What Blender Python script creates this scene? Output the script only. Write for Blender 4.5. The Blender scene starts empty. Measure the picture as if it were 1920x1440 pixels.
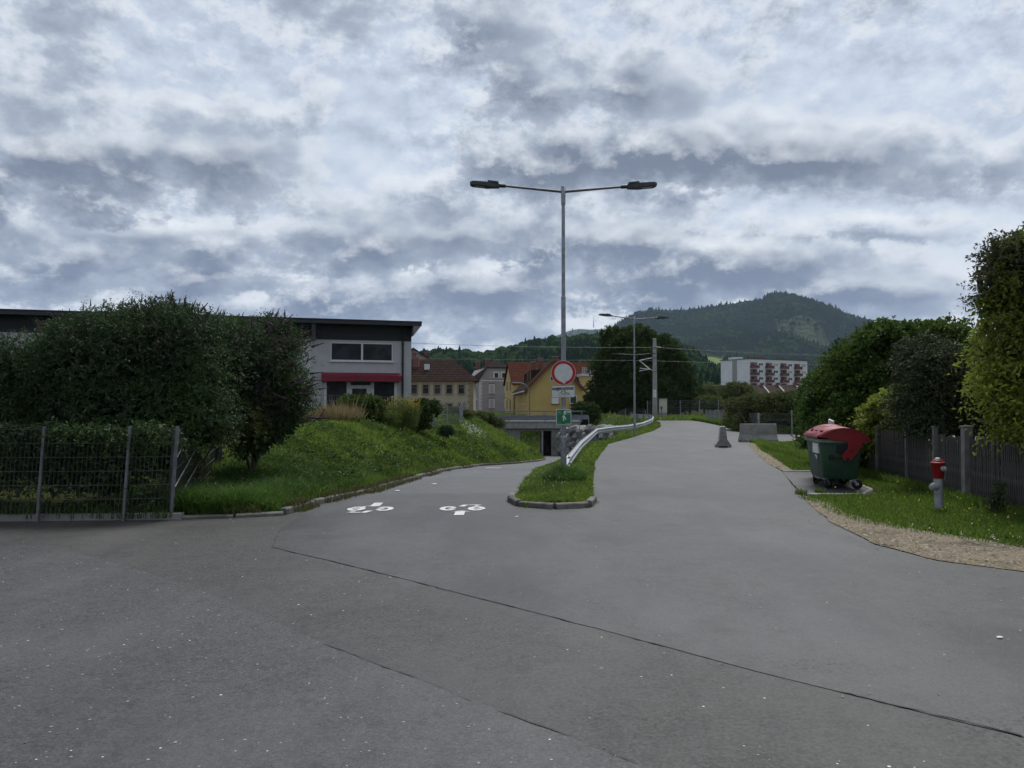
import bpy, bmesh, math, random
import numpy as np
from mathutils import Matrix, Vector, Quaternion

random.seed(7)
RNG = np.random.default_rng(11)
SC = bpy.context.scene
COL = SC.collection
R = math.radians

# ------------------------------------------------------------------ camera
CAM_H, FPX, HOR = 1.7, 1420.0, 757.0
PITCH = math.atan((HOR - 720.0) / FPX)
cam_d = bpy.data.cameras.new('camera')
cam = bpy.data.objects.new('camera', cam_d)
COL.objects.link(cam)
cam.location = (0, 0, CAM_H)
cam.rotation_euler = (math.pi / 2 + PITCH, 0, 0)
cam_d.sensor_width = 36.0
cam_d.lens = 36.0 * FPX / 1920.0
cam_d.clip_start, cam_d.clip_end = 0.1, 30000.0
SC.camera = cam

def at(px, py, Y):
    """point of the place seen at photo pixel (px, py), Y metres ahead"""
    v = (720.0 - py) / FPX
    d = Vector(((px - 960) / FPX, math.cos(PITCH) - v * math.sin(PITCH), math.sin(PITCH) + v * math.cos(PITCH)))
    k = Y / d.y
    return Vector((d.x * k, Y, CAM_H + d.z * k))

def gd(px, py, z=0.0):
    """ground point of height z seen at photo pixel"""
    Y = FPX * (CAM_H - z) / (py - HOR)
    return ((px - 960) / FPX * Y, Y)

# ------------------------------------------------------------------ render settings
SC.view_settings.view_transform = 'Standard'
SC.view_settings.look = 'None'
SC.view_settings.gamma = 1.0
SC.view_settings.exposure = 0.85
SC.view_settings.use_curve_mapping = False
SC.render.engine = 'CYCLES'
SC.cycles.max_bounces = 6
SC.cycles.diffuse_bounces = 3
SC.cycles.glossy_bounces = 2
SC.cycles.transmission_bounces = 4
SC.cycles.transparent_max_bounces = 8
SC.cycles.volume_bounces = 0
SC.cycles.use_denoising = True
SC.cycles.sample_clamp_indirect = 4.0

# ------------------------------------------------------------------ node helpers
class NT:
    def __init__(self, tree):
        self.t = tree; self.n = tree.nodes; self.l = tree.links
    def new(self, typ, **kw):
        nd = self.n.new(typ)
        for k, v in kw.items(): setattr(nd, k, v)
        return nd
    def put(self, sock, val):
        if isinstance(val, bpy.types.NodeSocket): self.l.new(val, sock)
        elif val is not None:
            if isinstance(val, (tuple, list)) and len(val) == 3 and sock.type == 'RGBA': val = (*val, 1)
            sock.default_value = val
    def m(self, op, a, b=None, c=None, clamp=False):
        nd = self.new('ShaderNodeMath', operation=op, use_clamp=clamp)
        for i, x in enumerate((a, b, c)):
            if x is not None: self.put(nd.inputs[i], x)
        return nd.outputs[0]
    def v(self, op, a, b=None, scale=None):
        nd = self.new('ShaderNodeVectorMath', operation=op)
        self.put(nd.inputs[0], a)
        if b is not None: self.put(nd.inputs[1], b)
        if scale is not None: self.put(nd.inputs['Scale'], scale)
        return nd.outputs[0]
    def mix(self, f, a, b, blend='MIX'):
        nd = self.new('ShaderNodeMix', data_type='RGBA', blend_type=blend)
        self.put(nd.inputs[0], f); self.put(nd.inputs[6], a); self.put(nd.inputs[7], b)
        return nd.outputs[2]
    def ss(self, x, lo, hi, o0=0.0, o1=1.0):
        nd = self.new('ShaderNodeMapRange', interpolation_type='SMOOTHSTEP')
        self.put(nd.inputs[0], x)
        nd.inputs[1].default_value = lo; nd.inputs[2].default_value = hi
        nd.inputs[3].default_value = o0; nd.inputs[4].default_value = o1
        return nd.outputs[0]
    def noise(self, vec, scale, detail=3.0, rough=0.55, dist=0.0):
        nd = self.new('ShaderNodeTexNoise')
        if vec is not None: self.put(nd.inputs['Vector'], vec)
        nd.inputs['Scale'].default_value = scale; nd.inputs['Detail'].default_value = detail
        nd.inputs['Roughness'].default_value = rough; nd.inputs['Distortion'].default_value = dist
        return nd.outputs[0]
    def ramp(self, f, stops):
        nd = self.new('ShaderNodeValToRGB')
        e = nd.color_ramp.elements
        while len(e) < len(stops): e.new(0.5)
        for i, (p, c) in enumerate(stops):
            e[i].position = p; e[i].color = (*c, 1)
        self.put(nd.inputs[0], f)
        return nd.outputs[0]

# ------------------------------------------------------------------ sky: broken grey cloud over a pale veil
SUN_EL, SUN_AZ = R(58), R(22)          # the sun stands ahead, a little right, behind cloud
W = bpy.data.worlds.new('World'); SC.world = W
W.use_nodes = True
w = NT(W.node_tree); w.n.clear()

CLOUDS = [  # px, py, half widths, amount: thick cloud (+) and gaps (-) at the directions they stand in the sky
 (230,300,250,52,.36),(430,285,120,34,.16),(70,330,120,40,.10),(930,55,72,62,.26),(1195,150,95,42,.36),(1020,150,60,40,.14),(1330,270,230,46,.38),(1010,305,95,32,.24),
 (1570,290,130,30,.18),(1650,412,90,13,.30),(1890,290,50,25,.16),(920,445,330,34,.24),(620,435,140,42,.18),(720,480,120,24,.18),(180,470,200,24,.18),
 (400,515,150,16,.16),(120,520,120,16,.10),(640,548,200,22,.18),(900,535,180,26,.22),(1390,485,115,32,.26),(1640,525,120,34,.26),
 (1460,545,230,22,.14),(1190,515,110,30,.18),(1130,440,110,26,.16),(620,180,70,36,.12),(350,140,160,22,-.06),(830,600,150,18,.10),(1240,560,80,16,.14),
 (1640,120,330,100,-.30),(700,275,100,55,-.30),(480,110,200,40,-.14),(780,165,110,46,-.20),(1660,370,260,26,-.24),(1110,578,60,20,-.34),(1240,345,90,12,-.14),
 (925,476,50,11,-.30),(470,540,50,12,-.28),(762,488,24,10,-.26),(40,548,60,14,-.22),(1372,546,28,9,-.34),(1400,415,140,18,-.20),(320,395,160,12,-.2),
 (1800,470,90,40,-.14),(960,640,90,12,-.16),(560,500,22,8,-.18)]
g = bpy.data.node_groups.new('cloud density', 'ShaderNodeTree')
g.interface.new_socket('Dir', in_out='INPUT', socket_type='NodeSocketVector')
g.interface.new_socket('D', in_out='OUTPUT', socket_type='NodeSocketFloat')
q = NT(g)
gi, go = q.new('NodeGroupInput'), q.new('NodeGroupOutput')
sep = q.new('ShaderNodeSeparateXYZ'); q.l.new(gi.outputs[0], sep.inputs[0])
dx, dy, dz = sep.outputs
zc = q.m('ADD', q.m('MAXIMUM', dz, 0.0), 0.24)
comb = q.new('ShaderNodeCombineXYZ')
q.put(comb.inputs[0], q.m('DIVIDE', dx, zc)); q.put(comb.inputs[1], q.m('DIVIDE', dy, zc))
pv = comb.outputs[0]
n_big = q.noise(q.v('ADD', pv, (3.7, 1.3, 0.4)), 0.8, 2.0, 0.5)
n_mid = q.noise(q.v('ADD', pv, (8.1, 4.2, 2.0)), 2.4, 4.0, 0.5, 0.15)
pd = q.v('MULTIPLY', gi.outputs[0], (9.0, 9.0, 13.5))
n_puf = q.noise(pd, 1.6, 11.0, 0.66, 0.06)
vo = q.new('ShaderNodeTexVoronoi', feature='F1')
wv = q.new('ShaderNodeTexNoise'); q.put(wv.inputs['Vector'], pd); wv.inputs['Scale'].default_value = 2.2; wv.inputs['Detail'].default_value = 4.0
q.put(vo.inputs['Vector'], q.v('ADD', pd, q.v('MULTIPLY', wv.outputs[1], (0.7, 0.7, 0.7)))); vo.inputs['Scale'].default_value = 2.1
bil = q.m('SUBTRACT', 0.55, vo.outputs['Distance'])
yy = q.m('MAXIMUM', dy, 0.05)
iu, iv = q.m('DIVIDE', dx, yy), q.m('DIVIDE', dz, yy)
wob = q.m('MULTIPLY', q.m('SUBTRACT', n_puf, 0.5), 0.11)
iu = q.m('ADD', iu, q.m('MULTIPLY', wob, 1.6)); iv = q.m('ADD', iv, q.m('MULTIPLY', wob, 0.7))
acc = None
for (px, py, sx, sy, amt) in CLOUDS:
    a = q.m('MULTIPLY', q.m('SUBTRACT', iu, (px - 960) / FPX), FPX / sx)
    b = q.m('MULTIPLY', q.m('SUBTRACT', iv, (HOR - py) / FPX), FPX / sy)
    e = q.m('EXPONENT', q.m('MULTIPLY', q.m('ADD', q.m('MULTIPLY', a, a), q.m('MULTIPLY', b, b)), -0.7))
    acc = q.m('MULTIPLY', e, amt) if acc is None else q.m('MULTIPLY_ADD', e, amt, acc)
acc = q.m('MULTIPLY', acc, q.ss(dy, 0.1, 0.5))
def amp(n, k): return q.m('MULTIPLY', q.m('SUBTRACT', n, 0.5), k)
dens = q.m('ADD', q.m('ADD', amp(n_big, 0.30), amp(n_mid, 0.55)), amp(n_puf, 0.74))
dens = q.m('ADD', dens, q.m('MULTIPLY', bil, 0.17))
dens = q.m('ADD', q.m('ADD', dens, q.ss(dz, 0.03, 0.22, 0.60, 0.565)), q.m('MULTIPLY', acc, 0.86))
q.l.new(dens, go.inputs[0])

tc = w.new('ShaderNodeTexCoord')
dirv = tc.outputs['Generated']
def D(vec):
    nd = w.new('ShaderNodeGroup'); nd.node_tree = g
    w.put(nd.inputs[0], vec); return nd.outputs[0]
d0 = D(dirv)
d1 = D(w.v('ADD', dirv, (0.003, 0.0, 0.017)))
sz = w.new('ShaderNodeSeparateXYZ'); w.l.new(dirv, sz.inputs[0])
low = w.ss(sz.outputs[2], 0.02, 0.30)
sky = w.new('ShaderNodeTexSky', sky_type='NISHITA')
sky.sun_disc = False; sky.sun_elevation = SUN_EL; sky.sun_rotation = SUN_AZ
K = 7.6
def c10(r, g_, b): return (r * K, g_ * K, b * K)
veil = w.mix(low, c10(.55, .58, .62), c10(.425, .475, .555))
veil = w.mix(0.08, veil, sky.outputs[0])
edge = w.mix(low, c10(.54, .57, .62), c10(.48, .52, .585))
mid = w.mix(low, c10(.30, .35, .44), c10(.31, .355, .43))
deep = w.mix(low, c10(.145, .185, .275), c10(.135, .165, .225))
lid = w.m('ADD', w.m('MULTIPLY', d0, 0.50), w.m('MULTIPLY', d1, 0.50))
col = w.mix(w.ss(d0, 0.46, 0.51), veil, edge)
col = w.mix(w.ss(lid, 0.50, 0.60), col, mid)
col = w.mix(w.ss(lid, 0.57, 0.84), col, deep)
emb = w.m('MULTIPLY', w.m('SUBTRACT', d0, d1), 5.0)
col = w.mix(w.m('MULTIPLY', w.m('MAXIMUM', emb, 0.0), 0.55, clamp=True), col, c10(.64, .67, .71))
col = w.mix(w.m('MULTIPLY', w.m('MAXIMUM', w.m('MULTIPLY', emb, -1.0), 0.0), 0.35, clamp=True), col, deep)
bg = w.new('ShaderNodeBackground'); w.put(bg.inputs[0], col); bg.inputs[1].default_value = 0.1
out = w.new('ShaderNodeOutputWorld'); w.l.new(bg.outputs[0], out.inputs[0])
W.cycles.sampling_method = 'MANUAL'
W.cycles.sample_map_resolution = 512

sun_d = bpy.data.lights.new('sun', 'SUN')
sun_d.energy = 2.0; sun_d.angle = R(24); sun_d.color = (1.0, 0.975, 0.94)
sun = bpy.data.objects.new('sun', sun_d); COL.objects.link(sun)
sd = Vector((math.sin(SUN_AZ) * math.cos(SUN_EL), math.cos(SUN_AZ) * math.cos(SUN_EL), math.sin(SUN_EL)))
sun.rotation_euler = (-sd).to_track_quat('-Z', 'Y').to_euler()

# ------------------------------------------------------------------ mesh builder
class MB:
    def __init__(self, T=None):
        self.V, self.F, self.MI, self.S, self.T = [], [], [], [], T
    def add(self, verts, faces, mi=0, smooth=False):
        o = len(self.V)
        if self.T is not None: verts = [self.T @ Vector(v) for v in verts]
        self.V += [tuple(v) for v in verts]
        for f in faces:
            self.F.append([i + o for i in f]); self.MI.append(mi); self.S.append(smooth)
        return self
    def box(self, lo, hi, mi=0):
        (a, b, c), (d, e, f) = lo, hi
        v = [(a,b,c),(d,b,c),(d,e,c),(a,e,c),(a,b,f),(d,b,f),(d,e,f),(a,e,f)]
        return self.add(v, [(3,2,1,0),(4,5,6,7),(0,1,5,4),(1,2,6,5),(2,3,7,6),(3,0,4,7)], mi)
    def bar(self, p0, p1, w, h, up=(0,0,1), mi=0):
        """square bar from p0 to p1, w across, h along up"""
        p0, p1 = Vector(p0), Vector(p1); d = (p1 - p0).normalized(); up = Vector(up)
        s = d.cross(up)
        if s.length < 1e-4: s = d.cross(Vector((0,1,0)))
        s.normalize(); u = s.cross(d).normalized()
        v = []
        for p in (p0, p1):
            for a, b in ((-1,-1),(1,-1),(1,1),(-1,1)): v.append(p + s*(a*w/2) + u*(b*h/2))
        return self.add(v, [(0,1,2,3),(7,6,5,4),(0,4,5,1),(1,5,6,2),(2,6,7,3),(3,7,4,0)], mi)
    def tube(self, p0, p1, r0, r1=None, n=8, mi=0, caps=True):
        return self.path([p0, p1], [r0, r0 if r1 is None else r1], n, mi, caps)
    def path(self, pts, rad, n=8, mi=0, caps=True):
        pts = [Vector(p) for p in pts]
        if not hasattr(rad, '__len__'): rad = [rad] * len(pts)
        v, f = [], []
        d0 = (pts[1] - pts[0]).normalized()
        ref = Vector((0,0,1)) if abs(d0.z) < .9 else Vector((1,0,0))
        for i, p in enumerate(pts):
            d = (pts[min(i+1, len(pts)-1)] - pts[max(i-1, 0)]).normalized()
            s = d.cross(ref).normalized(); u = s.cross(d)
            for k in range(n):
                a = 2*math.pi*k/n
                v.append(p + (s*math.cos(a) + u*math.sin(a))*rad[i])
        for i in range(len(pts)-1):
            for k in range(n):
                a, b = i*n+k, i*n+(k+1) % n
                f.append((a, b, b+n, a+n))
        self.add(v, f, mi, True)
        if caps:
            m = len(pts)-1
            self.add(v[:n], [tuple(range(n))[::-1]], mi); self.add(v[m*n:], [tuple(range(n))], mi)
        return self
    def lathe(self, prof, n=20, c=(0,0,0), mi=0, axis='Z'):
        v, f = [], []
        for (r, z) in prof:
            for k in range(n):
                a = 2*math.pi*k/n; x, y = r*math.cos(a), r*math.sin(a)
                p = (x, y, z) if axis == 'Z' else ((z, x, y) if axis == 'X' else (y, z, x))
                v.append((p[0]+c[0], p[1]+c[1], p[2]+c[2]))
        for i in range(len(prof)-1):
            for k in range(n):
                a, b = i*n+k, i*n+(k+1) % n
                f.append((a, b, b+n, a+n))
        return self.add(v, f, mi, True)
    def prism(self, pts, ext, mi=0):
        """polygon of 3-D points swept along ext"""
        pts = [Vector(p) for p in pts]; e = Vector(ext); n = len(pts)
        v = pts + [p + e for p in pts]
        f = [tuple(range(n))[::-1], tuple(range(n, 2*n))]
        f += [(i, (i+1) % n, n+(i+1) % n, n+i) for i in range(n)]
        return self.add(v, f, mi)
    def quad(self, a, b, c, d, mi=0): return self.add([a, b, c, d], [(0,1,2,3)], mi)
    def build(self, name, mats, parent=None, **props):
        me = bpy.data.meshes.new(name)
        me.from_pydata(self.V, [], self.F)
        return finish(name, me, mats, parent, self.MI, self.S, **props)

def finish(name, me, mats, parent=None, MI=None, S=None, **props):
    if not isinstance(mats, (list, tuple)): mats = [mats]
    for m in mats: me.materials.append(m)
    if MI is not None: me.polygons.foreach_set('material_index', MI)
    if S is not None: me.polygons.foreach_set('use_smooth', S)
    me.update()
    o = bpy.data.objects.new(name, me); COL.objects.link(o)
    if parent is not None: o.parent = parent
    for k, v in props.items(): o[k] = v
    return o

def mesh_np(name, V, F, mats, parent=None, smooth=False, MI=None, **props):
    """V (n,3); F a list of (m,k) index arrays"""
    me = bpy.data.meshes.new(name)
    V = np.asarray(V, np.float32)
    Fs = [np.asarray(f, np.int32) for f in (F if isinstance(F, list) else [F])]
    me.vertices.add(len(V)); me.vertices.foreach_set('co', V.ravel())
    nl = sum(f.size for f in Fs); npoly = sum(len(f) for f in Fs)
    me.loops.add(nl); me.loops.foreach_set('vertex_index', np.concatenate([f.ravel() for f in Fs]))
    me.polygons.add(npoly)
    tot = np.concatenate([np.full(len(f), f.shape[1], np.int32) for f in Fs])
    st = np.concatenate([[0], np.cumsum(tot)[:-1]]).astype(np.int32)
    me.polygons.foreach_set('loop_start', st)
    if not isinstance(mats, (list, tuple)): mats = [mats]
    for m in mats: me.materials.append(m)
    if MI is not None: me.polygons.foreach_set('material_index', np.asarray(MI, np.int32))
    me.polygons.foreach_set('use_smooth', np.full(npoly, smooth))
    me.update(calc_edges=True); me.validate()
    o = bpy.data.objects.new(name, me); COL.objects.link(o)
    if parent is not None: o.parent = parent
    for k, v in props.items(): o[k] = v
    return o

def thing(name, label, cat, loc=(0,0,0), rz=0.0, group=None, kind=None):
    o = bpy.data.objects.new(name, None); COL.objects.link(o)
    o.empty_display_size = 0.2
    o.location = loc; o.rotation_euler = (0, 0, rz)
    tag(o, label, cat, group, kind)
    return o
def tag(o, label, cat, group=None, kind=None):
    o['label'] = label; o['category'] = cat
    if group: o['group'] = group
    if kind: o['kind'] = kind
    return o
def copy_tree(o, parent=None):
    c = o.copy(); COL.objects.link(c)
    if parent is not None: c.parent = parent
    for ch in [x for x in o.children]: copy_tree(ch, c)
    return c
def share(o, parent, loc=(0,0,0), rot=None, scale=None, name=None):
    """another piece with the same mesh"""
    c = o.copy(); COL.objects.link(c); c.parent = parent; c.location = loc
    if rot is not None: c.rotation_euler = rot
    if scale is not None: c.scale = scale
    return c

# ------------------------------------------------------------------ numpy value noise
def _hash(ix, iy, iz, s):
    n = (ix*374761393 + iy*668265263 + iz*2147483647 + s*1274126177) & 0xffffffff
    n = ((n ^ (n >> 13)) * 1274126177) & 0xffffffff
    return ((n ^ (n >> 16)) & 0xffff) / 65535.0
def vnoise(x, y, z=0.0, s=0):
    x, y, z = np.broadcast_arrays(np.asarray(x, float), np.asarray(y, float), np.asarray(z, float))
    i, j, k = np.floor(x).astype(np.int64), np.floor(y).astype(np.int64), np.floor(z).astype(np.int64)
    f, g_, h = x-i, y-j, z-k
    f, g_, h = (t*t*(3-2*t) for t in (f, g_, h))
    r = 0
    for a in (0,1):
        for b in (0,1):
            for c in (0,1):
                r = r + _hash(i+a, j+b, k+c, s)*(f if a else 1-f)*(g_ if b else 1-g_)*(h if c else 1-h)
    return r
def fbm(x, y, z=0.0, s=0, o=4):
    r, a, t = 0, 1.0, 0
    for q_ in range(o):
        r = r + a*vnoise(np.asarray(x)*2**q_, np.asarray(y)*2**q_, np.asarray(z)*2**q_, s+q_); t += a; a *= .5
    return r/t
def sst(x, a, b):
    t = np.clip((x-a)/(b-a), 0, 1); return t*t*(3-2*t)

# ------------------------------------------------------------------ materials
def mat(name, color, rough=0.7, metal=0.0, color2=None, scale=6.0, detail=4.0, bump=0.0, bscale=40.0, spec=0.4, lo=.35, hi=.65, stretch=None, dirt=None):
    m = bpy.data.materials.new(name); m.use_nodes = True
    n = NT(m.node_tree); p = n.n['Principled BSDF']
    p.inputs['Roughness'].default_value = rough; p.inputs['Metallic'].default_value = metal
    p.inputs['Specular IOR Level'].default_value = spec
    tcn = n.new('ShaderNodeTexCoord'); vec = tcn.outputs['Object']
    if stretch: vec = n.v('MULTIPLY', vec, stretch)
    c2 = color2 or tuple(c*0.78 for c in color)
    f = n.noise(vec, scale, detail, 0.6)
    c = n.mix(n.ss(f, lo, hi), c2, color)
    if dirt:
        f2 = n.noise(n.v('ADD', vec, (5.2, 1.1, 7.7)), dirt[1], 5.0, 0.65)
        c = n.mix(n.m('MULTIPLY', n.ss(f2, .5, .72), dirt[2]), c, dirt[0])
    n.put(p.inputs['Base Color'], c)
    if bump:
        bn = n.new('ShaderNodeBump'); bn.inputs['Strength'].default_value = bump; bn.inputs['Distance'].default_value = .01
        n.put(bn.inputs['Height'], n.noise(vec, bscale, 4.0, .6)); n.put(p.inputs['Normal'], bn.outputs[0])
    return m

def leaf_mat(name, cols, rough=.55, trans=.35, patch=None, pscale=1.2):
    """leaf colours differ from leaf to leaf (random per island) and in patches through the plant"""
    m = bpy.data.materials.new(name); m.use_nodes = True
    n = NT(m.node_tree); p = n.n['Principled BSDF']
    geo = n.new('ShaderNodeNewGeometry')
    k = len(cols)
    c = n.ramp(geo.outputs['Random Per Island'], [(i/(k-1), cc) for i, cc in enumerate(cols)])
    if patch:
        tcn = n.new('ShaderNodeTexCoord')
        f = n.ss(n.noise(tcn.outputs['Object'], pscale, 3.0, .6), .42, .62)
        c = n.mix(n.m('MULTIPLY', f, patch[1]), c, patch[0])
    n.put(p.inputs['Base Color'], c)
    p.inputs['Roughness'].default_value = rough
    p.inputs['Specular IOR Level'].default_value = .0 if cols[0][0] < .0185 and rough > .75 else .15
    tr = n.new('ShaderNodeBsdfTranslucent'); n.put(tr.inputs[0], c)
    mx = n.new('ShaderNodeMixShader'); mx.inputs[0].default_value = trans
    n.l.new(p.outputs[0], mx.inputs[1]); n.l.new(tr.outputs[0], mx.inputs[2])
    n.l.new(mx.outputs[0], n.n['Material Output'].inputs[0])
    return m

def glass_mat(name, tint=(.02,.022,.024), rough=.08):
    m = bpy.data.materials.new(name); m.use_nodes = True
    n = NT(m.node_tree); p = n.n['Principled BSDF']
    tcn = n.new('ShaderNodeTexCoord')
    f = n.noise(tcn.outputs['Object'], .7, 2.0)
    n.put(p.inputs['Base Color'], n.mix(n.ss(f, .4, .6), tint, tuple(t*1.8 for t in tint)))
    p.inputs['Roughness'].default_value = rough; p.inputs['Specular IOR Level'].default_value = .07
    return m

def asphalt(name, c_lo, c_hi, speck=.0, stain=(.05,.05,.05), stain_amt=.5, rough=.62, coarse=1.0, tint=None):
    m = bpy.data.materials.new(name); m.use_nodes = True
    n = NT(m.node_tree); p = n.n['Principled BSDF']
    geo = n.new('ShaderNodeNewGeometry'); pos = geo.outputs['Position']
    f_fine = n.noise(pos, 42.0*coarse, 5.0, .8)
    f_mid = n.noise(pos, 2.2, 6.0, .65)
    f_big = n.noise(n.v('ADD', pos, (11., 3., 0.)), .33, 5.0, .6, .4)
    c = n.mix(n.ss(f_fine, .34, .66), tuple(x*.72 for x in c_lo), tuple(x*1.18 for x in c_hi))
    c = n.mix(n.m('MULTIPLY', n.ss(f_mid, .46, .70), .62*stain_amt), c, stain)
    c = n.mix(n.m('MULTIPLY', n.ss(f_big, .44, .64), .75*stain_amt), c, stain)
    f_clu = n.noise(n.v('ADD', pos, (2., 5., 0.)), 8.0, 7.0, .72)
    c = n.mix(n.ss(f_clu, .36, .50, .55, .0), c, tuple(x*.55 for x in c_lo))
    c = n.mix(n.ss(f_clu, .54, .68, .0, .40), c, tuple(x*1.25 for x in c_hi))
    f_wear = n.noise(n.v('MULTIPLY', n.v('ADD', pos, (3., 17., 0.)), (1.0, .35, 1.0)), .6, 5.0, .6)
    c = n.mix(n.m('MULTIPLY', n.ss(f_wear, .46, .66), .5), c, tint or tuple(x*1.35 for x in c_hi))
    vo = n.new('ShaderNodeTexVoronoi'); n.put(vo.inputs['Vector'], pos); vo.inputs['Scale'].default_value = 72.0*coarse
    sx = n.new('ShaderNodeSeparateColor'); n.put(sx.inputs[0], vo.outputs['Color'])
    stone = n.m('MULTIPLY', n.m('SUBTRACT', sx.outputs[0], .5), .5)
    c = n.mix(n.m('ABSOLUTE', stone), c, n.mix(n.m('GREATER_THAN', stone, 0.0), tuple(x*.45 for x in c_lo), tuple(x*1.55 for x in c_hi)))
    f_rav = n.m('MULTIPLY', n.ss(n.noise(n.v('ADD', pos, (7., 23., 0.)), .8, 5.0, .65), .50, .64), n.ss(n.noise(pos, 26.0, 4.0, .8), .50, .60))
    c = n.mix(n.m('MULTIPLY', f_rav, .8*stain_amt), c, tuple(x*.30 for x in c_lo))
    if speck:
        v2 = n.new('ShaderNodeTexVoronoi'); n.put(v2.inputs['Vector'], n.v('MULTIPLY', pos, (1.0, 1.25, 1.0))); v2.inputs['Scale'].default_value = 26.0
        s2 = n.new('ShaderNodeSeparateColor'); n.put(s2.inputs[0], v2.outputs['Color'])
        size = n.m('MULTIPLY_ADD', n.m('POWER', s2.outputs[1], 2.0), .20, .06)
        k = n.m('MULTIPLY', n.m('GREATER_THAN', s2.outputs[0], 1-speck), n.m('LESS_THAN', v2.outputs['Distance'], size))
        c = n.mix(n.m('MULTIPLY', k, n.m('MULTIPLY_ADD', s2.outputs[2], .7, .3)), c, (.55,.55,.52))
    n.put(p.inputs['Base Color'], c)
    n.put(p.inputs['Roughness'], n.ss(f_big, .3, .7, rough+.08, rough-.06))
    p.inputs['Specular IOR Level'].default_value = .35
    bn = n.new('ShaderNodeBump'); bn.inputs['Strength'].default_value = .55; bn.inputs['Distance'].default_value = .004
    n.put(bn.inputs['Height'], n.m('ADD', n.noise(pos, 70.0*coarse, 3.0, .7), n.m('MULTIPLY', vo.outputs['Distance'], -.6)))
    n.put(p.inputs['Normal'], bn.outputs[0])
    return m

M = {}
M['asphalt_old'] = asphalt('asphalt_old', (.031,.0312,.032), (.064,.0645,.0652), .17, (.042,.042,.044), .6, .60, 1.0)
M['asphalt_mid'] = asphalt('asphalt_mid', (.028,.0275,.0265), (.057,.0558,.0535), .05, (.026,.0255,.0245), .9, .62, .9)
M['asphalt_new'] = asphalt('asphalt_new', (.031,.0322,.0324), (.055,.0569,.0572), .04, (.022,.0217,.022), 1.15, .54, 1.25)
M['asphalt_path'] = asphalt('asphalt_path', (.040,.0418,.0427), (.070,.0726,.0735), .012, (.048,.048,.050), .7, .54, 1.3)
M['asphalt_pad'] = asphalt('asphalt_pad', (.030,.029,.031), (.056,.055,.057), .02, (.026,.026,.027), .6, .66, 1.2)
M['tar'] = mat('tar', (.026,.025,.024), .8, color2=(.055,.053,.050), scale=14, bump=.3)
M['paint'] = mat('road_paint', (.60,.60,.585), .6, color2=(.48,.48,.47), scale=25, dirt=((.12,.12,.12), 22, .75))
M['gravel'] = mat('gravel', (.235,.195,.135), .9, spec=.05, color2=(.125,.105,.075), scale=22, bump=1.0, bscale=50, dirt=((.055,.048,.034), 1.4, .85))
M['sand'] = mat('sandy_gravel', (.26,.22,.15), .9, spec=.05, color2=(.16,.135,.085), scale=22, bump=1.0, bscale=50, dirt=((.10,.095,.05), 2.5, .5))
M['stones'] = leaf_mat('gravel_stones', [(.13,.115,.09),(.24,.21,.165),(.38,.35,.29),(.18,.15,.11)], .9, .0)
M['soil'] = mat('grassy_soil', (.034,.056,.016), .95, color2=(.040,.038,.020), scale=1.3, bump=.6, bscale=14, spec=.0)
M['concrete'] = mat('concrete', (.25,.24,.22), .85, color2=(.175,.17,.155), scale=3.5, bump=.25, bscale=30, dirt=((.13,.125,.11), 2.0, .6))
M['concrete_pale'] = mat('concrete_pale', (.31,.31,.295), .85, color2=(.25,.248,.235), scale=2.0, bump=.15, bscale=25, dirt=((.20,.195,.18), .8, .5))
M['kerb'] = mat('kerb_granite', (.155,.148,.132), .85, color2=(.070,.066,.058), scale=5, bump=.4, bscale=40, dirt=((.055,.055,.040), 3.0, .8))
M['boulder'] = mat('boulder', (.28,.28,.28), .9, color2=(.12,.118,.115), scale=2.6, bump=.8, bscale=9, dirt=((.10,.085,.065), 1.2, .7))
M['galv'] = mat('galvanised_steel', (.30,.31,.33), .5, .55, color2=(.21,.22,.235), scale=7, dirt=((.14,.14,.145), 3.0, .4))
M['galv_dark'] = mat('weathered_steel', (.17,.175,.18), .55, .5, color2=(.12,.125,.13), scale=6)
M['lamp_dark'] = mat('lamp_housing', (.055,.06,.062), .5, .3, color2=(.04,.043,.045), scale=8)
M['lens'] = mat('lamp_lens', (.36,.37,.38), .25, color2=(.26,.27,.28), scale=30)
M['rail'] = mat('guardrail_steel', (.48,.50,.52), .42, .45, color2=(.36,.375,.39), scale=4, dirt=((.26,.25,.24), 5.0, .55))
M['wire'] = mat('fence_wire', (.085,.09,.09), .6, .35, color2=(.05,.052,.05), scale=5)
M['wire_pale'] = mat('fence_wire_pale', (.19,.20,.21), .55, .4, color2=(.14,.148,.152), scale=5)
M['bolt'] = mat('dark_bolt', (.05,.05,.055), .5, .4, scale=9)
M['sign_white'] = mat('sign_white', (.62,.63,.60), .45, color2=(.56,.57,.54), scale=9, dirt=((.45,.45,.42), 6.0, .4))
M['sign_red'] = mat('sign_red', (.42,.012,.018), .4, color2=(.36,.01,.015), scale=9)
M['sign_green'] = mat('sign_green', (.012,.17,.065), .4, color2=(.01,.14,.055), scale=9)
M['sign_green_pale'] = mat('sign_green_pale', (.28,.48,.33), .5, color2=(.12,.32,.18), scale=40)
M['print_black'] = mat('print_black', (.025,.025,.028), .6, scale=9)
M['print_white'] = mat('print_white', (.70,.72,.70), .5, color2=(.58,.6,.58), scale=30)
M['tape'] = mat('white_tape', (.68,.69,.66), .6, color2=(.48,.49,.47), scale=28)
M['sticker'] = mat('violet_sticker', (.16,.14,.19), .6, color2=(.24,.22,.26), scale=18)
M['bin_green'] = mat('bin_green_plastic', (.028,.070,.040), .48, color2=(.022,.056,.033), scale=4, dirt=((.06,.085,.06), 3.0, .35))
M['bin_red'] = mat('bin_red_plastic', (.22,.008,.013), .36, color2=(.18,.007,.011), scale=4, dirt=((.33,.06,.06), 3.0, .3))
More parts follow.
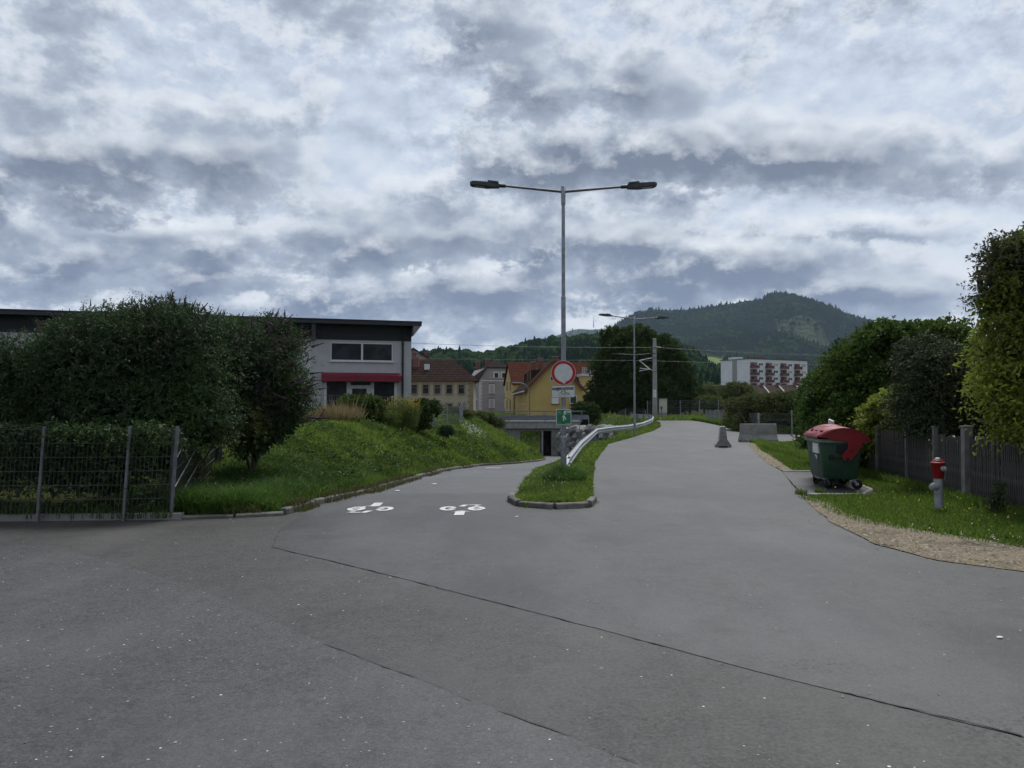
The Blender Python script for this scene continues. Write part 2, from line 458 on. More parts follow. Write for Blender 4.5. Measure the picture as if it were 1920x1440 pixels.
M['bin_rim'] = mat('bin_rim_plastic', (.16,.19,.16), .5, color2=(.09,.12,.10), scale=6)
M['rubber'] = mat('rubber', (.012,.012,.013), .7, scale=9)
M['pink'] = mat('pink_label', (.62,.16,.15), .6, color2=(.55,.13,.12), scale=20)
M['hyd_red'] = mat('hydrant_red', (.20,.006,.012), .42, color2=(.22,.007,.012), scale=6)
M['hyd_grey'] = mat('hydrant_grey', (.35,.365,.37), .5, .2, color2=(.26,.27,.275), scale=5, dirt=((.2,.19,.17), 6.0, .5))
M['alu'] = mat('cast_aluminium', (.45,.45,.44), .5, .4, color2=(.30,.30,.29), scale=14)
M['pale_wood'] = leaf_mat('weathered_wood', [(.105,.098,.092),(.14,.13,.122),(.17,.162,.15),(.125,.115,.105)], .9, .0)
M['wood'] = mat('grey_weathered_wood', (.105,.097,.090), .9, color2=(.050,.046,.043), scale=7, stretch=(8,8,1.0), bump=.3, bscale=20, spec=.2)
M['post_conc'] = mat('post_concrete', (.21,.20,.19), .9, color2=(.14,.135,.125), scale=4, bump=.3, dirt=((.10,.10,.08), 3.0, .5))
M['render_grey'] = mat('render_pale_grey', (.42,.42,.425), .9, color2=(.38,.38,.385), scale=1.5, bump=.2, bscale=60, spec=.2)
M['render_pale'] = mat('render_lighter_grey', (.52,.53,.55), .9, color2=(.48,.49,.51), scale=1.5, bump=.2, bscale=60, spec=.2)
M['clad_black'] = mat('black_cladding', (.020,.022,.026), .6, color2=(.015,.017,.020), scale=2.5, stretch=(.4,.4,6), spec=.3)
M['fascia'] = mat('roof_fascia', (.030,.038,.040), .5, .2, color2=(.022,.028,.030), scale=2)
M['soffit'] = mat('soffit', (.20,.21,.22), .8, scale=2)
M['frame_white'] = mat('frame_white', (.60,.61,.62), .5, color2=(.52,.53,.54), scale=4)
M['glass'] = glass_mat('window_glass')
M['glass_far'] = glass_mat('far_window_glass', (.028,.030,.034), .12)
M['canopy_red'] = mat('canopy_red', (.19,.008,.022), .6, color2=(.15,.006,.018), scale=5)
M['cream'] = mat('cream_render', (.44,.39,.28), .9, color2=(.39,.345,.25), scale=.7, spec=.2, dirt=((.30,.26,.19), .5, .4))
M['cream_trim'] = mat('cream_trim', (.30,.235,.155), .9, color2=(.25,.20,.13), scale=2)
M['brown_plaster'] = mat('brown_plaster', (.27,.235,.205), .9, color2=(.22,.19,.165), scale=.6)
M['grey_wall'] = mat('mauve_grey_render', (.32,.29,.29), .9, color2=(.285,.26,.26), scale=.6, spec=.2)
M['grey_trim'] = mat('white_trim', (.60,.58,.56), .85, color2=(.52,.50,.485), scale=2)
M['brick_trim'] = mat('brownish_sill', (.22,.155,.135), .85, scale=2)
M['shutter'] = mat('closed_shutter', (.40,.36,.35), .8, color2=(.35,.315,.31), scale=3, stretch=(1,1,10))
M['yellow'] = mat('yellow_render', (.52,.375,.135), .9, color2=(.47,.335,.12), scale=.5, spec=.2, dirt=((.38,.27,.10), .4, .35))
M['yellow_pale'] = mat('yellow_render_pale', (.57,.43,.18), .9, color2=(.51,.385,.16), scale=.5, spec=.2)
def tile_mat(name, c, c2, rowh=.34):
    m = bpy.data.materials.new(name); m.use_nodes = True
    n = NT(m.node_tree); p = n.n['Principled BSDF']; p.inputs['Roughness'].default_value = .9; p.inputs['Specular IOR Level'].default_value = .02
    tcn = n.new('ShaderNodeTexCoord'); pos = tcn.outputs['Object']
    br = n.new('ShaderNodeTexBrick'); sp = n.new('ShaderNodeSeparateXYZ'); n.put(sp.inputs[0], pos)
    cb = n.new('ShaderNodeCombineXYZ'); n.put(cb.inputs[0], n.m('ADD', sp.outputs[0], n.m('MULTIPLY', sp.outputs[1], .37))); n.put(cb.inputs[1], sp.outputs[2])
    n.put(br.inputs['Vector'], cb.outputs[0])
    br.inputs['Color1'].default_value = (*c, 1); br.inputs['Color2'].default_value = (*c2, 1)
    br.inputs['Mortar'].default_value = (*[x*.42 for x in c2], 1)
    br.inputs['Scale'].default_value = 1.0; br.inputs['Mortar Size'].default_value = .035
    br.inputs['Brick Width'].default_value = .8; br.inputs['Row Height'].default_value = rowh
    f = n.noise(pos, .8, 5.0, .65)
    n.put(p.inputs['Base Color'], n.mix(n.m('MULTIPLY', n.ss(f, .45, .7), .5), br.outputs[0], tuple(x*.6 for x in c)))
    return m
M['tile_brown'] = tile_mat('brown_roof_tiles', (.070,.049,.042), (.052,.036,.031))
M['tile_dark'] = tile_mat('dark_roof_tiles', (.032,.027,.026), (.025,.021,.020))
M['tile_red'] = tile_mat('red_roof_tiles', (.095,.034,.021), (.072,.026,.017))
M['tile_old'] = tile_mat('weathered_roof_tiles', (.055,.036,.028), (.040,.028,.023))
M['barge'] = mat('bargeboard', (.15,.045,.03), .8, scale=2)
M['chimney'] = mat('chimney_brick', (.20,.085,.06), .9, color2=(.15,.065,.05), scale=3)
M['block_white'] = mat('apartment_render', (.68,.685,.69), .9, color2=(.62,.625,.63), scale=.35, spec=.2)
M['balcony_red'] = mat('balcony_red', (.155,.050,.038), .8, color2=(.13,.042,.032), scale=.8)
M['dark_recess'] = mat('loggia_shade_and_joint', (.16,.14,.12), .9, scale=1)  # loggia shade put into the colour; also used for formwork joints
M['cabinet'] = mat('cabinet_beige', (.50,.48,.38), .6, color2=(.44,.42,.33), scale=2, dirt=((.33,.30,.22), 2.0, .4))
M['car_paint'] = mat('silver_car_paint', (.30,.32,.35), .28, .5, scale=2)
M['car_glass'] = glass_mat('car_glass', (.02,.024,.028), .05)
M['white_scrap'] = mat('white_paper', (.66,.67,.66), .8, color2=(.5,.51,.52), scale=30)
M['graffiti'] = mat('graffiti_paint', (.035,.05,.075), .7, scale=12)
M['railing'] = mat('railing_paint', (.20,.22,.25), .5, .3, color2=(.16,.175,.20), scale=3)
M['railing_panel'] = mat('railing_panel', (.20,.215,.25), .7, color2=(.15,.165,.19), scale=6)
M['bark'] = mat('bark', (.085,.070,.055), .95, color2=(.05,.042,.034), scale=9, stretch=(3,3,.6), bump=.6, bscale=18)
# foliage
M['gr_bank'] = leaf_mat('grass_bank', [(.046,.094,.011),(.105,.185,.018),(.165,.255,.032),(.11,.165,.026),(.27,.29,.10)], .6, .55, ((.062,.105,.026), .75), .55)
M['gr_long'] = leaf_mat('grass_long', [(.026,.066,.015),(.056,.122,.022),(.092,.17,.03),(.042,.095,.02)], .6, .45, ((.022,.050,.018), .6), .8)
M['gr_lawn'] = leaf_mat('grass_lawn', [(.048,.098,.013),(.088,.165,.020),(.13,.21,.03),(.16,.20,.05)], .6, .5, ((.105,.155,.032), .6), .9)
M['gr_dry'] = leaf_mat('grass_dry', [(.22,.165,.095),(.30,.225,.125),(.14,.12,.055),(.10,.11,.04)], .7, .3)
M['gr_edge'] = leaf_mat('grass_edge', [(.055,.075,.018),(.11,.10,.045),(.085,.12,.025),(.15,.13,.06),(.05,.05,.028)], .7, .35)
M['lf_bud'] = leaf_mat('buddleia_leaf', [(.024,.045,.022),(.040,.068,.030),(.066,.098,.048),(.030,.052,.020)], .6, .25, ((.062,.105,.026), .6), .6)
M['lf_vine'] = leaf_mat('vine_leaf', [(.045,.075,.018),(.085,.115,.026),(.13,.13,.05),(.06,.085,.022)], .6, .3)
M['lf_hazel'] = leaf_mat('hazel_leaf', [(.020,.048,.011),(.040,.082,.016),(.068,.115,.022),(.030,.066,.014)], .5, .42, ((.085,.115,.022), .6), .6)
M['lf_dark'] = leaf_mat('dark_shrub_leaf', [(.030,.050,.022),(.048,.072,.030),(.066,.090,.042),(.060,.062,.040)], .65, .2)
M['lf_elder'] = leaf_mat('elder_leaf', [(.11,.16,.022),(.20,.25,.034),(.28,.31,.06),(.15,.20,.028)], .5, .5, ((.085,.115,.026), .55), .9)
M['lf_tree'] = leaf_mat('walnut_leaf', [(.020,.042,.014),(.034,.064,.018),(.056,.090,.022),(.040,.068,.018)], .6, .25, ((.066,.088,.022), .5), .35)
M['lf_hedge'] = leaf_mat('hedge_leaf', [(.060,.088,.024),(.10,.13,.036),(.13,.15,.05),(.075,.098,.034)], .6, .3, ((.055,.066,.028), .5), .4)
M['lf_conifer'] = leaf_mat('conifer_leaf', [(.016,.042,.016),(.026,.062,.022),(.034,.075,.024)], .6, .2)
M['lf_gold'] = leaf_mat('goldenrod_leaf', [(.075,.115,.026),(.10,.15,.03),(.13,.16,.035),(.11,.105,.05)], .6, .35)
M['fl_gold'] = leaf_mat('goldenrod_flower', [(.38,.26,.03),(.48,.33,.04),(.30,.24,.03)], .7, .2)
M['fl_spike'] = leaf_mat('faded_flower_spike', [(.060,.030,.042),(.085,.045,.055),(.070,.048,.045),(.10,.06,.075)], .8, .1)
M['fl_violet'] = leaf_mat('violet_flower_spike', [(.070,.030,.085),(.10,.045,.12),(.055,.03,.06)], .8, .1)
M['fl_white'] = leaf_mat('white_flower', [(.55,.56,.52),(.70,.70,.66),(.62,.60,.50)], .7, .2)
M['fl_yellow'] = leaf_mat('yellow_flower', [(.55,.42,.04),(.62,.5,.06),(.5,.45,.1)], .7, .2)
M['elder_top'] = leaf_mat('elder_top_leaf', [(.055,.07,.030),(.09,.095,.045),(.13,.11,.07)], .6, .2)
M['forest_a'] = leaf_mat('forest_broadleaf', [(.012,.028,.009),(.017,.037,.011),(.023,.047,.013),(.014,.031,.010)], .8, .0)
M['forest_b'] = leaf_mat('forest_conifer', [(.008,.020,.010),(.012,.027,.013),(.017,.034,.015)], .8, .0)

# ------------------------------------------------------------------ lettering
def text_mesh(body, size, name, m, parent, loc, rot, bold=0.0, width=None):
    cu = bpy.data.curves.new(name, 'FONT'); cu.body = body; cu.size = size; cu.extrude = .0012; cu.offset = bold
    cu.align_x = 'CENTER'; cu.align_y = 'CENTER'; cu.resolution_u = 3
    o = bpy.data.objects.new(name, cu); COL.objects.link(o)
    dg = bpy.context.evaluated_depsgraph_get()
    me = bpy.data.meshes.new_from_object(o.evaluated_get(dg)); me.name = name
    bpy.data.objects.remove(o)
    if width:
        xs = [v.co.x for v in me.vertices]; k = width/(max(xs)-min(xs))
        for v in me.vertices: v.co.x *= k
    me.materials.clear(); me.materials.append(m)
    r = bpy.data.objects.new(name, me); COL.objects.link(r); r.parent = parent
    r.location = loc; r.rotation_euler = rot
    return r
UPR = (math.pi/2, 0, 0)


# ------------------------------------------------------------------ lie of the land
XK_Y = [0, 11.2, 11.66, 12.8, 14.8, 18, 26, 32.5, 36.6, 43.7, 50, 54, 58, 62, 66, 76, 90, 140]
XK_X = [-5.0, -5.0, -3.45, -3.25, -2.71, -2.53, -2.2, -1.37, 0, 1.54, 2.22, 2.42, 2.30, 2.0, 1.7, .85, .6, .6]
XR_Y = [0, 12.3, 12.8, 14, 20, 26, 32, 36.6, 43.7, 54, 66, 76, 140]
XR_X = [.3, .2, -.05, .02, .35, .75, 1.5, 2.7, 4.2, 4.9, 5.2, 5.2, 5.2]
XL_Y = [0, 12.2, 12.75, 16.9, 22.3, 32, 37, 47.3, 56, 69, 76, 90, 140]      # left edge of the right-hand road
XL_X = [1.4, 1.3, 1.42, 1.81, 2.44, 4.07, 5.7, 8.8, 11, 13.5, 14.6, 15, 15]
def xk(Y): return np.interp(Y, XK_Y, XK_X)
def xr(Y): return np.interp(Y, XR_Y, XR_X)
def xl(Y): return np.interp(Y, XL_Y, XL_X)
def zp(Y):
    d = np.clip(np.asarray(Y, float) - 13, 0, 63)
    return -.06*d*d/(d+4.0)*(1 - sst(Y, 86, 97))
def terrain(x, Y, soft=True):
    x, Y = np.broadcast_arrays(np.asarray(x, float), np.asarray(Y, float))
    k, r, l, p = xk(Y), xr(Y), xl(Y), zp(Y)
    H = .92*sst(Y, 10.5, 22) - .75*sst(Y, 56, 72)*(1 - sst(Y, 84, 120)) - .9*sst(Y, 90, 130)
    s = k - x
    Wd = 3.7 + .8*np.clip((20-Y)/8, 0, 1)
    left = (p+.09) + (H-p-.09)*sst(s/Wd, -.02, 1.0)
    left = left + (.07*(fbm(x*.7, Y*.7, s=3)-.5) + .16*(fbm(x*.25, Y*.25, s=5)-.5))*sst(s, .1, 1.2)*sst(Y, 12, 15)
    left = np.minimum(left, p-.07+.55*np.clip(s, 0, 9))
    wv = np.maximum(l-r, .3); d = np.clip(l-x, 0, None); t = d/wv
    top = -.11*np.clip(d, 0, 2.4)*sst(Y, 17, 24) + .07*(1-sst(Y, 18, 24)) + .5*sst(Y, 55, 72)*(1-sst(Y, 90, 110))*sst(d, 1.2, 4)
    rt = sst(t, .30, 1.0) if True else t
    verge = top*(1-rt) + p*rt
    verge = np.minimum(verge, -.06+.6*d); verge = np.minimum(verge, p-.07+.6*np.clip(x-r, 0, 9))
    z = np.where(x < k, left, np.where(x < r, p-.06, np.where(x < l, verge, -.055)))
    # right-hand lawn and gardens
    lawn = np.where(Y > 20, np.interp(Y, [18.9, 26, 32, 34], [6.6, 8.0, 10.0, 11.5]), np.interp(Y, [0, 6.5, 7.7, 8.24, 9.18, 10.8, 13.2, 14.1, 18.9], [8, 8, 5.2, 4.64, 4.4, 4.57, 5.15, 5.36, 6.6]))
    onlawn = (x > lawn) & (Y < 33.5) & (Y > 5)
    z = np.where(onlawn & (x > l), -.014 + .08*sst(x-lawn, .9, 2.6), z)
    z = np.where((Y > 76) & (x > l), -.01, z)
    z = np.where((Y > 42.5) & (x > np.interp(Y, [42, 52, 60, 73], [13.8, 15, 16.4, 18])+.1), 0.02, z)
    front = sst(Y, 9.5, 11.25)
    z = np.where((x < k) & (Y < 11.25), -.055, z)
    z = np.where((x >= k) & (Y < 12.45) & ~(onlawn & (x > l)), -.055, z)
    return z
def tz(x, Y): return float(terrain(x, Y))

def axis(parts):
    out = []
    for (a, b, st) in parts: out += list(np.arange(a, b, st))
    return np.array(out)
gx = axis([(-9000,-900,900),(-900,-120,90),(-120,-40,10),(-40,-14,1.5),(-14,15,.22),(15,40,1.2),(40,130,10),(130,900,90),(900,9001,900)])
gy = axis([(-300,-20,40),(-20,5,3),(5,50,.28),(50,100,.6),(100,180,8),(180,1000,80),(1000,10001,900)])
GX, GY = np.meshgrid(gx, gy)
GZ = terrain(GX, GY)
nx, ny = len(gx), len(gy)
idx = np.arange(nx*ny).reshape(ny, nx)
ground = mesh_np('ground', np.stack([GX.ravel(), GY.ravel(), GZ.ravel()], 1),
                 np.stack([idx[:-1,:-1].ravel(), idx[:-1,1:].ravel(), idx[1:,1:].ravel(), idx[1:,:-1].ravel()], 1), M['soil'], smooth=True, kind='structure')

def ragged(pts, step=.25, amp_=.03, seed=0, closed=True):
    """outline with small irregularities"""
    out = []; n = len(pts)
    for i in range(n if closed else n-1):
        a, b = np.array(pts[i], float), np.array(pts[(i+1) % n], float)
        L = np.linalg.norm(b-a); m = max(1, min(int(L/step), 60))
        nrm = np.array([-(b-a)[1], (b-a)[0]])/max(L, 1e-6)
        for j in range(m):
            p = a + (b-a)*j/m
            k = (fbm(p[0]*3, p[1]*3, s=seed) - .5)*2*amp_ if j else 0
            out.append(tuple(p + nrm*float(k)))
    return out
def sheet(name, pts, z, m, **props):
    bm = bmesh.new()
    vs = [bm.verts.new((x, y, z)) for x, y in pts]
    f = bm.faces.new(vs); f.normal_update()
    if f.normal.z < 0: f.normal_flip()
    bmesh.ops.triangulate(bm, faces=[f])
    me = bpy.data.meshes.new(name); bm.to_mesh(me); bm.free()
    return finish(name, me, m, None, **props)

ROAD_R = [(18.2,80),(18,73),(16.3,60),(15,52.5),(13.6,45),(15.6,42.6),(24,42),(24,34.5),(12.6,33.2),(10.4,33.2),(9.9,31.5),(8.4,26),(7.3,21.5),(6.75,18.9),
          (5.36,14.1),(5.15,13.2),(4.57,10.8),(4.4,9.18),(4.64,8.24),(5.2,7.7),(8,6.6),(12,5.2),(45,3)]
plaza = [(-45,-12),(-45,10.4),(-10,10.80),(-5,11.15),(-3.45,11.62),(-3.25,12.8),(-2.8,14.4),(.10,14.4),(.05,13.2),(.03,12.75),(.38,12.36),(1.1,12.30),(1.35,12.7),(1.42,13.3),
         (1.81,16.9),(2.44,22.3),(4.07,32),(5.7,37),(8.8,47.3),(11,56),(13.5,69),(14.9,80)] + ROAD_R + [(45,-12)]
sheet('road', ragged(plaza, .22, .035, 3), 0.0, M['asphalt_mid'], kind='structure')
# later patch of lighter asphalt ahead, older one under the camera
A = gd(535, 985); B = gd(513, 1025)
seam1 = [B, gd(640,1055), gd(820,1099), gd(1000,1145), gd(1250,1210), gd(1420,1256), gd(1600,1300), gd(1920,1378), (6.2, .6), (10, -3.2)]
new = [(x*1.0, y) for x, y in plaza[4:7]]
new_poly = [A, (-3.2,12.6), (-2.77,14.35), (.09,14.35), (.04,13.2), (.02,12.72), (.36,12.32), (1.1,12.27), (1.37,12.7), (1.44,13.3)] + [(x+.01, y) for x, y in plaza[14:22]] \
    + [(x-.05, y) for x, y in ROAD_R[:6]] + [(23.9,42),(23.9,34.6)] + [(x-.05, y-.02) for x, y in ROAD_R[8:]] + [(44.9,-3.2)] + seam1[::-1]
sheet('road_patch', ragged(new_poly, .2, .02, 9), 0.004, M['asphalt_new'], kind='structure')
seam2 = [gd(100,1022), gd(250,1062), gd(400,1112), gd(570,1187), gd(700,1238), gd(850,1295), gd(1050,1368), gd(1200,1430), (1.6,2.55), (5,-1)]
old_poly = [(-44.9,-8), (-44.9,8.6), (-12,8.9), (-7,9.0)] + seam2 + [(5,-8)]
sheet('old_road_patch', ragged(old_poly, .2, .02, 13), 0.004, M['asphalt_old'], kind='structure')
def seam(name, pts, w0, seed, z=0.008):
    mb = MB(); p = ragged(pts, .035, .030, seed, closed=False)
    L, Rr = [], []
    for i, q_ in enumerate(p):
        a, b = np.array(p[max(i-1,0)]), np.array(p[min(i+1,len(p)-1)])
        d = (b-a)/max(np.linalg.norm(b-a), 1e-6); nn = np.array([-d[1], d[0]])
        w_ = w0*max(.02, float(fbm(q_[0]*5, q_[1]*5, s=seed+5, o=5)-.38)*4.2)
        L.append(np.array(q_)+nn*w_); Rr.append(np.array(q_)-nn*w_)
    n = len(p)
    mb.add([(v[0], v[1], z) for v in L+Rr], [(i+1, i, n+i, n+i+1) for i in range(n-1)])
    return mb.build(name, M['tar'], kind='structure')
seam('road_seam', [A, gd(520,1003)] + seam1[:8], .007, 21)
seam('road_seam', seam2[3:8], .007, 31)
# path that dips down to the underpass
rows = np.concatenate([np.arange(14.3, 60, .5), np.arange(60, 83, 1.0)])
V, F = [], []
for i, Y in enumerate(rows):
    a, b = float(xk(Y)), float(xr(Y)) + .25
    for j in range(7):
        V.append((a + (b-a)*j/6, Y, float(zp(Y)) + .002))
for i in range(len(rows)-1):
    for j in range(6): F.append((i*7+j, i*7+j+1, i*7+j+8, i*7+j+7))
mesh_np('path', V, np.array(F), M['asphalt_path'], smooth=True, kind='structure')
# bin pad and its edging
pad = [(5.42,14.15),(6.80,14.15),(7.05,15.0),(7.75,18.8),(6.72,18.9)]
sheet('bin_pad', ragged(pad, .3, .01, 5), 0.008, M['asphalt_pad'], kind='structure')
# gravel shoulder
upper = [(5.38,14.06),(5.45,12.9),(5.22,11.9),(5.22,10.9),(5.55,10.0),(6.0,9.35),(6.35,8.8),(7.2,8.3),(9,7.6),(12,6.9),(14,6.5)]
lower = [(14,4.9),(12,5.15),(8,6.55),(5.2,7.66),(4.62,8.22),(4.38,9.18),(4.55,10.8),(5.12,13.2)]
sheet('gravel_shoulder', ragged(upper+lower, .18, .05, 8), 0.010, M['gravel'], kind='structure')
strip = [(9.85,31.6),(8.35,26),(7.25,21.5),(6.85,19.3),(7.15,19.3),(7.6,21.3),(8.4,24.5),(9.05,27.5),(10.4,32.2),(10.2,33)]
sheet('gravel_strip', ragged(strip, .2, .06, 18), 0.010, M['sand'], kind='structure')
def scatter_stones(name, poly, n, smin, smax, m, z=.012, seed=1):
    rg = np.random.default_rng(seed); P = np.array(poly); lo, hi = P.min(0), P.max(0)
    pts = lo + rg.random((n*4, 2))*(hi-lo); pts = pts[inside(pts, P)][:n]
    k = len(pts); s = smin + (smax-smin)*rg.random(k)**2.5
    base = np.array([(1,0,0),(0,1,0),(-1,0,0),(0,-1,0),(0,0,.8)])
    ang = rg.random(k)*6.28; c, sn = np.cos(ang), np.sin(ang)
    st = .6 + .8*rg.random((k, 1, 1))
    vv = base[None]*np.concatenate([np.ones((k,1,1)), st, .5+.5*rg.random((k,1,1))], 2)
    vv = vv + (rg.random((k,5,3))-.5)*.35
    X = vv[:,:,0]*c[:,None]-vv[:,:,1]*sn[:,None]; Yy = vv[:,:,0]*sn[:,None]+vv[:,:,1]*c[:,None]
    vv = np.stack([X, Yy, vv[:,:,2]], 2)*s[:,None,None]
    vv[:,:,0] += pts[:,0,None]; vv[:,:,1] += pts[:,1,None]; vv[:,:,2] += z
    f = np.array([(0,1,4),(1,2,4),(2,3,4),(3,0,4)])
    F = (f[None] + (np.arange(k)*5)[:,None,None]).reshape(-1,3)
    return mesh_np(name, vv.reshape(-1,3), F, m, kind='stuff')
def inside(p, P):
    x, y = p[:,0], p[:,1]; r = np.zeros(len(p), bool); n = len(P); j = n-1
    for i in range(n):
        xi, yi, xj, yj = *P[i], *P[j]
        hit = ((yi > y) != (yj > y)) & (x < (xj-xi)*(y-yi)/(yj-yi+1e-12)+xi)
        r ^= hit; j = i
    return r
tag(scatter_stones('gravel', upper+lower, 9000, .006, .024, M['stones'], seed=2), 'pale loose gravel along the road edge by the hydrant', 'gravel')
tag(scatter_stones('gravel', strip, 2500, .008, .028, M['stones'], seed=3), 'sandy loose gravel beside the lawn behind the bins', 'gravel')
tag(scatter_stones('loose_chippings', [(-9,9.5),(-4,10.9),(5,8.8),(5,2),(-6,2)], 420, .004, .010, M['stones'], z=.007, seed=4), 'scattered pale stone chippings lying on the asphalt', 'chippings')

tag(scatter_stones('edge_grit', [(5.36,14.1),(5.15,13.2),(4.57,10.8),(4.4,9.18),(4.64,8.24),(5.2,7.7),(8,6.6),(8,6.1),(5.1,7.2),(4.3,8.0),(4.0,9.1),(4.2,10.8),(4.9,13.2)], 380, .004, .013, M['stones'], z=.007, seed=6), 'loose grit washed from the gravel onto the asphalt edge', 'grit')
# ------------------------------------------------------------------ kerbs, every stone its own piece
def kerb(name, label, line, zf, w, h, stone, seed, mtl, proud=.0, wob=.02):
    root = bpy.data.objects.new(name, None); COL.objects.link(root); root['kind'] = 'structure'
    if label: root['label'] = label
    P = [np.array(p, float) for p in line]; seg = [np.linalg.norm(P[i+1]-P[i]) for i in range(len(P)-1)]
    cum = np.concatenate([[0], np.cumsum(seg)]); T = cum[-1]; rg = np.random.default_rng(seed)
    def pt(s):
        return np.array([np.interp(s, cum, [p[0] for p in P]), np.interp(s, cum, [p[1] for p in P])])
    s = 0.0
    while s < T-.15:
        L = min(stone*(.8+.4*rg.random()), T-s)
        a, b = pt(s+.012), pt(s+L-.012); s += L
        d = (b-a)/np.linalg.norm(b-a); nn = np.array([-d[1], d[0]])
        off = (rg.random()-.5)*wob; dz = (rg.random()-.5)*wob
        mb = MB()
        za, zb = zf(*a)+dz, zf(*b)+dz+(rg.random()-.5)*wob*.6
        e = .018
        v = []
        for p, z, g_ in ((a, za, 1), (b, zb, -1)):
            for (o, zz) in ((-w/2, -.15), (-w/2, h-e), (-w/2+e, h), (w/2-e, h), (w/2, h-e), (w/2, -.15)):
                q_ = p + nn*(o+off) + d*(g_*.008 if zz > h-.001 else 0)
                v.append((q_[0], q_[1], z+zz+(rg.random()-.5)*.006))
        f = [(i, i+1, i+7, i+6) for i in range(5)] + [(0,1,2,3,4,5)[::-1], (6,7,8,9,10,11)]
        mb.add(v, [tuple(x) for x in f]); mb.build('kerb_stone', mtl, root)
    return root
kerb('kerb', 'worn granite kerb stones along the foot of the grass bank', [(xk(y)-.07, y) for y in [11.66,12.3,12.8,13.8,14.8,16.4,18,20,22,24,26,29,32.5,35,36.6,40,43.7,47,50,52,54,55.5,57,58.5]],
     lambda x, y: float(zp(y)), .12, .095, .95, 5, M['kerb'])
kerb('kerb', 'low kerb stones closing the grass corner beside the wire fence', [(-5.0,11.22),(-4.5,11.3),(-4.0,11.42),(-3.48,11.62)], lambda x, y: 0.0, .12, .05, .8, 15, M['kerb'])
kerb('kerb', 'stone kerb round the nose of the grass island', [(.10,14.3),(.0,13.6),(-.02,13.0),(.06,12.68),(.36,12.34),(.75,12.26),(1.12,12.30),(1.36,12.62),(1.42,13.2)], lambda x, y: 0.0, .12, .10, .62, 6, M['kerb'])
kerb('kerb', 'thin concrete edging round the bin pad', [(5.5,14.12),(6.82,14.12),(7.08,15.0),(7.78,18.8)], lambda x, y: .0, .07, .035, .95, 7, M['concrete_pale'], wob=.01)
kerb('kerb', 'thin concrete edging at the far end of the bin pad', [(6.74,18.95),(7.74,18.95)], lambda x, y: .0, .07, .035, .95, 9, M['concrete_pale'], wob=.01)

# ------------------------------------------------------------------ painted bicycle symbols
def bike_mark(cx, cy, flip, label):
    s = -1 if flip else 1
    mb = MB(); z = .011
    def P(x, y): return (cx + s*x*.84, cy + s*y*.94, z)
    def ring(x0, y0, r, ry, w_, a0=0, a1=360):
        n = 22; v, f = [], []
        for i in range(n+1):
            a = R(a0 + (a1-a0)*i/n)
            v += [P(x0+math.cos(a)*r, y0+math.sin(a)*ry), P(x0+math.cos(a)*(r-w_), y0+math.sin(a)*(ry-w_*1.15))]
        for i in range(n): f.append((2*i, 2*i+2, 2*i+3, 2*i+1) if not False else 0)
        mb.add(v, f)
    def strip_(a, b, w_):
        a, b = np.array(a), np.array(b); d = (b-a)/np.linalg.norm(b-a); nn = np.array([-d[1], d[0]])*w_/2
        mb.add([P(*(a+nn)), P(*(a-nn)), P(*(b-nn)), P(*(b+nn))], [(0,1,2,3)])
    ring(-.27, 0, .17, .25, .105, 25, 330); ring(.27, 0, .17, .25, .105, -20, 325)
    strip_((-.27,.0), (-.13,.0), .08); strip_((.20,.0), (.34,.0), .08)
    mb.add([P(-.10,.24), P(.02,.24), P(.10,.47), P(-.02,.47)], [(0,1,2,3)])
    strip_((.08,.43), (.33,.46), .07); strip_((.22,.30), (.33,.46), .06)
    mb.add([P(-.10,-.78), P(.08,-.78), P(.08,-.36), P(-.10,-.36)], [(0,1,2,3)])
    mb.add([P(-.17,-.37), P(.19,-.37), P(.01,-.27)], [(0,1,2)])
    o = mb.build('bicycle_marking', M['paint'], kind='thing')
    o.rotation_euler = (0, 0, 0)
    return tag(o, label, 'road marking', 'bicycle symbols painted on the path')
bike_mark(-.80, 12.28, False, 'white bicycle symbol painted next to the grass island with its arrow nearest')
bike_mark(-2.28, 12.25, True, 'white bicycle symbol painted beside the bank kerb, turned upside down')
mb = MB(); y0 = 29.0
mb.add([(-1.02,y0,float(zp(y0))+.012),(-.42,y0,float(zp(y0))+.012),(-.42,y0+.5,float(zp(y0+.5))+.012),(-1.02,y0+.5,float(zp(y0+.5))+.012)], [(0,1,2,3)])
tag(mb.build('lane_marking', M['paint']), 'short worn white bar painted across the dipping path', 'road marking')

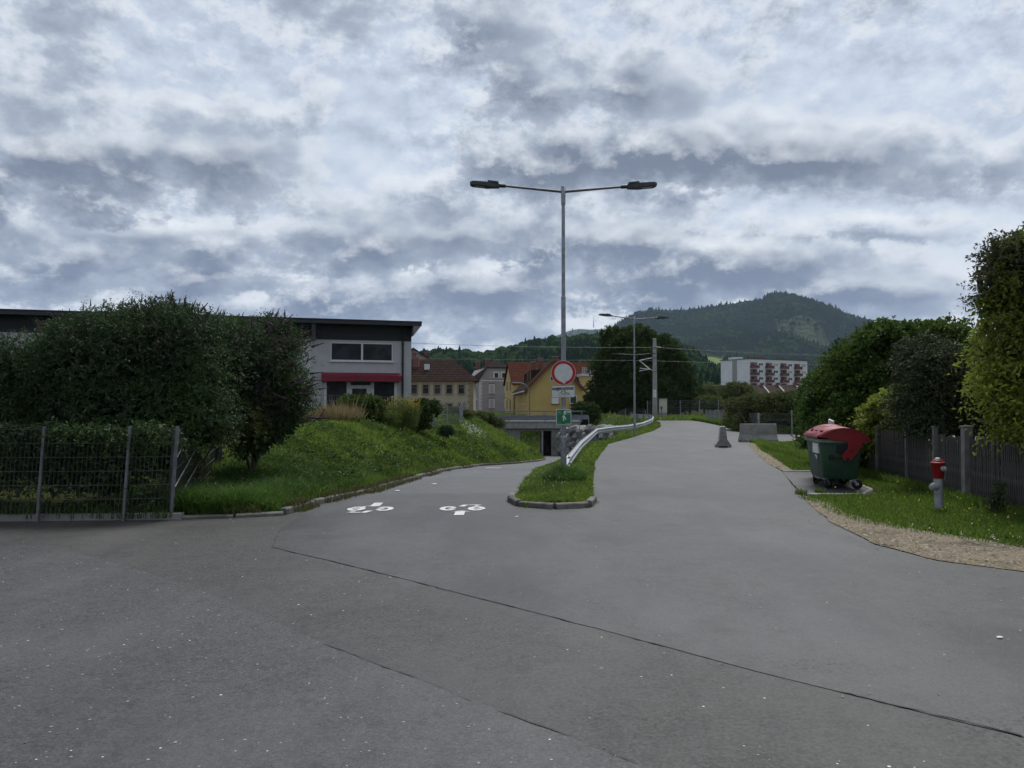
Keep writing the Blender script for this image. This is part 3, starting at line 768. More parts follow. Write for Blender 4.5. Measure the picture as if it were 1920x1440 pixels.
# ------------------------------------------------------------------ windows set in a wall plane (local x right, -y out of the wall)
def window(parent, T, x0, x1, z0, z1, mf, mg, fr=.07, sill=None, mull=0, bars=0, proud=.04, trim=None, trimw=.12):
    mb = MB(T); p = -proud
    mb.box((x0,p,z0),(x0+fr,.02,z1)); mb.box((x1-fr,p,z0),(x1,.02,z1)); mb.box((x0+fr,p,z1-fr),(x1-fr,.02,z1)); mb.box((x0+fr,p,z0),(x1-fr,.02,z0+fr))
    for k in range(mull):
        x = x0+(x1-x0)*(k+1)/(mull+1); mb.box((x-fr/2,p,z0+fr),(x+fr/2,.02,z1-fr))
    for k in range(bars):
        z = z0+(z1-z0)*.68; mb.box((x0+fr,p+.005,z-fr/2),(x1-fr,.02,z+fr/2))
    w_ = mb.build('window', mf, parent)
    mb = MB(T); mb.box((x0+fr*.9,-.012,z0+fr*.9),(x1-fr*.9,.01,z1-fr*.9)); mb.build('pane', mg, w_)
    if sill: mb = MB(T); mb.box((x0-.10,-.16,z0-.10),(x1+.10,.02,z0-.003)); mb.build('sill', sill, w_)
    if trim:
        k = trimw; mb = MB(T); mb.box((x0-k,-.03,z0),(x0-.003,.02,z1+k)); mb.box((x1+.003,-.03,z0),(x1+k,.02,z1+k)); mb.box((x0-.003,-.03,z1+.003),(x1+.003,.02,z1+k)); mb.build('surround', trim, w_)
    return w_
def T_side(x, y, rz): return Matrix.Translation((x, y, 0)) @ Matrix.Rotation(rz, 4, 'Z')
I4 = Matrix.Identity(4)

# ------------------------------------------------------------------ modern shop building on the left
BC = Vector((-7.59, 57.0, .9)); BR = math.atan2(.277, .960)
bd = thing('shop_building', 'modern grey building with a black flat roof and a red canopy over the door', 'building', BC, BR)
def fx(px):
    k = (px-960)/FPX; return -((-7.59-57*k)/(.96-.277*k))
def fz(py, lx): return CAM_H + (HOR-py)/FPX*(57+.277*lx) - .9
mb = MB(); mb.box((-34,0,-1.2),(0,14,fz(640,0))); mb.build('wall', M['render_grey'], bd)
zb = fz(640,0); zt = fz(613,0)
mb = MB(); mb.box((-34,-.03,zb),(.0,14,zt+.05)); mb.build('black_band', M['clad_black'], bd)
for i in range(17):
    x = -34+i*2.0; mb = MB(); mb.box((x+.02,-.045,zb+.02),(x+1.98,-.031,zt-.02)); mb.build('cladding_panel', M['clad_black'], bd)
mb = MB(); mb.box((-35,-1.05,zt+.0),(.62,15,zt+.30)); rf = mb.build('roof', M['fascia'], bd)
mb = MB(); mb.box((-35,-1.07,zt+.22),(.64,15.02,zt+.34)); mb.build('roof_edge', M['clad_black'], rf)
mb = MB(); mb.prism([(.0,-1.0,zt-.004),(.58,-1.0,zt-.004),(.0,-1.0,zt-.75)], (0,15,0)); mb.build('soffit_bracket', M['soffit'], bd)
xb = fx(587); mb = MB(); mb.box((xb-.14,-.9,zb-.1),(xb+.14,-.05,zt)); mb.build('roof_strut', M['fascia'], bd)
mb = MB(); mb.box((fx(560),-.06,-1.0),(fx(582),-.004,zb-.02)); mb.build('lighter_wall_panel', M['render_pale'], bd)
x0, x1 = fx(619.5), fx(736); z1, z0 = fz(641.5, x0), fz(676, x0)
w1 = window(bd, I4, x0, x1, z0, z1, M['frame_white'], M['glass'], .07, None, 0, 0, .05)
xm = fx(678.5); mb = MB(); mb.box((xm-.07,-.05,z0+.06),(xm+.07,.015,z1-.06)); mb.build('mullion', M['frame_white'], w1)
mb = MB(); mb.box((x0-.1,-.14,z0-.09),(x1+.1,.0,z0-.004)); mb.build('sill', M['frame_white'], w1)
x0, x1 = fx(602.5), fx(748.5); z1, z0 = fz(701, fx(675)), fz(716, fx(675))
mb = MB(); mb.prism([(x0,-.02,z0),(x0,-1.25,z0),(x0,-1.25,z0+.42),(x0,-.02,z1+.08)], (x1-x0,0,0)); cn = mb.build('canopy', M['canopy_red'], bd)
mb = MB(); mb.box((fx(670),-1.31,z0+.02),(fx(680),-1.252,z0+.18)); mb.build('sensor_lamp', M['bolt'], cn)
zt2 = z0-.02
for a, b in ((607.5,612.5),(650,657.5),(694.5,701),(739,744)):
    mb = MB(); mb.box((fx(a),-.09,-.6),(fx(b),-.005,zt2)); mb.build('door_frame', M['frame_white'], bd)
for a, b in ((612.5,650),(701,739)):
    mb = MB(); mb.box((fx(a)+.004,-.03,-.6),(fx(b)-.004,-.004,zt2)); mb.build('shop_window', M['glass'], bd)
xa, xb_ = fx(657.5), fx(694.5)
mb = MB(); mb.box((xa+.01,-.08,2.02),(xb_-.01,-.006,2.16)); mb.build('door_lintel', M['frame_white'], bd)
mb = MB(); mb.box((xa+.004,-.028,2.17),(xb_-.004,-.004,zt2)); mb.build('transom_pane', M['glass'], bd)
mb = MB(); mb.box((xa+.01,-.06,-.2),(xa+.10,-.006,2.01)); mb.box((xb_-.28,-.06,-.2),(xb_-.01,-.006,2.01)); mb.box((xa+.10,-.06,1.92),(xb_-.28,-.006,2.01))
dr = mb.build('door', M['frame_white'], bd)
mb = MB(); mb.box((xa+.104,-.04,-.2),(xb_-.284,-.005,1.915)); mb.build('pane', M['glass'], dr)
mb = MB(); mb.tube((xb_-.20,-.12,.9),(xb_-.20,-.12,1.6),.02); mb.build('handle', M['bolt'], dr)
xp = fx(754.5)
mb = MB(); mb.tube((xp,-.12,-.6),(xp,-.12,zt-.5),.075,.075,10); mb.path([(xp,-.12,zt-.55),(xp,-.12,zt-.3),(xp,-1.0,zt+.02)],.07,8)
for z in (.6,2.2,3.8,5.2): mb.tube((xp,-.12,z),(xp,-.12,z+.06),.10,.10,10)
mb.build('downpipe', M['clad_black'], bd)

# ------------------------------------------------------------------ parked car behind the shrub
cr = thing('parked_car', 'silver car parked on the level ground behind the big flowering shrub', 'car', (-11.95, 36.5, tz(-10,36.5)), R(-6))
prof = [(-2.05,.35),(-2.1,.62),(-2.0,.92),(-1.35,1.0),(-.75,1.40),(-.2,1.46),(.45,1.42),(1.15,.98),(1.75,.90),(2.05,.78),(2.12,.55),(2.08,.32)]
mb = MB(); v, f = [], []; n = len(prof)
for (w_, k) in ((-.86,.96),(-.90,1.0),(.90,1.0),(.86,.96)):
    for (x, z) in prof: v.append((x*(1 if abs(w_) > .88 else .99), w_*(1-.18*max(0,(z-.95)/.5)), z if abs(w_)<.88 or True else z))
for i in range(3):
    for j in range(n): f.append((i*n+j, i*n+(j+1) % n, (i+1)*n+(j+1) % n, (i+1)*n+j))
f += [tuple(range(n))[::-1], tuple(range(3*n,4*n))]
mb.add(v, f, 0, False); mb.build('body', M['car_paint'], cr)
mb = MB(); mb.add([(.50,-.68,1.40),(.50,.68,1.40),(1.14,.80,1.0),(1.14,-.80,1.0)], [(0,3,2,1)])
for vv in range(len(mb.V)): mb.V[vv] = (mb.V[vv][0]+.012, mb.V[vv][1], mb.V[vv][2]+.012)
mb.build('windscreen', M['car_glass'], cr)
mb = MB(); mb.add([(-.7,-.80,1.34),(.40,-.80,1.36),(1.0,-.905,1.0),(-1.15,-.905,1.02)], [(0,3,2,1)]); mb.build('side_window', M['car_glass'], cr)
for x in (-1.3, 1.32):
    for y in (-.88, .70): 
        mb = MB(); mb.tube((x,y-.03,.31),(x,y+.20,.31),.31,.31,20); wl = mb.build('wheel', M['rubber'], cr)
        mb = MB(); mb.tube((x,y-.045 if y<0 else y+.2,.31),(x,y-.02 if y<0 else y+.215,.31),.19,.19,12); mb.build('rim', M['galv'], wl)
for y in (-.72, .42):
    mb = MB(); mb.box((2.02,y,.60),(2.125,y+.30,.72)); mb.build('headlight', M['frame_white'], cr)

# ------------------------------------------------------------------ generic gabled / hipped house in local axes: front at y=0 facing -y
def roof_gable_y(mb, x0, x1, y0, y1, ze, zr, ov=.4, th=.18):
    """ridge along y"""
    xm = (x0+x1)/2; k = (zr-ze)/((x1-x0)/2)
    for s, xe in ((-1, x0-ov), (1, x1+ov)):
        zee = ze-ov*k
        mb.add([(xe,y0-ov,zee),(xm,y0-ov,zr),(xm,y1+ov,zr),(xe,y1+ov,zee),(xe,y0-ov,zee+th),(xm,y0-ov,zr+th),(xm,y1+ov,zr+th),(xe,y1+ov,zee+th)],
               [(0,1,2,3),(7,6,5,4),(0,4,5,1),(3,2,6,7),(0,3,7,4),(1,5,6,2)] if s > 0 else [(3,2,1,0),(4,5,6,7),(1,5,4,0),(7,6,2,3),(4,7,3,0),(2,6,5,1)])
def chimney(parent, x, y, z0, z1, w_=.6, m=None):
    mb = MB(); mb.box((x-w_/2,y-w_/2,z0),(x+w_/2,y+w_/2,z1)); c_ = mb.build('chimney', m or M['chimney'], parent)
    mb = MB(); mb.box((x-w_/2-.06,y-w_/2-.06,z1+.002),(x+w_/2+.06,y+w_/2+.06,z1+.12)); mb.build('cap', M['concrete'], c_)
    return c_

# cream house with brown hip roof
h = thing('cream_house', 'cream house with brown hip roof and a row of five windows, beside the modern building', 'house', (-5.4, 105, -.6))
def hx_(px): return (px-960)/FPX*105+5.4
ze = CAM_H+(HOR-713)/FPX*105+.6; zr = CAM_H+(HOR-672.5)/FPX*108.5+.6
mb = MB(); mb.box((-18,0,-2),(0,9,ze)); mb.build('wall', M['cream'], h)
mb = MB(); o_ = .45
A_ = [(-18-o_,-o_,ze-.05),(o_,-o_,ze-.05),(o_,9+o_,ze-.05),(-18-o_,9+o_,ze-.05)]; B_ = [(-15,4.5,zr),(hx_(845)-.1,4.5,zr)]
mb.add(A_+B_, [(0,1,5,4),(1,2,5),(2,3,4,5),(3,0,4),(3,2,1,0)]); r_ = mb.build('roof', M['tile_brown'], h)
md = r_.modifiers.new('t', 'SOLIDIFY'); md.thickness = .12
for k in range(1, 13):                                     # stepped tile courses
    u = k/13.0
    mb = MB(); a = Vector(A_[0]).lerp(Vector(B_[0]), u); b = Vector(A_[1]).lerp(Vector(B_[1]), u); c_ = Vector(A_[2]).lerp(Vector(B_[1]), u)
    mb.bar(a+Vector((0,-.02,.16)), b+Vector((0,-.02,.16)), .10, .05, up=(0,-.6,.8)); mb.bar(b+Vector((0,0,.16)), c_+Vector((0,0,.16)), .10, .05); mb.build('tile_course', M['tile_brown'], r_)
mb = MB(); x = hx_(797.5); mb.box((x-.35,1.7,ze+1.55),(x+.35,2.1,ze+2.35)); mb.build('skylight', M['frame_white'], r_)
for px in (755, 776.5, 798, 820, 842.5, 865):
    x = hx_(px); z1 = CAM_H+(HOR-721.5)/FPX*105+.6; z0 = CAM_H+(HOR-738.5)/FPX*105+.6
    window(h, I4, x-.42, x+.42, z0, z1, M['cream_trim'], M['glass_far'], .05, M['cream_trim'], 0, 1, .03, M['cream_trim'], .17)
for px in (800, 842, 866):
    x = hx_(px); z1 = CAM_H+(HOR-757)/FPX*105+.6
    window(h, I4, x-.42, x+.42, z1-1.5, z1, M['cream_trim'], M['glass_far'], .05, M['cream_trim'], 0, 1, .03, M['cream_trim'], .17)
for k in range(14):
    z = -.6+k*.42; mb = MB(); mb.box((-.55-.18*(k % 2),-.03,z),(.03,.5,z+.38)); mb.build('quoin', M['cream_trim'], h)
mb = MB(); mb.box((-18-.5,-.50,ze-.12),(.5,-.40,ze-.0)); mb.build('gutter', M['barge'], h)
chimney(h, hx_(776), 2.6, ze+.6, CAM_H+(HOR-670)/FPX*107+.6, .75)
chimney(h, hx_(768), 5.2, ze+1.6, zr+.9, .6)
# tall house behind it
h2 = thing('gabled_house', 'brownish gabled house rising behind the cream house next to the modern building', 'house', (-17.0, 124, -.5), R(8))
zz = CAM_H+(HOR-651.5)/FPX*124+.5
mb = MB(); mb.prism([(-3.6,0,-2),(5.2,0,-2),(5.2,0,zz-3.1),(.8,0,zz-.25),(-3.6,0,zz-3.1)], (0,10,0)); mb.build('wall', M['brown_plaster'], h2)
mb = MB(); roof_gable_y(mb, -3.6, 5.2, 0, 10, zz-3.1, zz-.2, .35, .2); mb.build('roof', M['tile_brown'], h2)
chimney(h2, 3.0, 3, zz-2, zz-.6, .7)
window(h2, I4, 1.0, 1.9, zz-4.2, zz-2.9, M['cream_trim'], M['glass_far'])

# mauve grey house with white trim
h = thing('grey_house', 'mauve grey house with white window surrounds and a dark half hipped roof', 'house', (-6.45, 150, -.6), R(13))
ze = CAM_H+(HOR-711)/FPX*150+.6; zk = CAM_H+(HOR-690)/FPX*152+.6; zr = CAM_H+(HOR-677)/FPX*156+.6
def gx_(px): return (px-898)/FPX*150*1.03
mb = MB(); mb.prism([(0,0,-2),(8.2,0,-2),(8.2,0,ze),(6.7,0,zk),(1.5,0,zk),(0,0,ze)], (0,14,0)); mb.build('wall', M['grey_wall'], h)
mb = MB()
rv = [(-.45,-.4,ze-.35),(1.4,-.4,zk+.1),(4.1,3.2,zr),(4.1,13,zr),(-.45,14.4,ze-.35),(8.65,-.4,ze-.35),(6.8,-.4,zk+.1),(8.65,14.4,ze-.35)]
mb.add(rv, [(0,1,2,3,4),(1,6,2),(5,7,3,2,6),(4,3,7)]); r_ = mb.build('roof', M['tile_dark'], h); md = r_.modifiers.new('t', 'SOLIDIFY'); md.thickness = .16
for y, z, x in ((3.0, ze+1.3, .75),(5.5, ze+1.3, .75)):
    mb = MB(); mb.bar((x,y,z-.05),(x,y+.7,z-.05),.5,.10,up=(-.7,0,.7)); mb.build('skylight', M['frame_white'], r_)
mb = MB(); mb.box((-.06,-.08,ze-.38),(8.25,-.003,ze-.12)); mb.build('cornice', M['grey_trim'], h)
mb = MB(); mb.box((1.2,-.06,ze-.10),(7.0,-.003,ze+.05)); mb.build('cornice', M['brick_trim'], h)
for px in (929.5, 943.5):
    x = gx_(px); z1, z0 = CAM_H+(HOR-698.5)/FPX*150+.6, CAM_H+(HOR-708.5)/FPX*150+.6
    window(h, I4, x-.42, x+.42, z0, z1, M['grey_trim'], M['glass_far'], .06, None, 0, 0, .04, M['grey_trim'], .22)
for (pz1, pz0) in ((721.5,738),(749,765.5)):
    for px in (921, 950):
        x = gx_(px); z1, z0 = CAM_H+(HOR-pz1)/FPX*150+.6, CAM_H+(HOR-pz0)/FPX*150+.6
        window(h, I4, x-.42, x+.42, z0, z1, M['grey_trim'], M['shutter'], .05, M['brick_trim'], 0, 0, .03, M['grey_trim'], .16)
        mb = MB(); mb.box((x-.62,-.12,z1+.22),(x+.62,-.003,z1+.36)); mb.build('lintel', M['brick_trim'], h)
for k in range(20):
    z = -.5+k*.36; mb = MB(); mb.box((-.03,-.04,z),(.42+.16*(k % 2),.5,z+.30)); mb.build('quoin', M['grey_trim'], h)
TS = Matrix.Translation((0,9,0)) @ Matrix.Rotation(-math.pi/2, 4, 'Z')
for (pz1, pz0) in ((721.5,738),(749,765.5)):
    z1, z0 = CAM_H+(HOR-pz1)/FPX*152+.6, CAM_H+(HOR-pz0)/FPX*152+.6
    for u in (2.0, 6.0): window(h, TS, u-.45, u+.45, z0, z1, M['grey_trim'], M['glass_far'], .06, M['brick_trim'], 0, 0, .04, M['grey_trim'], .16)
chimney(h, gx_(905), 5.5, zr-1.6, zr-.1, .75, M['chimney']); chimney(h, gx_(921)+.2, 5.0, zr-.9, zr+.35, .85, M['chimney'])
MB().tube((gx_(908),5.4,zr+.6),(gx_(908),5.4,zr+1.7),.04).build('antenna', M['galv_dark'], h)

# yellow house: gabled block toward us and a cross wing behind with a red roof
h = thing('yellow_house', 'yellow house with a steep gable toward the road and red tiled roofs behind the bridge', 'house', (1.94, 95, -1.4))
OZ = 1.4
def yz(py, Y): return CAM_H+(HOR-py)/FPX*Y+OZ
def yx(px, Y=95): return (px-960)/FPX*Y-1.94
ze = yz(727, 95); zr = yz(675, 95); xm = yx(1040); xe = xm*2
mb = MB(); mb.prism([(0,0,-2),(xe,0,-2),(xe,0,ze),(xm,0,zr),(0,0,ze)], (-1.55,32,0)); mb.build('wall', M['yellow'], h)
mb = MB(); k = (zr-ze)/xm; ov = .35
for s in (-1, 1):
    a = Vector((xm+s*(xm+ov),-.45,ze-ov*k)); b = Vector((xm,-.45,zr)); e = Vector((-1.55,32,0)); up = Vector((0,0,.2))
    mb.add([a,b,b+e,a+e,a+up,b+up,b+e+up,a+e+up], [(0,1,2,3),(7,6,5,4),(0,4,5,1),(3,2,6,7),(0,3,7,4)])
r_ = mb.build('roof', M['tile_old'], h)
for s in (-1, 1):
    mb = MB(); a = Vector((xm+s*(xm+ov+.05),-.50,ze-ov*k-.05)); b = Vector((xm,-.50,zr+.06)); mb.bar(a, b, .12, .34, up=(0,0,1)); mb.build('bargeboard', M['barge'], r_)
# side wall windows, gutter, downpipe, dormer
mb = MB(); mb.bar((-.4,0,ze-.42),(-1.95,32,ze-.42),.14,.2); mb.build('gutter', M['frame_white'], h)
TS = Matrix.Rotation(-math.atan2(32, 1.55)+0, 4, 'Z'); TS = Matrix.Translation((-1.55,32,0)) @ Matrix.Rotation(math.atan2(-32, 1.55), 4, 'Z')
for (z1, z0) in ((yz(738,105), yz(757,105)),):
    for u in (13,17,21,25,29): window(h, TS, u-.45, u+.45, z0, z1, M['yellow_pale'], M['glass_far'], .05, M['frame_white'], 0, 0, .03)
mb = MB(); mb.tube((-1.5,29.5,-1),(-1.5,29.5,ze-.4),.08,.08,8); mb.build('downpipe', M['galv_dark'], h)
mb = MB(); a0, a1 = 6.0, 22.0
q1 = lambda y, u: (xm*(1-u)-.048*y, y, ze+(zr-ze)*(1-u))
mb.add([q1(a0,.72),q1(a1,.72),(q1(a1,.72)[0],a1,q1(a1,.72)[2]+1.5),(q1(a0,.72)[0],a0,q1(a0,.72)[2]+1.5),q1(a0,.26),q1(a1,.26)], [(0,3,2,1),(3,4,5,2),(0,4,3),(1,2,5)])
dm = mb.build('dormer', M['tile_old'], r_)
mb = MB(); p = q1(13,.72); mb.box((p[0]-.05,12,p[2]+.25),(p[0]+.02,13.2,p[2]+1.3)); p = q1(8,.72); mb.box((p[0]-.05,7.5,p[2]+.25),(p[0]+.02,8.6,p[2]+1.3)); mb.build('dormer_window', M['cream_trim'], dm)
x = yx(1041); window(h, I4, x-.45, x+.45, yz(757,95), yz(741.5,95), M['frame_white'], M['print_white'], .07, M['brick_trim'], 0, 0, .05)
x = yx(1075); window(h, I4, x-.45, x+.45, yz(757,95), yz(741.5,95), M['frame_white'], M['glass_far'], .09, M['brick_trim'], 0, 0, .05)
x = yx(1036.5); window(h, I4, x-.32, x+.32, yz(714,95), yz(705,95), M['frame_white'], M['glass_far'], .08)
x = yx(1068); window(h, I4, x-.32, x+.32, yz(714,95), yz(705,95), M['frame_white'], M['glass_far'], .08)
for (ux, uy, z) in ((xm-1.0,9,zr+.7),(xm+.9,7,zr+.8),(xm-1.6,14,zr+.5)): chimney(h, ux-.05*uy, uy, zr-1.4, z, .7)
wg = bpy.data.objects.new('cross_wing', None); COL.objects.link(wg); wg.parent = h; wg.location = (-1.80, 33.0, 0); wg.rotation_euler = (0,0,R(9))
zw = yz(680,131); zwe = zw-3.6
mb = MB(); mb.prism([(0,0,-2),(0,9,-2),(0,9,zwe),(0,4.5,zw-.1),(0,0,zwe)], (14,0,0)); mb.build('wall', M['yellow_pale'], wg)
mb = MB()
for s in (-1, 1):
    a = Vector((-.3,4.5+s*4.9,zwe-.3)); b = Vector((-.3,4.5,zw)); e = Vector((14.6,0,0)); up = Vector((0,0,.2))
    mb.add([a,b,b+e,a+e,a+up,b+up,b+e+up,a+e+up], [(0,1,2,3),(7,6,5,4),(0,4,5,1),(3,2,6,7),(0,3,7,4)])
mb.build('roof', M['tile_red'], wg)
TS = Matrix.Translation((0,9,0)) @ Matrix.Rotation(-math.pi/2, 4, 'Z')
mb = MB(TS)
for u in (2.6, 6.2):
    for z in (2.2, 5.4): mb.box((u-.4,-.04,z),(u+.4,.01,z+1.5))
mb.build('window', M['glass_far'], wg)
mb = MB(); mb.box((11.6,-2.0,-1),(14.3,1.2,yz(697,131)-.9)); mb.build('annex_wall', M['yellow_pale'], wg)
mb = MB(); mb.box((11.4,-2.2,yz(697,131)-.895),(14.5,1.3,yz(697,131)-.45)); mb.build('terrace_edge', M['frame_white'], wg)
mb = MB()
for k in range(9): mb.box((11.5+k*.34,-2.15,yz(697,131)-.44),(11.74+k*.34,-2.1,yz(692,131)+.2))
mb.build('terrace_screen', M['shutter'], wg)

# curved street lamps by the houses
def curved_lamp(loc, rz, H, reach, label):
    t = thing('curved_street_lamp', label, 'street lamp', loc, rz)
    pts = [(0,0,-.3),(0,0,H*.72)] + [(-reach*(1-math.cos(a))*.75, 0, H*.72+H*.27*math.sin(a)) for a in [k*math.pi/2/6 for k in range(1,7)]]
    MB().path(pts, [.07]+[.055]*(len(pts)-1), 8).build('pole', M['galv_dark'], t)
    e = Vector(pts[-1]); mb = MB(); mb.add([e+Vector(v) for v in ((.1,-.10,-.05),(-.75,-.13,-.03),(-.75,.13,-.03),(.1,.10,-.05),(.1,-.08,.08),(-.7,-.10,.10),(-.7,.10,.10),(.1,.08,.08))], [(3,2,1,0),(4,5,6,7),(0,1,5,4),(1,2,6,5),(2,3,7,6),(3,0,4,7)])
    mb.build('lamp_head', M['galv'], t); return t
p = at(993, 770, 88); curved_lamp((p.x,88,-.4), 0, CAM_H+(HOR-717)/FPX*88+.4, 1.75, 'grey curved street lamp standing before the side wall of the yellow house')
p = at(957, 770, 120); curved_lamp((p.x,120,-.5), 0, CAM_H+(HOR-744)/FPX*120+.5, 1.4, 'curved street lamp with a pale head before the mauve grey house')

# ------------------------------------------------------------------ railway bridge over the path
br = thing('rail_bridge', 'small concrete railway bridge with grey railing over the path underpass', 'bridge', (0, 76.5, 0))
BY = 76.5
def bx_(px): return (px-960)/FPX*BY
def bz(py): return CAM_H+(HOR-py)/FPX*BY
zd0, zd1 = bz(803.2), bz(789.5)
xs = [bx_(p) for p in (944,973,1006.5,1039.5,1062,1088)]
for a, b in zip(xs[:-1], xs[1:]):
    mb = MB(); mb.box((a+.012,-.04,zd0),(b-.012,.5,zd1-.16)); mb.build('parapet_panel', M['concrete_pale'], br)
mb = MB(); mb.box((xs[0]-.05,-.10,zd1-.158),(xs[-1]+.05,5.6,zd1)); mb.build('deck', M['concrete'], br)
mb = MB(); mb.box((xs[0],.52,zd0+.02),(xs[-1],5.5,zd1-.17)); mb.build('girder', M['concrete'], br)
zo = bz(808.3)
xo0, xo1, xo2, xo3 = bx_(975), bx_(1015.5), bx_(1018.5), bx_(1034)
mb = MB(); mb.box((xo0,.30,zo),(xo3,5.4,zd0+.015)); mb.build('soffit_beam', M['concrete'], br)
mb = MB(); mb.box((xs[0]+.2,.25,-4.2),(xo0-.004,5.4,zd0+.012)); mb.build('abutment', M['concrete'], br)
mb = MB(); mb.box((xo1,.22,-4.2),(xo2,5.45,zo-.003)); mb.build('pier', M['concrete_pale'], br)
mb = MB(); mb.box((xo3,.25,-4.2),(bx_(1062),5.4,zd0+.012)); mb.build('abutment', M['concrete'], br)
mb = MB(); mb.box((xo2+.003,4.6,-4.2),(xo3-.003,5.3,zo-.004)); mb.build('niche_wall', M['concrete'], br)
mb = MB(); mb.prism([(bx_(1062),.26,-4.2),(bx_(1062),.26,zd0),(bx_(1092),3,zd0+.4),(bx_(1092),3,-4.2)], (0,.5,0)); mb.build('wing_wall', M['concrete'], br)
for z in (zo-.75, zo-1.6):
    mb = MB(); mb.box((xo3+.02,.238,z),(bx_(1060),.252,z+.025)); mb.box((xs[0]+.22,.238,z),(xo0-.02,.252,z+.025)); mb.build('formwork_joint', M['dark_recess'], br)
mb = MB(); rg = np.random.default_rng(3); cx_, cz_ = bx_(1042), bz(833)
for k in range(16):
    a = (rg.random()-.5)*.75; b = (rg.random()-.5)*1.0; L = .12+.22*rg.random(); an = rg.random()*3.1
    mb.bar((cx_+a, .243, cz_+b), (cx_+a+math.cos(an)*L, .243, cz_+b+math.sin(an)*L), .006, .035, up=(0,1,0))
    mb.T = None
mb.box((bx_(1036.5),.236,bz(842)),(bx_(1040),.249,bz(838.5)))
mb.build('graffiti', M['graffiti'], br)
rlg = [(944, zd1), ]
zt_ = bz(771.5)
mb = MB(); mb.bar((xs[0]-2.2,.0,zt_),(xs[-1]+.2,.0,zt_),.07,.07); mb.build('top_rail', M['wire_pale'], br)
mb = MB(); mb.bar((xs[0],.0,bz(780)),(xs[-1]+.2,.0,bz(780)),.05,.06); mb.build('middle_rail', M['wire_pale'], br)
mb = MB(); mb.box((xs[0],.03,zd1+.04),(xs[-1]+.2,.05,bz(781))); mb.build('lower_panel', M['railing_panel'], br)
for px in (920, 944.5, 954, 988, 1021, 1050, 1071, 1091):
    x = bx_(px); mb = MB(); mb.bar((x,0,zd1-.1 if px > 950 else zd1-.9),(x,0,zt_-.036),.07,.07,up=(0,1,0)); mb.build('railing_post', M['railing'], br)
mb = MB(); mb.bar((xs[0]-.1,-.1,zd0-.6),(xs[0]-.1,-.1,zt_-.5),.12,.10,up=(0,1,0)); mb.build('end_post', M['wire_pale'], br)
mb = MB(); mb.bar((xs[0]-1,5.3,zt_),(xs[-1]+1,5.3,zt_),.07,.07); mb.bar((xs[0]-1,5.3,zt_-.45),(xs[-1]+1,5.3,zt_-.45),.05,.05)
for k in range(7): mb.bar((xs[0]+k*1.4,5.3,zd1),(xs[0]+k*1.4,5.3,zt_),.06,.06,up=(0,1,0))
mb.build('rear_railing', M['railing'], br)
for k in range(7):
    a = xs[0]-1+k*1.45; mb = MB(); mb.box((a+.01,5.36,zd1+.05),(a+1.43,5.40,zd1+.42+.12*((k*5) % 3 == 0))); mb.build('rear_panel', M['railing_panel'], br)

# ------------------------------------------------------------------ railway mast, wires, cabinet
MY = 82.0
p = at(1228, 780, MY); mx_ = p.x
mt = thing('catenary_mast', 'pale concrete railway mast with catenary brackets and a small number plate', 'railway mast', (mx_, MY, 0))
zm = CAM_H+(HOR-636)/FPX*MY
MB().lathe([(.29,-.3),(.19,zm),(.17,zm+.08),(.0,zm+.12)], 14).build('pole', M['concrete_pale'], mt)
def mz(py): return CAM_H+(HOR-py)/FPX*MY
def mxp(px): return (px-1228)/FPX*MY
for py in (652, 671, 697):
    z = mz(py); mb = MB(); mb.tube((0,0,z-.06),(0,0,z+.06),.235,.235,12); mb.build('clamp_band', M['galv_dark'], mt)
for a, b, r in (((1223,671),(1199,676),.045),((1199,676),(1220,693),.06),((1220,693),(1199,690.5),.04),((1199,695.5),(1220,692),.03),((1226,697),(1219,692),.03)):
    mb = MB(); mb.tube((mxp(a[0]),-.1,mz(a[1])),(mxp(b[0]),-.1-.25*(a[0]-b[0])/24,mz(b[1])), r, r, 6); mb.build('bracket', M['frame_white'], mt)
mb = MB(); mb.tube((mxp(1230),0,mz(650)),(mxp(1242),-.2,mz(652)),.04,.04,6); mb.build('insulator', M['galv'], mt)
mb = MB(); mb.box((-.20,-.30,mz(744.5)),(.08,-.255,mz(731))); npl = mb.build('number_plate', M['print_white'], mt)
text_mesh('4\n1', .24, 'number', M['print_black'], npl, (-.06,-.303,mz(738)), UPR, .003)
def wire(pts, r, label):
    o = MB().path(pts, r, 5).build('overhead_wire', M['galv_dark']); return tag(o, label, 'wire', 'overhead railway wires')
def cat(xa, za, xb, zb, sag, n=14): return [(xa+(xb-xa)*k/n, MY-.2, za+(zb-za)*k/n - sag*4*(k/n)*(1-k/n)) for k in range(n+1)]
def wx(px): return (px-960)/FPX*MY
wire(cat(wx(560), mz(632), mx_, mz(651.5), .35), .018, 'overhead wire from the modern building to the mast, the upper one')
wire(cat(mx_, mz(651.5), wx(2000), mz(668), .5), .018, 'overhead wire running right from the mast past the apartment block')
wire(cat(wx(560), mz(668), wx(1199), mz(676), .1), .014, 'lower overhead wire left of the mast, hanging in front of the dark tree')
wire(cat(wx(1199), mz(676), wx(2000), mz(687), .2), .014, 'lower overhead wire right of the mast')
cb = thing('signal_cabinet', 'beige railway cabinet standing right of the concrete mast', 'cabinet', ((1243-960)/FPX*80, 80.0, 0))
mb = MB(); mb.box((-.38,-.25,.75),(.38,.25,2.20)); mb.build('body', M['cabinet'], cb)
mb = MB(); mb.box((-.34,-.265,.8),(-.01,-.252,2.14)); mb.build('door', M['cabinet'], cb); mb = MB(); mb.box((.01,-.265,.8),(.34,-.252,2.14)); mb.build('door', M['cabinet'], cb)
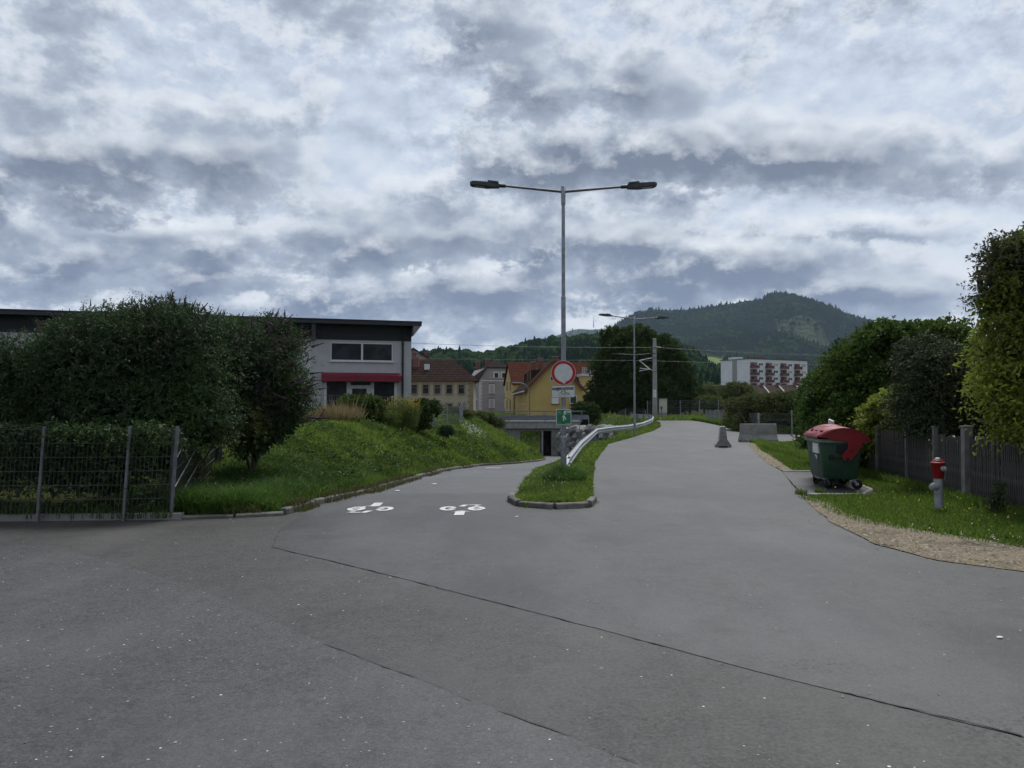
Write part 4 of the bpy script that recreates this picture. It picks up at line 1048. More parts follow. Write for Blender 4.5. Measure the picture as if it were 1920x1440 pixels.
mb = MB(); mb.box((-.34,-.22,0),(.34,.22,.745)); mb.build('base', M['concrete_pale'], cb); mb = MB(); mb.box((-.44,-.32,2.203),(.44,.32,2.27)); mb.build('top', M['concrete'], cb)
o = thing('signal_post', 'slim dark post with a small head in front of the beige cabinet', 'post', ((1240-960)/FPX*79.2, 79.2, 0))
MB().tube((0,0,-.2),(0,0,1.25),.05,.05,8).build('pole', M['galv_dark'], o); MB().box((-.08,-.07,1.15),(.08,.07,1.4)).build('head', M['bolt'], o)

# ------------------------------------------------------------------ apartment block and terrace roofs
ab = thing('apartment_block', 'white apartment block with rust red balconies in front of the mountain', 'apartment block', (94, 300, 0), math.atan2(15, 28.9))
TOP = 19.5; Lr = 32.6; Dp = 15.9
mb = MB(); mb.box((0,0,-2),(Lr,Dp,TOP)); mb.build('wall', M['block_white'], ab)
mb = MB(); mb.box((-.25,-.25,TOP+.003),(Lr+.25,Dp+.25,TOP+.22)); r_ = mb.build('roof', M['fascia'], ab)
mb = MB(); mb.box((1.0,7.5,TOP+.23),(4.2,12.5,TOP+1.2)); mb.build('roof_house', M['block_white'], r_)
for x, y, hh, ww in ((-.0+3.5,4,1.9,.8),(9,6,1.3,1.2),(12,6,1.5,1.6),(22,6,1.2,2.0),(18,5,.8,.5)):
    mb = MB(); mb.box((x,y,TOP+.23),(x+ww,y+.8,TOP+hh)); mb.build('roof_vent', M['chimney'], r_)
mb = MB(); mb.box((-.03,6.6,-1),(-.004,9.3,TOP-.2)); mb.build('joint_strip', M['concrete_pale'], ab)
mb = MB(); mb.box((-.035,.0,10.6),(-.005,Dp,10.68)); mb.build('wall_joint', M['concrete_pale'], ab)
PXF = lambda px: (px-655)/(1755-655)*Lr
def abz(pyc, x): 
    return CAM_H+(HOR-(650+pyc/10.105))/FPX*(300+x*.46)
ROW = [290, 425, 560, 695]
cols = [('b',678,800),('w',828,912),('b',955,1075),('w',1102,1190),('b',1232,1352),('w',1378,1460),('b',1500,1612),('w',1642,1725)]
fl = 2.82; z_top = abz(293, 2) 
for i, (kd, a, b) in enumerate(cols):
    x0, x1 = PXF(a), PXF(b)
    for j in range(5):
        zt_ = z_top - j*fl
        if kd == 'b':
            mb = MB(); mb.box((x0,-.06,zt_-1.25),(x1,-.003,zt_)); lg = mb.build('loggia_shade', M['dark_recess'], ab)  # flat dark panel paints the shade inside the loggia, no hollow behind
            mb = MB(); xm_ = x0+(x1-x0)*(.55 if (i+j) % 2 else .3); mb.box((xm_-.7,-.075,zt_-1.2),(xm_+.7,-.062,zt_-.15)); mb.build('window', M['glass_far'], lg)
            mb = MB(); mb.box((x0-.12,-1.25,zt_-2.42),(x1+.15,-.005,zt_-1.25)); bc = mb.build('balcony', M['balcony_red'], ab)
            mb = MB(); mb.box((x0-.14,-1.28,zt_-2.52),(x1+.17,-.004,zt_-2.424)); mb.build('slab', M['block_white'], bc)
        else:
            pale = (i == 3 and j in (0,)) or (i == 5 and j in (1,)) or (i == 7 and j < 2)
            window(ab, I4, x0, x1, zt_-1.35, zt_-.15, M['block_white'], M['shutter'] if pale else M['glass_far'], .16, None, 1, 0, .05)
tr = thing('terraced_houses', 'row of brown roofed terraced houses with chimneys below the apartment block', 'houses', (0, 0, 0))
TY = 170
def tx(px): return (px-960)/FPX*TY
def tzz(py): return CAM_H+(HOR-py)/FPX*TY
mb = MB(); mb.box((tx(1300),TY,-2),(tx(1560),TY+9,tzz(738))); mb.build('wall', M['brown_plaster'], tr)
mb = MB(); mb.add([(tx(1298),TY-.4,tzz(739)),(tx(1562),TY-.4,tzz(739)),(tx(1562),TY+4.6,tzz(721)),(tx(1298),TY+4.6,tzz(721)),(tx(1298),TY+9.4,tzz(739)),(tx(1562),TY+9.4,tzz(739))], [(0,1,2,3),(3,2,5,4),(0,3,4),(1,5,2)])
r_ = mb.build('roof', M['tile_brown'], tr)
for px in (1343, 1377, 1409, 1440, 1470, 1503, 1534):
    x = tx(px); mb = MB(); mb.bar((x+.2,TY-.5,tzz(738.5)),(x+.2,TY+4.6,tzz(720.5)),.35,.4); mb.build('party_wall', M['concrete_pale'], tr)
    chimney(tr, x+.1, TY+4.2, tzz(724), tzz(717.5), .75)

# transmission mast on the far ridge
an = thing('transmission_mast', 'thin transmission mast on the blue ridge behind the trees', 'mast', at(1113, 612, 6460) - Vector((0,0,4)))
hgt = (612-594)/FPX*6460+4
MB().tube((0,0,-6),(0,0,hgt*.55),4.0,2.6,8).build('lower_mast', M['galv'], an); MB().tube((0,0,hgt*.55),(0,0,hgt),1.8,.9,8).build('upper_mast', M['galv'], an)

# ------------------------------------------------------------------ hills: real ridges at their distances
def hill(name, crest, Yc, Y0, Yb, m, seed, rough=.06, base=-6.0, na=260, nr=60, spur=.10, clear=None, label=None):
    cx_ = np.array([(p[0]-960)/FPX for p in crest]); cz_ = np.array([(HOR-p[1])/FPX for p in crest])
    a = np.linspace(cx_[0], cx_[-1], na); ez = np.interp(a, cx_, cz_)
    ker = np.hanning(7); ker /= ker.sum(); ez = np.convolve(np.pad(ez, 3, 'edge'), ker, 'valid')
    t = np.concatenate([np.linspace(0, 1, nr), 1+np.linspace(.03, 1, nr//3)])
    Aa, Tt = np.meshgrid(a, t)
    Yc_a = Yc*(1 + .10*(fbm(a*7+seed, 0*a, s=seed)-.5))
    Y = np.where(Tt <= 1, Y0 + (Yc_a[None]-Y0)*Tt, Yc_a[None] + (Yb-Yc_a[None])*(Tt-1))
    zc = CAM_H + ez*Yc_a
    prof = np.where(Tt <= 1, Tt**1.15*(1-.18*np.sin(np.pi*Tt)), 1 - .75*np.clip(Tt-1, 0, 1)**1.3)
    X = Aa*Y
    k = Yc/10.0
    rid = np.abs(fbm(X/(k*1.9)+seed, Y/(k*2.6), s=seed+1, o=4)-.5)*2
    env = np.sin(np.pi*np.clip(Tt, 0, 1))**.8
    Z = base + (zc[None]-base)*prof
    Z = Z - (zc[None]-base)*spur*2.4*(rid-.25)*env
    Z = Z + (zc[None]-base)*rough*(fbm(X/(k*.55), Y/(k*.55), s=seed+4)-.5)*env
    # keep the slope below the sight line to the crest
    cap = CAM_H + (ez[None]-.0006)*Y
    Z = np.where(Tt < .985, np.minimum(Z, cap), Z)
    n, r_ = Aa.shape[1], Aa.shape[0]; idx = np.arange(n*r_).reshape(r_, n)
    o = mesh_np(name, np.stack([X.ravel(), Y.ravel(), Z.ravel()], 1), np.stack([idx[:-1,:-1].ravel(), idx[:-1,1:].ravel(), idx[1:,1:].ravel(), idx[1:,:-1].ravel()], 1), m, smooth=True, kind='structure')
    if label: o['label'] = label
    return o, X, Y, Z

def hill_mat(name, c1, c2, c3, s, clear=None):
    m = bpy.data.materials.new(name); m.use_nodes = True; n = NT(m.node_tree); p = n.n['Principled BSDF']; p.inputs['Roughness'].default_value = .95; p.inputs['Specular IOR Level'].default_value = .1
    geo = n.new('ShaderNodeNewGeometry'); pos = geo.outputs['Position']
    c = n.mix(n.ss(n.noise(pos, 1.0/s, 5.0, .6), .38, .62), c1, c2)
    c = n.mix(n.m('MULTIPLY', n.ss(n.noise(n.v('ADD', pos, (900., 0., 0.)), .28/s, 4.0, .6), .52, .66), .7), c, c3)
    vo = n.new('ShaderNodeTexVoronoi'); n.put(vo.inputs['Vector'], pos); vo.inputs['Scale'].default_value = 9.0/s
    c = n.mix(n.m('MULTIPLY', n.ss(vo.outputs['Distance'], .1, .7), .45), c, tuple(x*.5 for x in c1))
    if clear:
        for (x, y, z, r, cc) in clear:
            d = n.v('MULTIPLY', n.v('SUBTRACT', pos, (x, y, z)), (1/r[0], 1/r[1], 1/r[2])); ln = n.new('ShaderNodeVectorMath', operation='LENGTH'); n.put(ln.inputs[0], d)
            e = n.m('ADD', ln.outputs['Value'], n.m('MULTIPLY', n.m('SUBTRACT', n.noise(pos, 2.6/s, 6.0), .5), 2.0))
            c = n.mix(n.ss(e, .95, .80), c, cc)
    n.put(p.inputs['Base Color'], c)
    bn = n.new('ShaderNodeBump'); bn.inputs['Strength'].default_value = 1.0; bn.inputs['Distance'].default_value = s*.06
    n.put(bn.inputs['Height'], n.m('SUBTRACT', n.noise(pos, 5.0/s, 5.0, .65), vo.outputs['Distance'])); n.put(p.inputs['Normal'], bn.outputs[0])
    return m
kn = at(1505, 640, 2800)
M['mountain'] = hill_mat('mountain_forest', (.018,.034,.020), (.028,.048,.024), (.040,.062,.028), 160.0,
    [(kn.x, kn.y, kn.z, (98., 700., 90.), (.042,.058,.024)), (*at(1230,590,3150), (120., 500., 40.), (.050,.075,.034)), (*at(1410,640,2700), (150., 400., 25.), (.040,.060,.028))])
M['ridge'] = hill_mat('blue_ridge_forest', (.018,.034,.022), (.028,.046,.026), (.034,.055,.028), 260.0)
md1 = at(1345, 680, 760)
M['near_hill'] = hill_mat('near_hill_forest', (.016,.030,.014), (.024,.044,.017), (.032,.055,.020), 40.0, [(*at(1340,678,700), (26., 200., 9.), (.12,.17,.045))])
near_crest = [(a_, b_+11) for a_, b_ in [(300,720),(560,690),(700,668),(780,660),(815,654),(850,652),(880,657),(910,657),(950,650),(980,640),(1010,633),(1060,627),(1105,622),(1180,624),(1250,632),(1290,645),(1318,668),(1345,690),(1375,705),(1420,728),(1500,742),(1700,744),(2300,740)]]
h1, X1, Y1, Z1 = hill('near_hill', near_crest, 900, 330, 1500, M['near_hill'], 4, base=-1.5, rough=.04, spur=.07, na=300, nr=50)
mid_crest = [(1180,680),(1240,668),(1290,662),(1320,664),(1365,670),(1420,688),(1480,700),(1560,700),(1700,690),(1900,690),(2400,700)]
h4, X4, Y4, Z4 = hill('valley_slope', mid_crest, 1500, 900, 2200, hill_mat('valley_forest', (.016,.030,.016), (.024,.042,.018), (.030,.050,.02), 60.0,
      [(*at(1338,676,1440), (46., 420., 14.), (.13,.18,.05)), (*at(1512,708,1400), (45., 300., 5.), (.13,.18,.05))]), 9, base=-1.5, rough=.03, spur=.03, na=200, nr=40)
mcrest = [(a_, b_+4) for a_, b_ in [(980,735),(1040,700),(1080,660),(1105,641),(1130,622),(1160,600),(1190,583),(1220,575),(1255,577),(1300,576),(1340,569),(1380,564),(1430,557),(1444,547),(1460,544),(1490,547),(1520,555),(1545,563),(1575,577),(1600,588),(1640,602),(1680,625),(1740,665),(1820,700),(2000,720),(2300,735)]]
h2, X2, Y2, Z2 = hill('mountain', mcrest, 3300, 1600, 5200, M['mountain'], 6, base=-1.5, rough=.07, spur=.17, na=420, nr=110)
# round knoll on the flank
kcrest = [(1395,740),(1425,690),(1450,640),(1468,612),(1485,596),(1502,590),(1520,594),(1536,606),(1548,630),(1560,660),(1580,700),(1600,740)]
h3, X3, Y3, Z3 = hill('mountain_knoll', kcrest, 2750, 2250, 3200, M['mountain'], 16, base=-1.5, rough=.03, spur=.05, na=120, nr=60)
rcrest = [(a_, b_+6) for a_, b_ in [(760,745),(860,705),(940,665),(985,642),(1020,629),(1050,621),(1070,613),(1088,610),(1105,612),(1140,610),(1180,604),(1300,606),(1420,630),(1520,640),(1580,630),(1640,609),(1680,604),(1700,607),(1760,612),(1900,640),(2300,700)]]
h5, X5, Y5, Z5 = hill('far_ridge', rcrest, 6500, 4200, 8500, M['ridge'], 12, base=-1.5, rough=.04, spur=.08, na=300, nr=50)

def tree_templates():
    out = []
    for s in range(3):                                         # broadleaf crowns
        bm = bmesh.new(); bmesh.ops.create_icosphere(bm, subdivisions=2, radius=1.0)
        for v in bm.verts:
            k = .62+.76*float(fbm(v.co.x*1.7+s*5, v.co.y*1.7, v.co.z*1.7, s=s+40, o=3)); v.co *= k; v.co.z = v.co.z*.95+.85
        V = np.array([v.co for v in bm.verts]); F = np.array([[v.index for v in f.verts] for f in bm.faces]); bm.free(); out.append((V*.5, F, 0))
    for s in range(2):                                         # conifers
        V, F = [], []; n = 7
        for l in range(5):
            z0, z1 = .08+.18*l, .08+.18*l+.34; r = .24*(1-l/5.6)
            b = len(V)
            for k in range(n):
                a = 2*math.pi*(k+.3*l)/n; rr = r*(.75+.5*_hash(k, l, s, 3)); V.append((rr*math.cos(a), rr*math.sin(a), z0-.05*_hash(k, l, s, 9)))
            V.append((0, 0, min(z1, 1.0)))
            F += [(b+k, b+(k+1) % n, b+n) for k in range(n)]
        out.append((np.array(V), np.array(F), 1))
    return out
TT = tree_templates()
def forest(name, label, Xh, Yh, Zh, n, hmin, hmax, seed, con=.4, mask=None, tmin=0.0):
    rg = np.random.default_rng(seed); r_, c_ = Xh.shape
    # weight rows nearer the crest, only the side turned to the valley
    i = (rg.random(n)**.8*(r_*.75-2)).astype(int); j = (rg.random(n)*(c_-1)).astype(int); u, v = rg.random(n), rg.random(n)
    def bil(A): return A[i,j]*(1-u)*(1-v)+A[i,j+1]*u*(1-v)+A[i+1,j]*(1-u)*v+A[i+1,j+1]*u*v
    x, y, z = bil(Xh), bil(Yh), bil(Zh)
    keep = z > tmin
    if mask is not None: keep &= mask(x, y, z)
    x, y, z = x[keep], y[keep], z[keep]; n = len(x)
    cz = fbm(x/ (Yh.mean()*.05), y/(Yh.mean()*.05), s=seed)
    isc = (cz + .35*(rg.random(n)-.5)) > (1-con) ; isc = (cz + .45*(rg.random(n)-.5)) > np.quantile(cz, 1-con)
    VV, FF, MI = [], [], []; base = 0
    for kind in range(5):
        sel = (isc & (np.arange(n) % 2 == kind-3)) if kind >= 3 else (~isc & (np.arange(n) % 3 == kind))
        k = sel.sum()
        if not k: continue
        V, F, mi = TT[kind]
        hh = hmin+(hmax-hmin)*rg.random(k); hh = hh*(1.15 if mi else .9); a = rg.random(k)*6.28; sp = .85+.5*rg.random(k)
        c, s = np.cos(a), np.sin(a)
        P = V[None]*np.stack([hh*sp, hh*sp, hh], 1)[:,None]
        Q = np.stack([P[:,:,0]*c[:,None]-P[:,:,1]*s[:,None]+x[sel][:,None], P[:,:,0]*s[:,None]+P[:,:,1]*c[:,None]+y[sel][:,None], P[:,:,2]+(z[sel]-.08*hh)[:,None]], 2)
        VV.append(Q.reshape(-1,3)); FF.append((F[None]+(np.arange(k)*len(V))[:,None,None]+base).reshape(-1,3)); base += k*len(V); MI.append(np.full(k*len(F), mi))
    o = mesh_np(name, np.concatenate(VV), np.concatenate(FF), [M['forest_a'], M['forest_b']], MI=np.concatenate(MI), kind='stuff')
    return tag(o, label, 'forest')
mea = lambda x, y, z: ~((np.abs(x/y*FPX+960-1338) < 24) & (np.abs(757-(z-1.7)/y*FPX-677) < 14))
vis = lambda x, y, z: (x/y*FPX+960 > 620) & (x/y*FPX+960 < 1420)
forest('hill_forest', 'dark mixed forest covering the near hill behind the houses', X1, Y1, Z1, 13000, 8, 15, 3, .34, vis)
forest('valley_forest', 'dark forest on the valley slope left of the apartment block', X4, Y4, Z4, 5000, 11, 20, 5, .5, lambda x, y, z: mea(x, y, z) & (x/y*FPX+960 > 1250) & (x/y*FPX+960 < 1640))
clr = lambda x, y, z: ~((((x-kn.x)/115)**2+((z-kn.z)/100)**2) < .8) & (x/y*FPX+960 > 1090) & (x/y*FPX+960 < 1700)
forest('mountain_forest', 'dark spruce forest covering the big mountain', X2, Y2, Z2, 40000, 13, 25, 7, .75, clr)
forest('knoll_forest', 'spruces round the pale cleared knoll of the mountain', X3, Y3, Z3, 3600, 10, 20, 8, .7, lambda x, y, z: (((x-kn.x)/115)**2+((z-kn.z)/100)**2) > .95*np.random.default_rng(2).random(len(x))**.35)
forest('ridge_forest', 'spruce forest along the far blue ridge', X5, Y5, Z5, 11000, 22, 36, 9, .6, lambda x, y, z: (x/y*FPX+960 > 900) & (x/y*FPX+960 < 1820))

# ------------------------------------------------------------------ air
hz_ = MB(); hz_.box((-10500,-400,-8),(10500,11500,640))
m = bpy.data.materials.new('haze'); m.use_nodes = True; n = NT(m.node_tree); n.n.clear()
vol = n.new('ShaderNodeVolumePrincipled'); vol.inputs['Color'].default_value = (.62,.80,1.0,1); vol.inputs['Density'].default_value = 4.2e-5; vol.inputs['Anisotropy'].default_value = .2
oo = n.new('ShaderNodeOutputMaterial'); n.l.new(vol.outputs[0], oo.inputs['Volume'])
HAZE = hz_.build('haze', m, kind='stuff'); HAZE['label'] = 'thin bluish haze filling the valley air'; HAZE['category'] = 'haze'

# ------------------------------------------------------------------ street lamps
def make_lamp(loc, rz, label, collar=True, sc=1.0, tilt=(.10, .085), arm=1.30):
    t = thing('street_lamp', label, 'street lamp', loc, rz, 'twin armed street lamps')
    H = 6.37
    mb = MB()
    mb.lathe([(.064,-.3),(.064,.86)], 14); mb.lathe([(.072,.855),(.072,.885),(.055,.90)], 14)
    mb.lathe([(.055,.88),(.052,2.3),(.050,3.92)], 14); mb.lathe([(.053,3.9),(.053,3.93),(.041,3.95)], 14)
    mb.lathe([(.041,3.92),(.038,6.0)], 14); mb.lathe([(.050,5.97),(.050,H),(.0,H+.02)], 14)
    mb.build('pole', M['galv'], t)
    for s, tl in ((-1, tilt[0]), (1, tilt[1])):
        d = Vector((s*math.cos(tl), 0, math.sin(tl))); p0 = Vector((s*.03, 0, H-.12))
        m2 = MB(); m2.tube(p0, p0+d*arm, .030, .024, 10); m2.build('arm', M['galv_dark'], t)
        a = p0 + d*arm; ang = math.atan2(d.z, 1.0)*.55
        T = Matrix.Translation(a) @ Matrix.Rotation(-s*ang, 4, 'Y') @ Matrix.Scale(s, 4, (1,0,0))
        h = MB(T)
        h.tube((-.06,0,0), (.10,0,0), .042, .042, 10)
        h.add([(.08,-.06,-.05),(.08,.06,-.05),(.08,.06,.03),(.08,-.06,.03),
               (.34,-.11,-.055),(.34,.11,-.055),(.34,.10,.065),(.34,-.10,.065)], [(0,1,2,3)[::-1],(4,5,6,7)[::-1],(0,4,5,1),(1,5,6,2),(2,6,7,3),(3,7,4,0)])
        h.add([(.10,-.09,.03),(.34,-.10,.066),(.34,.10,.066),(.10,.09,.03),(.10,-.09,.07),(.32,-.09,.085),(.32,.09,.085),(.10,.09,.07)],
              [(0,1,2,3)[::-1],(4,5,6,7),(0,4,7,3)[::-1],(0,1,5,4),(1,2,6,5),(2,3,7,6)])
        h.add([(.34,-.13,-.05),(.66,-.12,-.035),(.72,-.09,-.02),(.72,.09,-.02),(.66,.12,-.035),(.34,.13,-.05),
               (.34,-.13,.035),(.66,-.12,.045),(.72,-.08,.03),(.72,.08,.03),(.66,.12,.045),(.34,.13,.035)],
              [(0,1,2,3,4,5)[::-1],(6,7,8,9,10,11),(0,6,7,1)[::-1],(1,7,8,2)[::-1],(2,8,9,3)[::-1],(3,9,10,4)[::-1],(4,10,11,5)[::-1],(5,11,6,0)[::-1]])
        for k in range(5): h.box((.38+.05*k,-.10,.035), (.395+.05*k,.10,.062))
        head = h.build('lamp_head', M['lamp_dark'], t)
        ln = MB(T); ln.add([(.40,-.085,-.053),(.62,-.08,-.043),(.62,.08,-.043),(.40,.085,-.053)], [(0,1,2,3)[::-1]])
        ln.build('lens', M['lens'], head)
    if collar:
        c = MB(); c.box((-.075,-.075,1.76), (-.045,.03,1.93)); c.box((-.062,-.085,1.80), (.062,-.058,1.87)); c.build('pole_clamp', M['sticker'], t)
        c = MB(); c.tube((0,0,1.83),(0,0,1.98), .057, .057, 14, caps=False); c.build('sticker', M['sticker'], t)
        c = MB(); c.lathe([(.0575,1.16),(.0575,1.25)], 14); c.build('torn_sticker', M['tape'], t)
    return t
LX, LY = at(1057, 903, 16.5).x, 16.5
lamp1 = make_lamp((LX, LY, tz(LX, LY)-.02 + .06), 0, 'nearest grey twin armed street lamp, rising from the grass island and carrying the signs')
p2 = at(1190, 817, 40.2)
make_lamp((p2.x, 40.2, -.05), R(19), 'second twin armed street lamp, beside the guardrail in front of the dark round tree', collar=False)
p3 = at(1189, 790, 72)
make_lamp((p3.x, 72, .1), R(-3), 'farthest twin armed street lamp, its arms showing behind the second lamp', collar=False, tilt=(.07,.07))

# ------------------------------------------------------------------ signs on the lamp pole
def clamp(parent, z, y=.05):
    mb = MB(); mb.box((-.065,y,z-.015),(.065,y+.035,z+.015)); mb.box((-.065,y+.03,z-.015),(-.05,y+.13,z+.015)); mb.box((.05,y+.03,z-.015),(.065,y+.13,z+.015))
    return mb.build('bracket', M['galv'], parent)
SY = LY - .125
c = at(1056.5, 699, SY)
t = thing('no_vehicles_sign', 'round white sign with a broad red ring, topmost on the near lamp pole', 'road sign', c)
def disc(r0, r1, y0, y1, n=56):
    mb = MB(); v, f = [], []
    for k in range(n):
        a = 2*math.pi*k/n; ca, sa = math.cos(a), math.sin(a)
        v += [(ca*r0,y0,sa*r0),(ca*r1,y0,sa*r1),(ca*r1,y1,sa*r1)]
    for k in range(n):
        a, b = 3*k, 3*((k+1) % n)
        f += [(a,a+1,b+1,b),(a+1,a+2,b+2,b+1)]
    mb.add(v, f); 
    if r0 < .01: pass
    return mb
disc(.0, .268, .004, .022).build('back_plate', M['galv'], t)
disc(.258, .267, -.001, .004).build('rim', M['sign_white'], t)
disc(.197, .259, -.003, .002).build('red_ring', M['sign_red'], t)
disc(.0, .198, -.002, .002).build('white_face', M['sign_white'], t)
mb = MB(); mb.add([(-.045,-.0045,-.20),(-.01,-.0045,-.225),(.02,-.0045,-.238),(.05,-.0045,-.205),(.025,-.0045,-.195),(.0,-.0045,-.20)], [tuple(range(6))])
mb.build('torn_sticker', M['tape'], t)
clamp(t, .0, .022)

def plate(T_, wd, hg, rad, m_face, m_rim, name='plate'):
    def rr(w_, h_, r_, y):
        pts = []
        for (sx, sz, a0) in ((1,1,0),(-1,1,90),(-1,-1,180),(1,-1,270)):
            for k in range(5):
                a = R(a0+22.5*k); pts.append((sx*(w_/2-r_)+math.cos(a)*r_, y, sz*(h_/2-r_)+math.sin(a)*r_))
        return pts
    mb = MB(); mb.prism(rr(wd, hg, rad, .012), (0,-.012,0)); mb.build('back_plate', m_rim, T_)
    mb = MB(); mb.add(rr(wd-.022, hg-.022, rad*.7, -.002), [tuple(range(20))]); return mb.build(name, m_face, T_)
c = at(1056, 734, SY)
t = thing('supplementary_sign', 'white rectangular sign reading ausgenommen above a small bicycle, under the round sign', 'road sign', c, 0)
t.rotation_euler = (0, R(-1.2), 0)
plate(t, .510, .262, .022, M['sign_white'], M['galv'], 'face')
text_mesh('ausgenommen', .112, 'lettering', M['print_black'], t, (-.003,-.0045,.070), UPR, .0030, width=.465)
mb = MB()
def wheel2d(mb, x0, z0, r, w_, y=-.0045, n=24, a0=0, a1=360):
    v, f = [], []
    for i in range(n+1):
        a = R(a0+(a1-a0)*i/n); v += [(x0+math.cos(a)*r,y,z0+math.sin(a)*r),(x0+math.cos(a)*(r-w_),y,z0+math.sin(a)*(r-w_))]
    for i in range(n): f.append((2*i+1,2*i+3,2*i+2,2*i))
    mb.add(v, f)
def line2d(mb, a, b, w_, y=-.0045):
    a, b = Vector((a[0],y,a[1])), Vector((b[0],y,b[1])); d = (b-a).normalized(); s = Vector((d.z,0,-d.x))*w_/2
    mb.add([a+s,a-s,b-s,b+s], [(0,1,2,3)])
wheel2d(mb, -.062,-.062,.041,.008); wheel2d(mb, .066,-.062,.041,.008, a0=-50, a1=235)
for a, b in (((-.062,-.062),(-.03,.0)),((-.03,.0),(.035,.005)),((.0,-.062),(.035,.005)),((-.03,.0),(.0,-.062)),((0,-.062),(.066,-.062)),((.035,.005),(.066,-.062)),
             ((-.03,.0),(-.045,.022)),((-.045,.022),(-.02,.028)),((.035,.005),(.028,.024)),((.012,.026),(.05,.026)),((.05,.026),(.04,.012))): line2d(mb, a, b, .0065)
for k in range(9):
    a = 2*math.pi*k/9; line2d(mb, (.115+math.cos(a)*.012,-.055+math.sin(a)*.012), (.115+math.cos(a+1)*.026,-.055+math.sin(a+1)*.026), .004)
mb.build('bicycle_symbol', M['print_black'], t); clamp(t, .0, .012)
c = at(1057, 782, SY)
t = thing('cycle_route_sign', 'square green cycle route sign reading R38 with a white taped arrow, lowest on the pole', 'road sign', c)
plate(t, .322, .338, .026, M['sign_green'], M['print_white'], 'face')
text_mesh('R38', .080, 'lettering', M['print_white'], t, (.082,-.0045,.112), UPR, .0022, width=.115)
mb = MB(); line2d(mb, (-.15,.055), (.15,.055), .005, -.004); mb.build('divider', M['sign_green_pale'], t)
mb = MB()
wheel2d(mb, -.122,.098,.019,.006); wheel2d(mb, -.068,.098,.019,.006)
for a, b in (((-.122,.098),(-.108,.125)),((-.108,.125),(-.08,.125)),((-.108,.125),(-.097,.098)),((-.097,.098),(-.08,.125)),((-.097,.098),(-.068,.098)),((-.08,.125),(-.068,.098)),((-.085,.132),(-.07,.134))): line2d(mb, a, b, .007)
mb.build('bicycle_symbol', M['sign_green_pale'], t)
mb = MB(); y = -.0055
mb.add([(-.045,y,-.01),(.0,y,.052),(.03,y,.005),(.012,y,.0),(.012,y,-.085),(-.015,y,-.085),(-.015,y,-.005)], [(1,0,6),(1,6,5,4,3),(1,3,2)]); mb.build('arrow', M['tape'], t)
mb = MB(); y = -.0065
mb.add([(.02,y,.03),(.045,y,-.02),(.06,y,-.05),(.03,y,-.055),(.018,y,-.02)], [tuple(range(5))]); mb.add([(-.005,y,.13),(.03,y,.125),(.045,y,.06),(.02,y,.045),(.0,y,.08)], [tuple(range(5))])
mb.build('torn_tape', M['tape'], t)
mb = MB()
for k in range(8): line2d(mb, (.03+.012*k,-.140), (.038+.012*k,-.140+.003*(k % 3)), .010 if k % 2 else .007)
line2d(mb, (.128,-.136), (.142,-.132), .014); mb.build('small_print', M['print_white'], t)
mb = MB()
for k in range(6): line2d(mb, (-.145+.013*k,-.125), (-.137+.013*k,-.125), .012); line2d(mb, (-.145+.013*k,-.142), (-.137+.013*k,-.142), .006)
mb.build('small_print', M['sign_green_pale'], t); clamp(t, .0, .012)

# ------------------------------------------------------------------ guardrail
RAILP = [at(1049,900,16.75), at(1066.5,853,17.9), at(1090,826,25.5), at(1120,802.5,38.5), at(1150,798.5,42.5), at(1180,796,47.0), at(1205,791.5,51.5), at(1222,785,56.0), at(1225.5,780,60.5), at(1218,777.5,65.5), at(1200,776.5,70.5), at(1183,776.5,74.0)]
g = thing('guardrail', 'galvanised steel guardrail sweeping from behind the near lamp round the bend of the road', 'guardrail', (0,0,0))
PROF = [(-.025,0),(-.03,-.03),(.03,-.075),(.03,-.115),(-.028,-.15),(-.028,-.17),(.03,-.205),(.03,-.245),(-.03,-.29),(-.025,-.31)]
def beam_piece(i0, i1, name):
    mb = MB(); pts = RAILP[i0:i1+1]; full = RAILP; v, f = [], []; n = len(PROF)
    for k in range(i0, i1+1):
        d = (full[min(k+1, len(full)-1)] - full[max(k-1, 0)]); d.z = 0; d.normalize(); nn = Vector((d.y, -d.x, 0))
        sc = 1.0
        for (o, z) in PROF: v.append(full[k] + nn*o + Vector((0,0,z*sc)))
    m = i1-i0+1
    for k in range(m-1):
        for j in range(n-1): f.append((k*n+j, k*n+j+1, (k+1)*n+j+1, (k+1)*n+j))
    mb.add(v, f, 0, False)
    o = mb.build(name, M['rail'], g)
    md = o.modifiers.new('sheet', 'SOLIDIFY'); md.thickness = .006; md.offset = 0
    return o
beam_piece(0, 1, 'end_piece')
for a in range(1, 11): beam_piece(a, a+1, 'beam')
def rail_at(s):
    cum = [0]
    for i in range(len(RAILP)-1): cum.append(cum[-1]+(RAILP[i+1]-RAILP[i]).length)
    return Vector([np.interp(s, cum, [p[k] for p in RAILP]) for k in range(3)]), cum
_, cum = rail_at(0)
s = cum[1]+.4; k = 0
while s < cum[-1]:
    p, _ = rail_at(s); q_, _ = rail_at(min(s+.2, cum[-1])); d = (q_-p); d.z = 0
    if d.length < 1e-4: d = Vector((0,1,0))
    d.normalize(); nn = Vector((-d.y, d.x, 0))
    b = p + nn*.09; zg = tz(b.x, b.y)
    mb = MB(); mb.bar((b.x,b.y,zg-.3), (b.x,b.y,p.z-.02), .055, .10, up=d); mb.bar(p+nn*.03+Vector((0,0,-.155)), b+Vector((0,0,-.155)), .08, .12); mb.build('post', M['galv_dark'], g)
    mb = MB(); mb.lathe([(.014,0),(.014,.012),(.0,.014)], 8, tuple(p - nn*.045 + Vector((0,0,-.16)))); mb.build('bolt', M['bolt'], g)
    s += 3.2; k += 1
e = RAILP[1]
